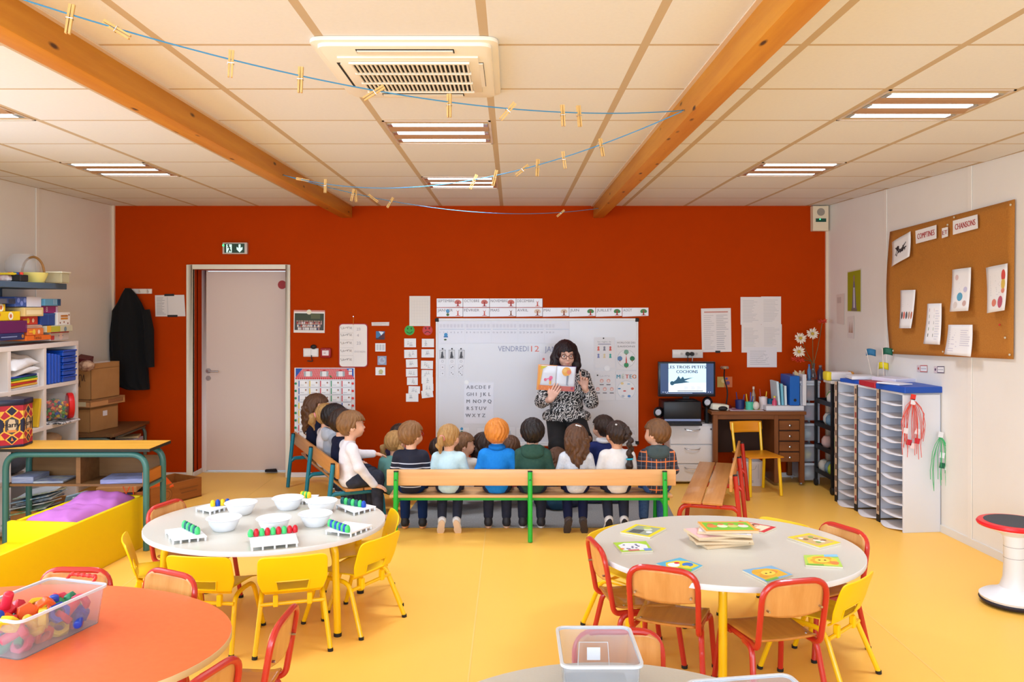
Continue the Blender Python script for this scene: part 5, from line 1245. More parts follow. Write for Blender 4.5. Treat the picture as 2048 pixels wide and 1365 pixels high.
# ---- board game boxes piled on the shelving: Y positions follow the photo
BX = UX-.14
games = [   # px0, px1, py0, py1, colour, label bits
    (0, 52, 667, 680, (34, 44, 92), 'flat navy'), (0, 61, 642, 666, (98, 22, 82), 'broad plum'), (0, 50, 623, 641, (238, 196, 20), 'yellow with a white oval'), (0, 24, 608, 622, (242, 206, 30), 'small bright yellow'),
    (54, 105, 671, 680, (232, 110, 30), 'flat orange'), (60, 93, 657, 670, (226, 116, 50), 'orange patterned'), (60, 94, 650, 656, (206, 170, 150), 'thin pinkish'), (54, 88, 633, 649, (206, 60, 36), 'red orange'), (51, 90, 615, 632, (226, 196, 130), 'cream and tan'),
    (0, 38, 596, 607, (50, 66, 110), 'dark blue'), (39, 91, 594, 613, (62, 90, 160), 'blue and white hexagon'),
    (112, 149, 664, 680, (206, 190, 180), 'white portrait'), (96, 148, 651, 663, (206, 200, 170), 'pale landscape'), (120, 146, 625, 650, (236, 230, 222), 'white square'), (90, 119, 627, 650, (26, 66, 140), 'royal blue'), (92, 128, 612, 626, (160, 40, 120), 'magenta'), (92, 124, 598, 611, (90, 150, 180), 'light blue')]
zb = {}
for i, (a, b, y0, y1, c_, nm) in enumerate(games):
    ya = LWX = -UX*F/(CX-a); yb = -UX*F/(CX-b); ym = (ya+yb)/2
    zt_ = CH-(y0-HY)/F*ym; zb_ = CH-(y1-HY+1)/F*ym
    col = 0 if b < 62 else (1 if b <= 105 else 2)
    zb_ = max(UZ+.001, zb_)
    dep = .24-.02*(i % 3)
    t = thing('game_box', nm+' board game box piled on the white shelving', 'box', (UX-dep/2-.01-.012*(i % 4), ym, zb_), 0, 'board games on the white shelving')
    hgt = max(.02, zt_-zb_-.001); ww = (yb-ya)/2-.002
    G().box(-dep/2, dep/2, -ww, ww, 0, hgt).build('carton', M(c_, .45), t, bevel=.003)
    S = Sheet([t.location+V(dep/2+.0002, y, z) for y, z in ((-ww, hgt), (ww, hgt), (ww, 0), (-ww, 0))], None)
    if i in (2, 3): S.circ(.6, .5, .03, (240, 232, 210)); S.circ(.6, .5, .015, (206, 110, 60)); S.rect(.05, .2, .2, .5, (206, 120, 40))
    elif i == 0: S.lines(.08, .3, .7, .7, 1, (130, 140, 180), .008); S.circ(.92, .5, .014, (190, 120, 50))
    elif i == 4: S.text('Tactics', .3, .75, .028, (60, 30, 20), wid=.1)
    elif i in (5, 7): S.circ(.4, .5, .02, (240, 196, 60)); S.circ(.7, .5, .016, (244, 206, 180)); S.rect(.1, .3, .3, .6, (250, 170, 40))
    elif i == 10: S.rect(.42, 0, 1, 1, (224, 220, 228)); [S.circ(.12+.12*q, .35+.3*(q % 2), .018, (120, 140, 206)) for q in range(3)]
    elif i == 11: S.circ(.55, .5, .03, (232, 196, 180)); S.rect(0, 0, 1, .12, (176, 40, 44)); S.circ(.45, .45, .005, (40, 90, 170)); S.circ(.65, .45, .005, (40, 90, 170)); S.rect(.02, .4, .2, .9, (206, 60, 60))
    elif i == 12: S.rect(0, .1, .5, .95, (190, 186, 60)); S.circ(.7, .6, .02, (120, 140, 150)); S.rect(.0, .0, .15, 1, (236, 170, 40))
    elif i == 13: S.rect(.25, .2, .8, .35, (196, 120, 40)); S.rect(.25, .4, .8, .55, (210, 140, 50)); [S.circ(u, v, .008, (150, 80, 50)) for u, v in ((.2, .8), (.5, .75), (.8, .85), (.88, .2))]
    elif i == 15: S.text('8', .3, .8, .04, (230, 200, 226)); S.rect(.85, .1, .97, .9, (220, 190, 216))
    elif i == 16: S.text('11', .55, .8, .04, (230, 240, 246)); S.rect(.8, 0, 1, 1, (30, 70, 110))
    elif i == 14: S.rect(.48, 0, .52, 1, (60, 100, 170)); S.rect(.0, .0, 1, .1, (60, 96, 160))
    elif i == 1: S.rect(.93, .35, .97, .65, (130, 60, 110))
    elif i == 9: S.rect(.1, .2, .5, .9, (90, 90, 100)); S.rect(.6, .2, .95, .9, (40, 46, 66))
    elif i == 8: S.rect(.1, .3, .9, .8, (240, 220, 170))
    elif i == 6: S.lines(.1, .2, .9, .8, 2, (180, 130, 110))
    S.build(t)
# ---- yellow topped school table
TY0, TY1, TX0, TX1, TZ = 5.565, 5.915, -3.50, -2.445, .70
t = thing('school_table', 'low rectangular table with a yellow wood top and green grey tube frame', 'table', ((TX0+TX1)/2, (TY0+TY1)/2, 0))
w, h = (TX1-TX0)/2, (TY1-TY0)/2
GG = M((60, 112, 104), .35, coat=.2)
G().box(-w, w, -h, h, TZ-.022, TZ-.002).build('edge', M((32, 30, 22), .5), t); G().box(-w+.001, w-.001, -h+.001, h-.001, TZ-.003, TZ).build('tabletop', wood((236, 176, 70), (216, 150, 46), 2, 0, .4), t)
for y in (-h+.04, h-.04):
    g = G(); g.tube(fillet([(-w+.06, y, .004), (-w+.06, y, TZ-.045), (w-.04, y, TZ-.045), (w-.04, y, .004)], .11, 8), .021, 12); g.build('leg_frame', GG, t)
for x in (-w+.06, w-.04): G().tube([(x, -h+.04, .43), (x, h-.04, .43)], .012, 8).build('side_rail', GG, t)
DKB = wood((136, 96, 56), (112, 74, 40), 2, 0, .5)
G().box(-w+.05, w-.05, -h+.05, h-.02, .435, .45).build('under_shelf', DKB, t); G().box(w-.07, w-.045, -h+.05, h-.05, .45, .53).build('shelf_end', wood((206, 124, 40), (180, 100, 30), 2, 1, .5), t); G().box(.0, .03, -h+.06, h-.02, .45, TZ-.03).build('shelf_divider', DKB, t); G().box(-w+.05, w-.05, h-.03, h-.02, .45, .60).build('shelf_back', DKB, t)
bx0, by0 = (TX0+TX1)/2, (TY0+TY1)/2
for k, (x, d_, c_, lab) in enumerate(((-.37, (.15, .2, .045), (150, 158, 176), 'blue grey book under the school table, left one'), (-.20, (.20, .2, .014), (176, 178, 170), 'flat white booklet under the school table'), (.30, (.28, .22, .030), (140, 146, 190), 'pile of lilac exercise books under the school table'))):
    block('book', lab, 'book', (bx0+x, by0-.01, .451), d_, M(c_, .5, noise=((120, 126, 160), 60, .7), st=(.2, .2, 6)), rz=.06*k)
# hexagonal tin
t = thing('tin_box', 'tall six sided tin with red, navy and gold panels on the yellow table', 'tin', (-3.472, 5.70, TZ), math.radians(8))
NV, RDT, GO = M((18, 22, 50), .4), M((168, 16, 38), .4), M((226, 166, 56), .4)
R0 = .138; g = G(); g.prism(ngon(R0, n=6, a0=math.radians(30)), 0, .30); g.build('tin', NV, t, bevel=.003)
g = G(); g.prism(ngon(R0+.007, n=6, a0=math.radians(30)), .285, .325); g.build('lid', NV, t, bevel=.004); g = G(); g.prism(ngon(R0+.005, n=6, a0=math.radians(30)), .0, .018); g.build('base_rim', NV, t, bevel=.004)
ca, sa = math.cos(math.radians(8)), math.sin(math.radians(8))
for k in (3, 4, 5):
    a_ = math.radians(30+60*k); b_ = math.radians(90+60*k)
    pa, pb = V(R0*math.cos(a_), R0*math.sin(a_), 0), V(R0*math.cos(b_), R0*math.sin(b_), 0)
    S = Sheet([pa+V(0, 0, .285), pb+V(0, 0, .285), pb+V(0, 0, .018), pa+V(0, 0, .018)], None)
    S.rect(0, 0, 1, 1, RDT)
    S.poly([(.5, .0), (.8, .14), (.5, .3), (.2, .14)], GO); S.poly([(.5, .03), (.72, .14), (.5, .26), (.28, .14)], NV)
    S.poly([(.5, .72), (.8, .86), (.5, 1), (.2, .86)], GO); S.poly([(.5, .75), (.72, .86), (.5, .98), (.28, .86)], NV); S.poly([(.45, .9), (.5, .8), (.58, .9)], (206, 120, 50))
    S.poly([(.5, .24), (.86, .36), (.86, .66), (.5, .78), (.14, .66), (.14, .36)], GO); S.poly([(.5, .28), (.79, .38), (.79, .64), (.5, .74), (.21, .64), (.21, .38)], (70, 62, 60) if k != 3 else NV)
    if k != 3:
        S.poly([(.4, .34), (.62, .36), (.7, .55), (.6, .68), (.38, .66), (.3, .48)], (196, 172, 140)); S.rect(.3, .62, .7, .68, (206, 130, 60)); S.text('Harry', .5, .55, .036, (16, 14, 16), 'c', wid=.10, bold=1)
    S.poly([(.0, .14), (.2, .14), (.0, .3)], GO); S.poly([(1, .14), (.8, .14), (1, .3)], GO); S.poly([(.0, .86), (.2, .86), (.0, .7)], GO); S.poly([(1, .86), (.8, .86), (1, .7)], GO)
    S.poly([(0, .3), (.14, .36), (.14, .66), (0, .72)], NV); S.poly([(1, .3), (.86, .36), (.86, .66), (1, .72)], NV); S.line([(.14, .36), (0, .3)], .008, GO); S.line([(.14, .66), (0, .72)], .008, GO); S.line([(.86, .36), (1, .3)], .008, GO); S.line([(.86, .66), (1, .72)], .008, GO)
    S.g.v = [tuple(v) for v in S.g.v]; S.g.build('panel_print', S.mats, t)
# ---- dark low table against the wall with cardboard boxes
t = thing('low_table', 'low dark wooden table with grey green legs in the left back corner', 'table', (-3.64, 7.55, 0), math.radians(4))
G().box(-.24, .17, -.42, .40, .525, .55).build('tabletop', wood((120, 84, 48), (96, 64, 34), 2, 1, .5), t, bevel=.002)
for y in (-.40, .37):
    g = G(); g.tube(fillet([(-.2, y, .004), (-.2, y, .505), (.14, y, .505), (.14, y, .004)], .08, 6), .016, 10); g.build('leg_frame', M((92, 104, 96), .4), t)
for x in (.14,): G().tube([(x, -.3, .505), (x, .36, .505)], .012, 8).build('rail', M((92, 104, 96), .4), t)
G().box(-.22, .13, -.38, .36, .375, .39).build('under_shelf', DKB, t)
CB = M((176, 128, 76), .75, noise=((166, 118, 68), 8, .2)); CB2 = M((196, 140, 88), .7)
def carton(label, px0, pxc, px1, pyt, pyb, Y, ang, z, m, hgt=None, flaps=False, lidc=None):
    c_ = W(pxc, pyb, Y); t = thing('cardboard_box', label, 'box', (c_.x, Y, z), math.radians(ang))
    q_ = (px1-CX)/F; ca_, sa_ = math.cos(math.radians(ang)), math.sin(math.radians(ang)); wx = (q_*Y-c_.x)/(ca_-q_*sa_); wy = .19; hh = hgt or (pyb-pyt)/F*Y
    g = G(); e = .005
    g.box(0, wx, 0, e, 0, hh); g.box(0, wx, wy-e, wy, 0, hh); g.box(0, e, 0, wy, 0, hh); g.box(wx-e, wx, 0, wy, 0, hh); g.box(0, wx, 0, wy, 0, e); g.box(0, wx, 0, wy, hh-.02 if not flaps else hh-.05, hh-.001 if not flaps else hh-.045)
    o = g.build('carton', m, t); return t, wx, wy, hh
t1, wx, wy, hh = carton('closed cardboard box with a white label on the low dark table', 158, 180, 236, 812, 862, 7.22, 79, .551, CB)
G().cb((wx*.52, -.002, hh*.68), (.055, .003, .045)).build('label_sticker', M((226, 218, 220), .6), t1)
zz = .551+hh+.002
t2, wx2, wy2, h2 = carton('flat orange cardboard box sandwiched between two brown boxes', 157, 180, 250, 800, 820, 7.19, 79, zz, CB2, .065)
G().cb((wx2*.72, -.002, .03), (.2, .003, .03)).build('brown_tape', M((150, 96, 56), .5), t2); G().cb((-.002, .1, .03), (.003, .12, .04)).build('side_print', M((206, 190, 150), .6), t2)
t3, wx3, wy3, h3 = carton('tall open cardboard box with handwriting on top of the flat one', 157, 182, 239, 727, 800, 7.21, 80, zz+.068, CB, .315, True)
S = Sheet([V(-.001, .26, .23), V(-.001, .03, .23), V(-.001, .03, .10), V(-.001, .26, .10)], None); S.n = V(-1, 0, 0); S.wave(.1, .3, .8, .03, (70, 50, 40)); S.wave(.2, .7, .5, .03, (70, 50, 40)); S.g.build('handwriting', S.mats, t3)
block('white_papers', 'white papers sticking out of the tall open cardboard box', 'paper', (t3.location.x-.07, t3.location.y+.22, t3.location.z+.272), (.13, .24, .050), M((222, 210, 200), .6), rz=-.1)
tag(G().ell((0, 0, .0), (.07, .06, .05), 14).build('soft_toy', M((120, 70, 50), .9, noise=((206, 170, 140), 14, .7), bump=.5, bs=30), loc=(t3.location.x-.03, t3.location.y-.02, t3.location.z+.30)), 'brown and cream soft toy on the near corner of the tall cardboard box', 'toy')

block('dark_book', 'dark red book on the back of the tall cardboard box', 'book', (t3.location.x-.12, t3.location.y+.10, t3.location.z+.275), (.11, .13, .10), M((90, 24, 28), .5), rot=(.2, .2, .2))
for k, (x, y, d_, c_, lab) in enumerate(((-3.58, 7.42, (.2, .26, .03), (34, 70, 150), 'blue book on the shelf of the low dark table'), (-3.62, 7.72, (.26, .2, .035), (186, 170, 190), 'lilac papers on the shelf of the low dark table'), (-3.60, 7.74, (.2, .18, .02), (206, 176, 130), 'tan book on the lilac papers under the low dark table'))):
    block('book', lab, 'book', (x, y, .391 if k < 2 else .428), d_, M(c_, .5), rz=.2*k-.1)
# wooden crates on the floor
def crate(label, c_, d_, rz, m, mi=None, cast=False):
    t = thing('wooden_crate', label, 'crate', c_, rz); w, dp, hh = d_[0]/2, d_[1]/2, d_[2]
    zb_ = .05 if cast else 0
    G().box(-w, w, -dp, dp, zb_, zb_+.012).build('bottom', m, t)
    for q in ((-w, w, -dp, -dp+.014), (-w, w, dp-.014, dp), (-w, -w+.014, -dp+.014, dp-.014), (w-.014, w, -dp+.014, dp-.014)): G().box(*q, zb_, zb_+hh).build('side_board', m, t, bevel=.002)
    if cast:
        for x in (-w+.03, w-.03):
            for y in (-dp+.03, dp-.03): G().cyl((x-.01, y, .022), (x+.01, y, .022), .022, n=14).build('caster', BLK, t)
    return t
CW = wood((196, 138, 78), (168, 110, 54), 1.6, 0, .55); CW2 = wood((172, 104, 46), (146, 82, 34), 1.6, 0, .55)
ct_ = crate('wooden crate on casters holding magazines and picture books', (-3.40, 6.12, 0), (.34, .5, .15), 0, CW, cast=True)
for k in range(11):
    c_ = [(90, 150, 60), (206, 206, 206), (60, 110, 170), (150, 150, 160), (120, 170, 80), (226, 226, 226), (70, 90, 120), (190, 196, 206), (60, 130, 180), (160, 170, 120), (206, 210, 216)][k]
    y = 5.96+.03*(k % 4); x = -3.50+.008*k
    block('magazine', 'magazine in the crate on casters, %s from the bottom of the slanting heap' % ORD[k], 'magazine', (x, y, .125+.019*k), (.28, .2, .009), M(c_, .4, noise=((200, 206, 206), 20, .6)), rot=(.10*math.sin(k*2), -.20, .12*math.cos(k*3)), group='magazines heaped in the wheeled crate')
for k in range(5):
    c_ = [(160, 190, 206), (206, 206, 210), (70, 90, 120), (50, 80, 110), (190, 206, 210)][k]
    block('picture_book', 'picture book at the right of the wheeled crate, %s from the left' % ORD[k], 'book', (-3.33+.028*k, 6.22+.02*k, .075), (.012, .2, .19-.01*k), M(c_, .4), rot=(.0, .35+.08*k, -.3), group='picture books leaning in the wheeled crate')
c2 = crate('engraved wooden wine crate on the floor in the left back', (-2.98, 7.05, 0), (.52, .34, .17), math.radians(62), CW2)
S = Sheet([V(-.26, -.1702, .165), V(.26, -.1702, .165), V(.26, -.1702, .005), V(-.26, -.1702, .005)], None); S.circ(.3, .5, .055, (136, 80, 34), n=20); S.circ(.3, .5, .047, (168, 102, 46), n=20); S.circ(.3, .5, .035, (136, 80, 34), n=20); S.circ(.3, .5, .028, (168, 102, 46), n=20); S.rect(.55, .35, .92, .42, (136, 80, 34)); S.rect(.58, .55, .9, .62, (136, 80, 34)); S.g.build('branding', S.mats, c2)
block('orange_folder', 'bright orange folder lying in the engraved crate', 'folder', (-3.02, 6.98, .13), (.24, .3, .02), M((240, 90, 20), .5), rot=(.1, -.25, .6))
c3 = crate('square wooden crate under the yellow topped table holding a game box', (-3.16, 6.72, 0), (.34, .30, .17), math.radians(14), CW2)
block('game_box', 'navy game box lying in the square wooden crate', 'box', (-3.17, 6.66, .10), (.26, .24, .07), M((24, 28, 80), .5), rz=.24)
block('cardboard_tray', 'shallow tan cardboard tray on top of the square crate', 'tray', (-3.17, 6.68, .175), (.30, .26, .045), CB2, rz=.2)
g = G(); [g.tube([(RND.uniform(-.02, .02)+.03*k, -.005*k, .03), (RND.uniform(-.03, .03)+.03*k, -.02, -.04), (RND.uniform(-.02, .02)+.03*k, -.03, -.16)], .004, 5) for k in range(3)]
tag(g.build('rope_bundle', M((232, 80, 30), .6), loc=(-3.07, 6.54, .20)), 'orange cords hanging over the front of the square crate', 'cord')
# ---- yellow reading sofa with purple cushions
SY = M((242, 204, 0), .5, spec=.3)
A = V(-2.537, 5.73, 0); ax = V(.112, 1, 0).normalized()      # right side runs towards the camera along -ax
lf = V(-ax.y, ax.x, 0)
sofa = thing('reading_sofa', 'bright yellow padded reading sofa with an open cushion bin', 'sofa', A, math.atan2(ax.y, ax.x)-math.pi/2)
# local: +y = away from the camera along the side, -x = left
def sb(x0, x1, y0, y1, z0, z1, nm): return G().box(x0, x1, y0, y1, z0, z1).build(nm, SY, sofa, bevel=.006, seg=2)
sb(-.03, 0, -1.95, 0, .0, .35, 'side_panel'); sb(-.43, -.40, -.74, 0, .0, .35, 'side_panel'); sb(-.40, -.03, -.03, 0, 0, .35, 'end_panel')
sb(-.46, -.03, -.76, -.72, 0, .35, 'backrest'); sb(-.46, -.03, -1.5, -.76, .17, .225, 'seat'); sb(-.46, -.03, -1.50, -.78, .0, .17, 'seat_base')
PUR = M((190, 112, 186), .7, noise=((180, 100, 176), 6, .2), bump=.25, bs=14)
def cushion(label, x, y, z, sx_, sy_, sz_, rt):
    def top(u, v, s=1): 
        e = (1-(2*u-1)**4)*(1-(2*v-1)**4)
        return ((u-.5)*sx_*(1-.08*math.sin(math.pi*v)), (v-.5)*sy_*(1-.08*math.sin(math.pi*u)), s*sz_/2*e**.6+(.006*math.sin(u*17+v*9)+.006*math.sin(v*14-u*5))*e)
    g = G(); g.grid(lambda u, v: top(u, v), 22, 22); g.grid(lambda u, v: top(1-u, v, -1), 22, 22)
    p = A+lf*(-x)+ax*y; p.z = z
    return tag(g.build('cushion', PUR, loc=p, rot=(rt[0], rt[1], sofa.rotation_euler.z+rt[2])), label, 'cushion')
cushion('purple cushion at the far end of the yellow sofa bin', -.225, -.24, .325, .36, .42, .13, (.12, .10, .1))
cushion('purple cushion nearest the camera in the yellow sofa bin', -.235, -.50, .315, .36, .42, .12, (-.02, -.04, -.1))
cushion('purple cushion wedged under the other two in the yellow sofa bin', -.225, -.36, .20, .34, .62, .14, (0, 0, 0))
# ================================================================ THINGS ON THE TABLES
TZ_ = .5005
PW = M((240, 240, 244), .35)
def pt(px, py, z=TZ_): return FL(px, py, z)
# bowls
def bowl(label):
    t = thing('bowl', label, 'bowl', group='white bowls')
    g = G(); R = .088
    g.lathe([(.0, .003), (.052, .0), (.058, .006), (.073, .034), (.080, .056), (R, .060), (R+.003, .063), (R, .066), (.077, .063), (.069, .034), (.054, .010), (0, .009)], n=36); g.build('bowl', PW, t)
    for k in range(10):
        a = 2*math.pi*k/10
    return t
bw = None
for cx_, cy_, nm in ((448, 1056, 'front left'), (548, 1057, 'behind the red and green peg row'), (631, 1047, 'beside the blue and green peg row'), (482, 1024, 'beside the yellow and blue pegs'), (576, 1014, 'furthest from the camera'), (643, 1020, 'right rear, by the teal pegs')):
    p = pt(cx_, cy_+4); lab = 'white plastic bowl on the left white table, '+nm
    if bw is None: bw = bowl(lab); bw.location = p
    else: dup(bw, p, RND.uniform(0, 6), lab)
# peg boards: corners on the table measured in the photo (TL, TR, BR, BL)
PGc = {'g': (70, 200, 110), 'G': (40, 170, 70), 'b': (20, 70, 170), 'r': (206, 24, 40), 'y': (236, 196, 20), 't': (10, 90, 96)}
boards = [('front left peg board with a green and dark teal peg row', [(330, 1060), (391, 1052), (414, 1073), (345, 1081)], 'gtgtgtg', (.62, .05, .80, .75)),
          ('front peg board with red and green pegs standing along its edge', [(499, 1073), (590, 1065), (597, 1085), (502, 1094)], 'grgrgrgrr', (.02, .08, 1.0, .02)),
          ('right front peg board with a blue and green peg row', [(650, 1061), (690, 1043), (745, 1050), (702, 1067)], 'gbgbgbgbg', (.02, .85, .38, -.1)),
          ('left rear peg board with yellow and blue pegs', [(391, 1016), (432, 1004), (459, 1012), (420, 1023)], 'ybyb', (.5, .5, 1.0, .85)),
          ('far peg board with yellow and green pegs', [(567, 990), (638, 990), (628, 1003), (598, 1002)], 'yGyGy', (.45, .45, .7, .55)),
          ('right rear peg board with teal pegs', [(672, 1010), (710, 1004), (752, 1013), (708, 1025)], 'tgtgtgb', (.35, .0, .62, .8))]
for lab, q, row, seg_ in boards:
    Q = [pt(x, y, TZ_+.022) for x, y in q]; c_ = sum(Q, Vector())/4; c_.z = TZ_
    t = thing('peg_board', 'white '+lab, 'peg board', c_)
    P_ = lambda u, v: (Q[0]*(1-u)+Q[1]*u)*(1-v)+(Q[3]*(1-u)+Q[2]*u)*v
    a = [P_(0, 0)-c_, P_(1, 0)-c_, P_(1, 1)-c_, P_(0, 1)-c_]
    g = G(); vs = [V(p.x, p.y, z) for z in (.016, .022) for p in a]
    g.add(vs, [(0, 1, 2, 3), (7, 6, 5, 4), (0, 4, 5, 1), (1, 5, 6, 2), (2, 6, 7, 3), (3, 7, 4, 0)])
    o = g.build('plate', PW, t); bm = bmesh.new(); bm.from_mesh(o.data); bmesh.ops.recalc_face_normals(bm, faces=bm.faces); bm.to_mesh(o.data); bm.free()
    for u in (.03, .25, .5, .75, .97):
        for v in (.03, .97) if u not in (.03, .97) else (.03, .5, .97):
            p = P_(u, v)-c_; G().box(p.x-.004, p.x+.004, p.y-.004, p.y+.004, 0, .017).build('leg', PW, t)
    n = len(row)
    for k, ch in enumerate(row):
        f = k/(n-1) if n > 1 else 0
        p = P_(seg_[0]+(seg_[2]-seg_[0])*f, seg_[1]+(seg_[3]-seg_[1])*f); p.z = TZ_+.0225
        g = G(); g.lathe([(0, 0), (.0125, .001), (.0145, .014), (.012, .028), (.006, .036), (0, .037)], n=12)
        nm = {'g': 'light green', 'G': 'green', 'b': 'blue', 'r': 'red', 'y': 'yellow', 't': 'dark teal'}[ch]
        tag(g.build('peg', M(PGc[ch], .35), loc=p), '%s peg, %s in the row on the %s' % (nm, ORD[k], lab.split(' with')[0]), 'peg', 'pegs on the peg boards')
# ---- picture puzzles on the right table
puz = [('yellow framed puzzle of a striped animal', [(1240, 1065), (1272, 1049), (1333, 1057), (1300, 1075)], (238, 210, 30), (150, 160, 140), .008, True),
       ('green and white puzzle with dark dots', [(1226, 1086), (1292, 1083), (1306, 1102), (1243, 1105)], (170, 206, 60), (228, 230, 232), .007, False),
       ('blue and yellow puzzle nearest the left red chair', [(1311, 1128), (1360, 1116), (1406, 1132), (1372, 1150)], (96, 180, 210), (236, 206, 40), .007, False),
       ('blue edged puzzle of a lion at the near rim', [(1484, 1141), (1543, 1132), (1586, 1150), (1534, 1166)], (130, 176, 210), (230, 176, 40), .007, False),
       ('green and blue puzzle of a yellow animal', [(1607, 1111), (1674, 1110), (1686, 1135), (1611, 1131)], (176, 206, 80), (240, 200, 50), .007, False),
       ('yellow framed puzzle of farm animals', [(1574, 1075), (1618, 1067), (1682, 1086), (1640, 1096)], (232, 200, 30), (206, 170, 110), .008, True),
       ('red framed puzzle of two faces at the far rim', [(1462, 1050), (1480, 1042), (1553, 1055), (1528, 1066)], (206, 40, 44), (222, 214, 180), .008, True)]
def slab(label, q, z, th, body, nm='puzzle', cat='puzzle', group=None):
    Q = [pt(x, y, z+th) if isinstance(x, (int, float)) else x for x, y in q]; c_ = sum(Q, Vector())/4
    t = thing(nm, label, cat, (c_.x, c_.y, z), group=group)
    vs = [V(p.x-c_.x, p.y-c_.y, zz) for zz in (0, th) for p in Q]
    o = G().add(vs, [(0, 1, 2, 3), (7, 6, 5, 4), (0, 4, 5, 1), (1, 5, 6, 2), (2, 6, 7, 3), (3, 7, 4, 0)]).build('board', body, t)
    bm = bmesh.new(); bm.from_mesh(o.data); bmesh.ops.recalc_face_normals(bm, faces=bm.faces); bm.to_mesh(o.data); bm.free()
    return t, Sheet([V(p.x, p.y, z+th-.001) for p in Q], None)
for k, (lab, q, c1, c2, th, framed) in enumerate(puz):
    t, S = slab(lab+' on the puzzle table', q, TZ_, th, M((226, 214, 190), .5), group='picture puzzles')
    if S.n.z < 0: S.n = -S.n
    S.rect(0, 0, 1, 1, c1)
    if framed: S.rect(.1, .12, .9, .88, c2)
    else: S.poly([(.08, .3), (.3, .1), (.7, .15), (.93, .4), (.9, .9), (.1, .85)], c2)
    rr = random.Random(k)
    if k == 0:
        for q_ in range(6): S.line([(.14+.06*q_, .2), (.2+.06*q_, .55)], .008, (60, 60, 66))
        S.circ(.62, .6, .022, (206, 214, 190)); S.circ(.75, .5, .02, (190, 200, 90)); S.circ(.4, .75, .016, (240, 240, 236))
    elif k == 1:
        for _ in range(9): S.circ(rr.uniform(.2, .75), rr.uniform(.3, .75), .007, (50, 40, 110), n=7)
        S.rect(.25, .8, .6, .95, (206, 110, 110)); S.rect(.75, .75, .98, .98, (120, 150, 210)); S.circ(.1, .7, .012, (230, 140, 60))
    elif k == 2:
        S.circ(.35, .35, .03, (230, 240, 246)); S.circ(.55, .3, .014, (216, 40, 60)); S.poly([(.0, .75), (.3, .55), (.5, .95), (.1, 1)], (130, 190, 60)); S.circ(.7, .6, .03, (60, 120, 200)); S.circ(.5, .7, .02, (250, 216, 60))
    elif k in (3, 4):
        for _ in range(9): S.circ(.5+rr.uniform(-.25, .25), .5+rr.uniform(-.25, .2), .022, (224, 140+rr.randrange(40), 40))
        S.circ(.5, .5, .034, (244, 206, 70)); S.circ(.42, .5, .006, (90, 50, 20)); S.circ(.58, .5, .006, (90, 50, 20)); S.rect(.05, .85, .5, .97, (120, 180, 60))
        if k == 4: S.rect(.6, 0, 1, .2, (130, 190, 226)); S.circ(.82, .7, .02, (230, 130, 60))
    elif k == 5:
        for _ in range(10): S.circ(rr.uniform(.2, .8), rr.uniform(.25, .75), .014, rr.choice([(230, 222, 206), (150, 110, 70), (206, 150, 150), (120, 160, 70)]))
    else:
        for u in (.45, .72): S.circ(u, .5, .022, (120, 70, 50)); S.circ(u, .55, .015, (226, 180, 150))
        S.rect(.14, .2, .3, .5, (120, 180, 120)); S.rect(.14, .55, .3, .8, (220, 120, 60))
    S.build(t)
# stack of wooden puzzles in the middle
bc_ = V((1447-CX)/F*4.02, 4.06, 0); PLW = M((226, 198, 160), .55)
for k, (rz, dx) in enumerate(((.30, 0), (.05, -.02), (-.12, .01), (.22, -.03), (-.30, .02), (.02, .03))):
    z = TZ_+.0135*k; w, h = .128, .088; ca, sa = math.cos(rz), math.sin(rz)
    pos_ = ['lowest', 'second from below', 'third from below', 'fourth from below', 'fifth from below', 'topmost'][k]
    t = thing('puzzle', '%s wooden puzzle of the stack in the middle of the puzzle table' % pos_, 'puzzle', (bc_.x+dx, bc_.y, z), rz, 'stacked wooden puzzles')
    G().box(-w, w, -h, h, 0, .012).build('board', PLW, t, bevel=.001)
    if k >= 3:
        Q = [V(bc_.x+dx+x*ca-y*sa, bc_.y+x*sa+y*ca, z+.0112) for x, y in ((-w, h), (w, h), (w, -h), (-w, -h))]; S = Sheet(Q, None); S.n = V(0, 0, 1)
        if k == 5:
            S.rect(0, 0, 1, 1, (240, 160, 50)); S.rect(.06, .1, .94, .9, (120, 190, 50)); [S.circ(.2+.2*q, .5, .026, c_) for q, c_ in enumerate(((236, 130, 60), (240, 230, 190), (206, 206, 110), (226, 216, 200)))]; [S.circ(.2+.2*q, .3, .016, (206, 120, 60)) for q in range(4)]
        elif k == 4: S.rect(.02, .02, .98, .98, (226, 222, 226)); S.rect(.1, .1, .9, .9, (190, 196, 206))
        else: S.rect(.02, .02, .98, .98, (236, 190, 190))
        me = S.build(t)
        me.data.transform(Matrix.Rotation(-rz, 4, 'Z'))
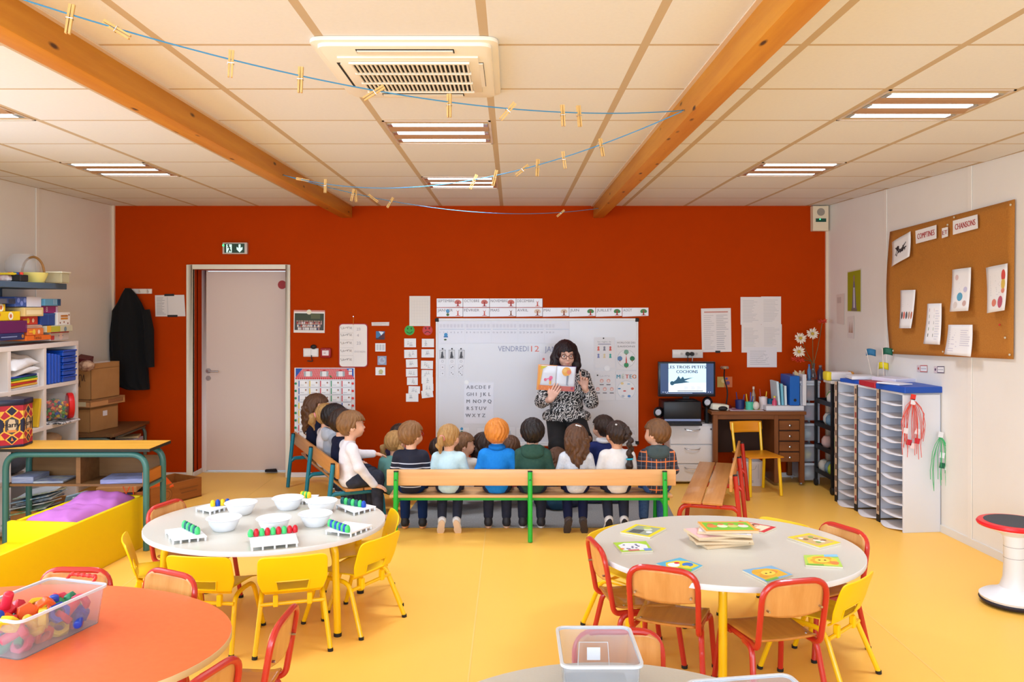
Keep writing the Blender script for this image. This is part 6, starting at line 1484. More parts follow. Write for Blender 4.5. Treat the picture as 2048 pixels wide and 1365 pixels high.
# ---- clear boxes on the near white table
CLR = M((238, 240, 244), .12, trans=.86, ior=1.15, spec=.5); CLR2 = M((244, 246, 250), .25, trans=.35, ior=1.15)
def clear_box(label, c_, w, dp, hgt, rz, taper=.014, wallm=None):
    t = thing('clear_box', label, 'box', c_, rz, 'clear plastic boxes'); wallm = wallm or CLR
    n = 4; e = .003
    lo, hi = rrect(w-2*taper, dp-2*taper, .02, n), rrect(w, dp, .025, n); N = len(lo)
    loi, hii = rrect(w-2*taper-2*e, dp-2*taper-2*e, .018, n), rrect(w-2*e, dp-2*e, .022, n)
    vs = [(x, y, 0) for x, y in lo]+[(x, y, hgt) for x, y in hi]+[(x, y, hgt) for x, y in hii]+[(x, y, e) for x, y in loi]
    fs = [tuple(range(N-1, -1, -1)), tuple(3*N+k for k in range(N))]
    for r_ in range(3): fs += [(r_*N+k, r_*N+(k+1) % N, (r_+1)*N+(k+1) % N, (r_+1)*N+k) for k in range(N)]
    G().add(vs, fs).build('walls', wallm, t)
    g = G(); o_ = rrect(w+.014, dp+.014, .03, n); i_ = rrect(w-.004, dp-.004, .022, n); M_ = len(o_)
    vs = [(x, y, hgt-.006) for x, y in i_]+[(x, y, hgt-.006) for x, y in o_]+[(x, y, hgt+.002) for x, y in o_]+[(x, y, hgt+.002) for x, y in i_]
    fs = []
    for r_ in range(4): fs += [(r_*M_+k, r_*M_+(k+1) % M_, ((r_+1) % 4)*M_+(k+1) % M_, ((r_+1) % 4)*M_+k) for k in range(M_)]
    g.add(vs, fs).build('rim', CLR2, t); return t
t = clear_box('upright clear plastic box with a white label on the near table', ((1195-CX)/F*2.49, 2.49, TZ_), .225, .285, .14, 0, .012)
G().box(-.021, .021, .118, .120, .045, .085).build('label_sticker', M((246, 246, 250), .5), t)
g = G(); g.tube([(-.05, .118, .02), (-.045, .122, .10), (.045, .122, .10), (.05, .118, .02)], .0018, 5); g.build('moulded_line', CLR2, t)
clear_box('clear plastic box at the right of the near table, cut by the photo edge', (.66, 2.18, TZ_), .30, .30, .115, math.radians(9))
clear_box('clear plastic box at the left of the near table, cut by the photo edge', (-.06, 2.15, TZ_), .24, .30, .10, math.radians(-8))
# ---- tub of nuts and bolts on the orange table
TA, TB = V(-1.60, 2.70, 0), V(-1.50, 3.04, 0); dx_ = (TB-TA).normalized(); lf_ = V(-dx_.y, dx_.x, 0)
LT, WT, HT_ = .38, .26, .135; cc = (TA+TB)/2+lf_*WT/2; rzt = math.atan2(dx_.y, dx_.x)
tub = clear_box('clear tub full of coloured plastic nuts and bolts on the orange table', (cc.x, cc.y, TZ_), LT, WT, HT_, rzt, .016)
g = G(); g.tube(fillet([(.195, -.06, HT_), (.212, -.06, HT_+.014), (.212, .06, HT_+.014), (.195, .06, HT_)], .012), .006, 8)
for q in range(5): g.ell((.212, -.05+.025*q, HT_+.015), (.009, .010, .009), 8)
h_ = g.build('handle', M((222, 50, 40), .35), tub)
NB = [(222, 40, 64), (244, 200, 40), (40, 70, 180), (20, 140, 90), (240, 100, 40), (230, 60, 90)]
NBn = ['crimson', 'yellow', 'blue', 'green', 'orange', 'pink red']
rr = random.Random(12); protoN, protoB = {}, {}
def nutmesh():
    g = G(); T = Matrix.Identity(4); o_ = ngon(.036, n=6); i_ = ngon(.017, n=12)
    outer, inner = ngon(.036, n=12, a0=0), ngon(.018, n=12)
    outer = [((.036 if k % 2 == 0 else .0325)*math.cos(2*math.pi*k/12), (.036 if k % 2 == 0 else .0325)*math.sin(2*math.pi*k/12)) for k in range(12)]
    vs = [(x, y, z) for P in (outer, inner) for z in (-.013, .013) for x, y in P]
    fs = []
    for a_, b_ in ((0, 1), (1, 3), (3, 2), (2, 0)): fs += [(a_*12+k, a_*12+(k+1) % 12, b_*12+(k+1) % 12, b_*12+k) for k in range(12)]
    return g.add(vs, fs)
def boltmesh():
    g = G(); g.prism(ngon(.034, n=6), 0, .022); g.lathe([(.017, .02), (.0165, .075), (.013, .08), (0, .08)], n=14); return g
k = 0
for layer, zc, n in ((0, .026, 12), (1, .055, 14), (2, .085, 13), (3, .112, 7)):
    for q in range(n):
        nx = 4; u = (q % nx+.5)/nx; v = (q//nx+.5)/math.ceil(n/nx)
        x = (u-.5)*(LT-.085)+rr.uniform(-.02, .02); y = (v-.5)*(WT-.085)+rr.uniform(-.018, .018)
        if layer == 3: x -= .05
        c_ = rr.randrange(6); kind = rr.random() < .5; key = (c_, kind)
        src = protoN if kind else protoB
        rot = (rr.uniform(0, 3), rr.uniform(0, 3), rr.uniform(0, 6))
        wp_ = Matrix.Rotation(rzt, 3, 'Z') @ Vector((x, y, 0)); loc = (cc.x+wp_.x, cc.y+wp_.y, TZ_+zc)
        nm = 'toy_nut' if kind else 'toy_bolt'
        lab = '%s plastic toy %s in the clear tub' % (NBn[c_], 'nut' if kind else 'bolt')
        if key not in src:
            o = (nutmesh() if kind else boltmesh()).build(nm, M(NB[c_], .35), bevel=.002); src[key] = o
            bm = bmesh.new(); bm.from_mesh(o.data); bmesh.ops.recalc_face_normals(bm, faces=bm.faces); bm.to_mesh(o.data); bm.free()
        else: o = src[key].copy(); C.objects.link(o)
        o.location = loc; o.rotation_euler = rot; tag(o, lab, 'toy '+('nut' if kind else 'bolt'), 'nuts and bolts in the tub')
# ================================================================ STRING AND CLOTHES PEGS
BL = M((60, 140, 190), .6)
A0, A1, A2, A3 = V(-1.55, 2.25, 2.575), V(.786, 3.76, 2.557), V(-1.548, 5.57, 2.549), V(.786, 7.5, 2.55)
def strand(a, b, sag, n=40):
    return [a+(b-a)*(k/n)+V(0, 0, -sag*4*(k/n)*(1-k/n)) for k in range(n+1)]
st_ = [strand(A0, A1, .135), strand(A1, A2, .20), strand(A2, A3, .135)]
t = thing('washing_line', 'blue string zigzagging between the two wooden beams', 'string', A0)
for s_, nm in zip(st_, ('front', 'middle', 'rear')): G().tube([p-A0 for p in s_], .0023, 6).build('strand', BL, t)
for a in (A0, A1, A2, A3): G().cyl(a-A0+V(-.012 if a.x > 0 else .012, 0, 0), a-A0+V(.004 if a.x > 0 else -.004, 0, 0), .005, n=8).build('nail', STEEL, t)
PEG = M((226, 186, 118), .55, noise=((206, 160, 90), 30, .3)); PEG2 = M((214, 160, 80), .55)
def cpeg(label):
    t = thing('clothes_peg', label, 'clothes peg', group='clothes pegs on the blue string')
    for s in (-1, 1):
        g = G(); g.add([(s*(.0005+.0015*(z < -.01)), y, z) for y in (-.005, .005) for z in (-.05, .026)]+[(s*(.0065+.001*(z > .0)), y, z) for y in (-.005, .005) for z in (-.05, .026)],
                       [(0, 1, 3, 2), (6, 7, 5, 4), (0, 4, 5, 1), (1, 5, 7, 3), (3, 7, 6, 2), (2, 6, 4, 0)])
        o = g.build('jaw', PEG, t); bm = bmesh.new(); bm.from_mesh(o.data); bmesh.ops.recalc_face_normals(bm, faces=bm.faces); bm.to_mesh(o.data); bm.free()
    g = G(); g.tube([(.008, 0, -.014), (.008, .006, -.010), (-.008, .006, -.010), (-.008, 0, -.014), (-.008, -.006, -.010), (.008, -.006, -.010)], .0012, 5, closed=True); g.build('spring', STEEL, t)
    return t
pk = None
PL = [(0, 140, 8), (0, 217, -60), (0, 450, 3), (0, 602, 2), (0, 755, 55), (0, 898, 0), (0, 1020, 40), (0, 1125, -3), (0, 1158, -6),
      (1, 1210, -10), (1, 1130, -8), (1, 1075, 3), (1, 1047, 50), (1, 1000, 14), (1, 957, 25), (1, 652, 2), (1, 602, -80), (2, 697, 12), (2, 712, -5), (2, 741, -55), (2, 782, 35), (2, 1123, 50)]
cnt = [0, 0, 0]
for si, px, tilt in PL:
    pts = st_[si]; best = min(range(len(pts)-1), key=lambda k: abs((CX+pts[k].x/pts[k].y*F)-px)); a_, b_ = pts[best], pts[best+1]
    fa = min([j/10 for j in range(11)], key=lambda f: abs(CX+(a_+(b_-a_)*f).x/(a_+(b_-a_)*f).y*F-px)); p = a_+(b_-a_)*fa
    lab = 'wooden clothes peg, %s from the %s on the %s run of blue string' % (ORD[cnt[si]], ('left', 'right', 'left')[si], ('front', 'middle', 'rear')[si]); cnt[si] += 1
    if pk is None: pk = cpeg(lab); o = pk
    else: o = copy_tree(pk); o['label'] = lab
    sc = 1.15; o.scale = (sc, sc, sc)
    o.location = p; o.rotation_euler = (0, math.radians(tilt), RND.uniform(-.5, .5))
# rug under the children
g = G(); g.prism([(-.86, 6.17), (1.25, 6.17), (1.32, 7.15), (-.80, 7.15)], .001, .010)
tag(g.build('rug', M((150, 147, 144), .95, noise=((126, 124, 121), 90, .3), bump=.3, bs=300), bevel=.003), 'thin grey rug under the children in front of the whiteboard', 'rug')
# ================================================================ PEOPLE (implicit surfaces meshed to one continuous skin each)
class Field:
    def __init__(s, res): s.res = res; s.p = []; s.post = []
    def cone(s, a, b, ra, rb=None, k=.02): s.p.append(('c', np.array(a, float), np.array(b, float), ra, ra if rb is None else rb, k)); return s
    def chain(s, pts, rs, k=.02):
        for i in range(len(pts)-1): s.cone(pts[i], pts[i+1], rs[i], rs[i+1], k)
        return s
    def ell(s, c, r, R=None, k=.02): s.p.append(('e', np.array(c, float), np.array(r, float), None if R is None else np.array(R, float), 0, k)); return s
    def mesh(s):
        res = s.res; lo = np.full(3, 9.); hi = -lo; bb = []
        for q in s.p:
            if q[0] == 'c': m = max(q[3], q[4]); a = np.minimum(q[1], q[2])-m; b = np.maximum(q[1], q[2])+m
            else: m = q[2].max() if q[3] is not None else q[2]; a = q[1]-m; b = q[1]+m
            bb.append((a, b)); lo = np.minimum(lo, a); hi = np.maximum(hi, b)
        lo -= 4*res; hi += 4*res; n = np.ceil((hi-lo)/res).astype(int)+1
        Dd = np.full(n, .08, np.float32); ax = [(lo[i]+res*np.arange(n[i])).astype(np.float32) for i in range(3)]
        for q, (a, b) in zip(s.p, bb):
            k = q[5]; pad = k+3*res
            i0 = np.maximum(0, ((a-pad-lo)/res).astype(int)); i1 = np.minimum(n, ((b+pad-lo)/res).astype(int)+2)
            X, Y, Z = np.meshgrid(*[ax[i][i0[i]:i1[i]] for i in range(3)], indexing='ij', sparse=True)
            if q[0] == 'c':
                ab = q[2]-q[1]; L = max(1e-9, ab@ab); x, y, z = X-q[1][0], Y-q[1][1], Z-q[1][2]
                t = np.clip((x*ab[0]+y*ab[1]+z*ab[2])/L, 0, 1)
                d = np.sqrt((x-ab[0]*t)**2+(y-ab[1]*t)**2+(z-ab[2]*t)**2)-(q[3]+(q[4]-q[3])*t)
            else:
                x, y, z = X-q[1][0], Y-q[1][1], Z-q[1][2]
                if q[3] is not None: R = q[3]; x, y, z = R[0][0]*x+R[1][0]*y+R[2][0]*z, R[0][1]*x+R[1][1]*y+R[2][1]*z, R[0][2]*x+R[1][2]*y+R[2][2]*z
                r = q[2]; k0 = np.sqrt((x/r[0])**2+(y/r[1])**2+(z/r[2])**2); k1 = np.sqrt((x/r[0]**2)**2+(y/r[1]**2)**2+(z/r[2]**2)**2)+1e-9
                d = k0*(k0-1)/k1
            sl = tuple(slice(i0[i], i1[i]) for i in range(3)); o = Dd[sl]
            h = np.maximum(k-np.abs(o-d), 0)/k; Dd[sl] = np.minimum(o, d)-h*h*k*.25
        if s.post:
            X, Y, Z = np.meshgrid(*ax, indexing='ij', sparse=True)
            for f in s.post: Dd = f(Dd, X, Y, Z)
        Dd[0] = Dd[-1] = .05; Dd[:, 0] = Dd[:, -1] = .05; Dd[:, :, 0] = Dd[:, :, -1] = .05
        ins = Dd < 0; c = [slice(0, -1), slice(1, None)]
        cnt = sum(ins[c[i], c[j], c[k]].astype(np.int8) for i in (0, 1) for j in (0, 1) for k in (0, 1))
        act = np.argwhere((cnt > 0) & (cnt < 8)); ids = np.full(cnt.shape, -1, np.int64); ids[tuple(act.T)] = np.arange(len(act))
        P = np.zeros((len(act), 3)); W_ = np.zeros(len(act))
        for a in range(3):
            for u in (0, 1):
                for v in (0, 1):
                    o0 = np.zeros(3, int); o0[(a+1) % 3] = u; o0[(a+2) % 3] = v; o1 = o0.copy(); o1[a] = 1
                    d0 = Dd[tuple((act+o0).T)]; d1 = Dd[tuple((act+o1).T)]; m = (d0 < 0) != (d1 < 0)
                    t = np.where(m, d0/np.where(m, d0-d1, 1), 0); pp = np.tile(o0.astype(float), (len(act), 1)); pp[:, a] = t
                    P += pp*m[:, None]; W_ += m
        P = lo+(act+P/W_[:, None])*res
        F_ = []
        for a in range(3):
            b, c2 = (a+1) % 3, (a+2) % 3
            s0 = [slice(None)]*3; s1 = [slice(None)]*3; s0[a] = slice(0, -1); s1[a] = slice(1, None)
            e = np.argwhere(ins[tuple(s0)] != ins[tuple(s1)])
            e = e[(e[:, b] > 0) & (e[:, c2] > 0) & (e[:, b] < n[b]-1) & (e[:, c2] < n[c2]-1)]
            q = []
            for db, dc in ((1, 1), (0, 1), (0, 0), (1, 0)):
                w = e.copy(); w[:, b] -= db; w[:, c2] -= dc; q.append(ids[tuple(w.T)])
            q = np.stack(q, 1); fl = ins[tuple(e.T)]; q[~fl] = q[~fl][:, ::-1]; F_.append(q)
        return P, np.concatenate(F_)
    def build(s, name, m, parent, M4=None):
        P, Q = s.mesh(); me = bpy.data.meshes.new(name)
        me.vertices.add(len(P)); me.vertices.foreach_set('co', P.astype(np.float32).ravel())
        me.loops.add(Q.size); me.loops.foreach_set('vertex_index', Q.astype(np.int32).ravel())
        me.polygons.add(len(Q)); me.polygons.foreach_set('loop_start', np.arange(0, Q.size, 4, dtype=np.int32))
        me.update(calc_edges=True); me.validate()
        me.polygons.foreach_set('use_smooth', [True]*len(me.polygons)); me.materials.append(m)
        o = bpy.data.objects.new(name, me); C.objects.link(o); o.parent = parent
        if M4 is not None: o.matrix_local = M4
        return o
def A_(*v): return np.array(v, float)
def nrmz(v): v = np.array(v, float); return v/(np.linalg.norm(v)+1e-9)
def hand(f, wrist, fd, back, side, s=1., curl=(.5, .5, .5, .5), r=.0072, thumb=.5):
    """fd = finger direction, back = direction the back of the hand faces, side = direction of the thumb"""
    fd, back = nrmz(fd), nrmz(back); back = nrmz(back-fd*(back@fd)); side = nrmz(side); side = nrmz(side-fd*(side@fd)-back*(side@back))
    w = np.array(wrist, float); pl = .052*s
    for o in (-1, -.33, .33, 1): f.cone(w+side*o*.013*s, w+fd*pl+side*o*.024*s, .0125*s, .0100*s, .010*s)
    for k, o in enumerate((1.05, .35, -.35, -1.05)):
        b = w+fd*pl+side*o*.0242*s; L = (.025, .028, .026, .020)[k]*s; c = curl[k]; d = nrmz(fd+side*o*.06); pts = [b]
        for j in range(3):
            a = c*(.55+.5*j); dd = d*math.cos(a)-back*math.sin(a); pts.append(pts[-1]+dd*L*(1, .8, .65)[j])
        f.chain(pts, [r*1.15*s, r*1.05*s, r*s, r*.85*s], .003*s)
    b = w+fd*.014*s+side*.018*s; d1 = nrmz(side*.8+fd*.7-back*.25*thumb); d2 = nrmz(fd+side*.25-back*.5*thumb)
    f.chain([b, b+d1*.026*s, b+d1*.026*s+d2*.024*s], [.011*s, .0088*s, .0072*s], .006*s)
SKIN = M((232, 180, 150), .55, noise=((226, 168, 138), 25, .3)); SKIN2 = M((214, 158, 124), .55, noise=((206, 146, 112), 25, .3)); SKINT = M((226, 178, 156), .55, noise=((216, 164, 142), 25, .3))
LIP = M((190, 96, 92), .5); EYEW = M((240, 238, 236), .3); IRIS = M((60, 44, 34), .3)
def hairmat(c1, c2, sc=70): return M(c1, .42, noise=(c2, sc, .15), st=(1, 1, .10), bump=.6, bs=160, spec=.4)
HB = dict(sandy=hairmat((150, 106, 64), (112, 74, 42)), blonde=hairmat((196, 152, 92), (150, 106, 58)), ginger=hairmat((232, 150, 66), (190, 104, 34)), black=hairmat((34, 24, 22), (20, 14, 13)),
          dark=hairmat((58, 38, 28), (36, 22, 16)), brown=hairmat((108, 72, 48), (70, 44, 28)), tan=hairmat((132, 90, 54), (90, 58, 34)), plum=hairmat((40, 20, 24), (22, 11, 14)))
def strands(f, amp=.0028, fr=24, seed=0):
    f.post.append(lambda Dd, X, Y, Z: Dd+amp*np.sin(np.arctan2(X, -Y+.02)*fr+3*np.sin(Z*38+seed)+seed)*np.clip(1.2-np.abs(Z)*3, .3, 1)+amp*.6*np.sin(X*150+Z*40+seed)*np.sin(Y*130-Z*30))
def hair_mesh(kind, m, parent, M4, seed=0, sc=1.):
    f = Field(.0062); long_ = kind in ('long', 'curly', 'wavy')
    f.ell((0, -.008, .017), (.094, .108, .100), k=.02)
    if kind in ('pony', 'braid', 'pig', 'bunless'): f.p[0][2][:] = (.089, .104, .097)
    if kind in ('long', 'curly', 'wavy'):
        f.ell((0, -.055, -.06), (.106, .060, .115), k=.05)
    def carve(Dd, X, Y, Z):
        fy = .058 if kind == 'fringe' else .046
        Dd = np.maximum(Dd, -np.maximum(fy-.35*np.abs(X)-Y, Z-(.040+.10*np.abs(X)*(0 if kind in ('short', 'fringe') else -1)+.004*np.sin(X*90+seed))))
        if kind in ('short', 'fringe', 'pony', 'braid', 'pig', 'bunless'):
            Dd = np.maximum(Dd, -np.maximum(-(Y+.028), Z+.014))
            Dd = np.maximum(Dd, -(Z+.072+.02*np.cos(X*20)-.006*np.sin(X*80+seed)))
        return Dd
    f.post.append(carve)
    strands(f, .0026 if kind != 'curly' else .005, 24 if kind != 'curly' else 12, seed)
    o = f.build('hair', m, parent, M4)
    g = Field(.0060); ex = None
    if kind == 'pony':
        g.chain([A_(0, -.088, .012), A_(.0, -.132, -.002), A_(-.006, -.136, -.045), A_(-.012, -.112, -.118)], [.015, .026, .027, .007], .02); strands(g, .004, 16, seed); ex = 'ponytail'
    elif kind == 'braid':
        for k in range(8):
            z = .055-.030*k; y = -.092-.012*min(k, 4)+.004*max(0, k-4); x = .040+.009*(1 if k % 2 else -1)
            g.ell((x, y, z), (.027-.0006*k, .022, .025), k=.008)
        g.chain([A_(.040, -.130, -.165), A_(.042, -.126, -.23), A_(.036, -.112, -.325)], [.014, .028, .008], .01); strands(g, .003, 14, seed); ex = 'braid'
    elif kind == 'pig':
        for s_ in (-1, 1): g.chain([A_(s_*.078, -.035, -.02), A_(s_*.104, -.04, -.05), A_(s_*.098, -.035, -.12), A_(s_*.09, -.02, -.175)], [.012, .022, .022, .006], .02)
        strands(g, .004, 14, seed); ex = 'pigtails'
    elif kind in ('long', 'curly', 'wavy'):
        rr = random.Random(seed)
        for k in range(9):
            u = (k-4)/4; L = .17+.07*(1-abs(u)); pts = []
            for j in range(6):
                v = j/5; pts.append(A_(u*(.090-.035*v)+.010*math.sin(j*1.9+k), -.075-.028*(1-u*u)-.012*math.sin(j*1.4+k*2)+.02*v*abs(u), .0-L*v))
            g.chain(pts, [.020, .024, .023, .021, .017, .006], .014)
        if kind == 'curly':
            for k in range(16): g.ell((rr.uniform(-.09, .09), rr.uniform(-.11, -.02), rr.uniform(-.16, .02)), (.026, .026, .03), k=.012)
        strands(g, .0035, 18, seed); ex = 'back_lengths'
    if ex: o2 = g.build(ex, m, o); 
    if kind in ('pony', 'braid'):
        c = (0, -.112, .006) if kind == 'pony' else (.040, -.132, -.175); q = G()
        n_ = V(0, -1, -.15).normalized() if kind == 'pony' else V(0, .1, 1).normalized(); T = n_.to_track_quat('Z', 'Y').to_matrix()
        q.tube([T @ V(.022*math.cos(a), .022*math.sin(a), 0)+V(*c) for a in [2*math.pi*j/16 for j in range(16)]], .007, 8, closed=True)
        q.build('hair_tie', M((226, 140, 140) if kind == 'pony' else (20, 160, 190), .6), o)
    return o
SHO = {}
def shoe(parent, ank, toe, up, m, solem):
    if not SHO:
        f = Field(.0048); f.ell((0, .045, -.028), (.031, .062, .027)); f.ell((0, -.012, -.022), (.029, .034, .036)); f.cone((0, -.008, -.01), (0, -.010, .024), .030, .029)
        f.post.append(lambda Dd, X, Y, Z: np.maximum(np.maximum(Dd, -.046-Z), Z-.028)); SHO['u'] = f.mesh()
    t = nrmz(toe); u = np.array(up, float); u = nrmz(u-t*(u@t)); x = np.cross(t, u)
    M4 = Matrix(((x[0], t[0], u[0], ank[0]), (x[1], t[1], u[1], ank[1]), (x[2], t[2], u[2], ank[2]), (0, 0, 0, 1)))
    P, Q = SHO['u']; me = bpy.data.meshes.new('shoe'); me.from_pydata(P.tolist(), [], Q.tolist()); me.materials.append(m); me.polygons.foreach_set('use_smooth', [True]*len(Q))
    o = bpy.data.objects.new('shoe', me); C.objects.link(o); o.parent = parent; o.matrix_local = M4
    out = []
    for k in range(28):
        a = 2*math.pi*k/28; y = .032+.078*math.sin(a); w = .033+.004*math.sin(a)-.006*(1 if abs(y-.02) < .02 else 0); out.append((w*math.cos(a), y))
    G().prism(out, -.058, -.043).build('sole', solem, o, bevel=.003, seg=2)
    return o
def head(f, c, R, adult=False):
    c = np.array(c, float); Rm = np.array(R.to_3x3()); T = lambda *p: c+Rm@A_(*p)
    if not adult:
        f.ell(T(0, -.008, .012), (.078, .092, .086), Rm, .02); f.ell(T(0, .028, -.036), (.060, .056, .050), Rm, .03); f.ell(T(0, .052, -.062), (.028, .026, .022), Rm, .02)
        for s in (-1, 1): f.ell(T(s*.032, .058, -.032), (.026, .024, .024), Rm, .02); f.ell(T(s*.080, -.006, -.010), (.011, .020, .027), Rm, .006)
        f.cone(T(0, .080, -.004), T(0, .092, -.020), .006, .0095, .008); f.ell(T(0, .081, -.046), (.017, .010, .007), Rm, .008)
    else:
        f.ell(T(0, -.008, .018), (.076, .096, .094), Rm, .02); f.ell(T(0, .030, -.045), (.060, .058, .060), Rm, .03); f.ell(T(0, .062, -.086), (.028, .024, .022), Rm, .02)
        for s in (-1, 1): f.ell(T(s*.036, .060, -.034), (.024, .022, .024), Rm, .02); f.ell(T(s*.077, -.004, -.012), (.010, .020, .030), Rm, .006); f.ell(T(s*.032, .078, .022), (.022, .010, .008), Rm, .012)
        f.cone(T(0, .088, .006), T(0, .106, -.024), .007, .011, .008); f.ell(T(0, .090, -.057), (.022, .010, .006), Rm, .006); f.ell(T(0, .088, -.067), (.019, .010, .007), Rm, .006)
def face_bits(t, c, R, adult=False, brow=IRIS):
    T4 = Matrix.Translation(Vector(c)) @ R.to_4x4(); ey = (.032, .0785, .001) if adult else (.031, .0705, -.002)
    for s in (-1, 1):
        g = G(); g.ell((0, -.0015, -.001), .0108, 14); o = g.build('eye', EYEW, t); o.matrix_local = T4 @ Matrix.Translation((s*ey[0], ey[1], ey[2]))
        g = G(); g.ell((0, .0062, -.001), (.0064, .0045, .0064), 10); g.build('iris', IRIS, o)
        g = G(); g.tube([(s*ey[0]-.017, ey[1]+.010, ey[2]+.021), (s*ey[0], ey[1]+.016, ey[2]+.025), (s*ey[0]+.017, ey[1]+.010, ey[2]+.021)], [.0015, .003, .0015], 6); e = g.build('eyebrow', brow, t); e.matrix_local = T4
    z = (-.061, .094) if adult else (-.046, .088)
    g = G(); g.tube([(-.019, z[1]-.006, z[0]+.001), (-.008, z[1]+.003, z[0]+.002), (0, z[1]+.004, z[0]), (.008, z[1]+.003, z[0]+.002), (.019, z[1]-.006, z[0]+.001)], [.0015, .0042, .0038, .0042, .0015], 6); o = g.build('mouth', LIP, t); o.matrix_local = T4
def torso(f, e=0., k=.03):
    f.ell((0, 0, .065), (.094+e, .078+e, .072+e), k=k); f.ell((0, -.004, .15), (.086+e, .070+e, .09+e), k=k); f.ell((0, -.008, .235), (.094+e, .066+e, .085+e), k=k)
    f.cone((-.078, -.012, .300), (.078, -.012, .300), .036+e, None, k); f.cone((0, -.008, .31), (0, .0, .375), .037+e*.6, None, .02)
LEGS = {'bench': lambda fl: ((.070, .185, .070), (.072, .195, -fl+.062), (0, 1, 0), (0, 0, 1)),
        'tuck': lambda fl: ((.070, .165, .05), (.062, .045, -fl+.105), (.15, .42, -.9), (0, .9, .42)),
        'cross': lambda fl: ((.165, .11, .05), (-.02, .20, .055), (-1, .35, -.2), (0, .2, 1))}
def kid(label, loc, yaw, s, fl, hair='short', hm='sandy', top=None, pants=None, shoes=((40, 44, 60), (225, 225, 225)), legs='bench', hy=0, hp=0, lean=0, skin=None, hood=None, arms=None,
        collar=None, specs=False, clip=None, seed=0, res=.0064, armsL=None):
    t = thing('person', label, 'child', loc, yaw); t.scale = (s, s, s); skin = skin or SKIN
    fl = fl/s; hc = (0, .012, .457); R = (Matrix.Rotation(math.radians(hy), 3, 'Z') @ Matrix.Rotation(math.radians(hp), 3, 'X'))
    kn, an, toe, up = LEGS[legs](fl)
    if arms is None: arms = {1: ((.132, .012, .175), (.085, .135, .125), (-.5, .85, -.1), (0, .1, 1), (-1, .4, 0)), -1: ((-.132, .012, .175), (-.085, .135, .125), (.5, .85, -.1), (0, .1, 1), (1, .4, 0))}
    f = Field(res); torso(f, -.004); head(f, hc, R); f.cone((0, -.004, .33), (0, .008, .43), .036, .038, .02)
    tp = Field(.0074); torso(tp, .008); pn = Field(.0078)
    pn.ell((0, .005, .058), (.097, .084, .066), k=.03)
    for sd in (1, -1):
        el, wr, fd, bk, th = arms[sd]; sh = (sd*.102, -.012, .295)
        f.chain([A_(*sh), A_(*el), A_(*wr)], [.031, .026, .019], .02); hand(f, A_(*wr)+nrmz(fd)*.006, fd, bk, th, .86, (.35, .4, .45, .5), .0066)
        cu = A_(*wr)-(A_(*wr)-A_(*el))*.04
        tp.chain([A_(*sh), A_(*el), cu], [.042, .037, .029], .02)
        K_ = A_(sd*kn[0], kn[1], kn[2]); N_ = A_(sd*an[0], an[1]+(.03*(sd > 0) if legs == 'cross' else 0), an[2]); H_ = A_(sd*.052, .01, .055)
        f.chain([H_, K_, N_], [.048, .036, .026], .02); tt = A_(sd*toe[0], toe[1], toe[2]); f.cone(N_, N_+nrmz(tt)*.06, .024, .020, .02)
        pn.chain([H_, K_, N_+(K_-N_)*.10], [.062, .050, .038], .02)
        shoe(t, N_, tt, up, M(shoes[0], .55), M(shoes[1], .6))
    tp.post.append(lambda Dd, X, Y, Z: np.maximum(Dd+.0022*np.sin(Z*70+X*30+seed)*np.sin(X*45-Z*20+seed*2)*np.clip((.3-Z)*6, 0, 1), np.maximum(Z-(.352-.25*np.maximum(Y, 0)), .004-Z)))
    f.build('body', skin, t)
    to = tp.build('top', top, t); pn.build('trousers', pants or M((24, 30, 52), .8, noise=((30, 38, 62), 40, .3)), t)
    if hood:
        h = Field(.0068); h.ell((0, -.058, .315), (.088, .040, .050), k=.02)
        h.chain([A_(-.07, -.02, .335), A_(-.05, -.055, .35), A_(0, -.07, .355), A_(.05, -.055, .35), A_(.07, -.02, .335), A_(.045, .045, .315), A_(0, .06, .30), A_(-.045, .045, .315), A_(-.07, -.02, .335)], [.022]*9, .02)
        h.build('hood', hood, to)
    if collar:
        h = Field(.006); h.chain([A_(.05*math.cos(a), -.002+.048*math.sin(a), .352+.004*math.sin(a)) for a in [2*math.pi*j/14 for j in range(15)]], [.015]*15, .01); h.cone((0, 0, .34), (0, 0, .362), .046, .045, .01); h.build('collar', collar, to)
    M4 = Matrix.Translation(Vector(hc)) @ R.to_4x4()
    ho = hair_mesh(hair, HB[hm], t, M4, seed)
    face_bits(t, hc, R, False, HB[hm])
    if specs: glasses(t, M4, (150, 30, 34), .031, .086, .019, -.002)
    if clip:
        g = G(); g.cb((clip[0], clip[1], clip[2]), (.05, .008, .012), rot=(0, .3, clip[3] if len(clip) > 3 else 0)); g.build('hair_clip', M((230, 228, 228), .35), ho, bevel=.002)
    return t
def glasses(t, M4, col, ex, ey, r, ez):
    g = G()
    for s in (-1, 1):
        g.tube([(s*ex+r*1.25*math.cos(a), ey+.010-.010*abs(math.cos(a)), ez+r*.82*math.sin(a)) for a in [2*math.pi*k/20 for k in range(20)]], .0026, 6, closed=True)
    g.tube([(-ex+r*1.15, ey+.006, ez+.004), (0, ey+.014, ez+.007), (ex-r*1.15, ey+.006, ez+.004)], .0024, 6)
    for s in (-1, 1): g.tube([(s*(ex+r*1.2), ey, ez+.003), (s*(ex+r*1.6), ey-.03, ez+.003), (s*.083, .0, ez)], .0022, 6)
    o = g.build('glasses', M(col, .35), t); o.matrix_local = M4
def fab(c, c2=None, sc=60, b=.15): return M(c, .85, noise=(c2 or c, sc, .3), bump=b, bs=90, spec=.2)
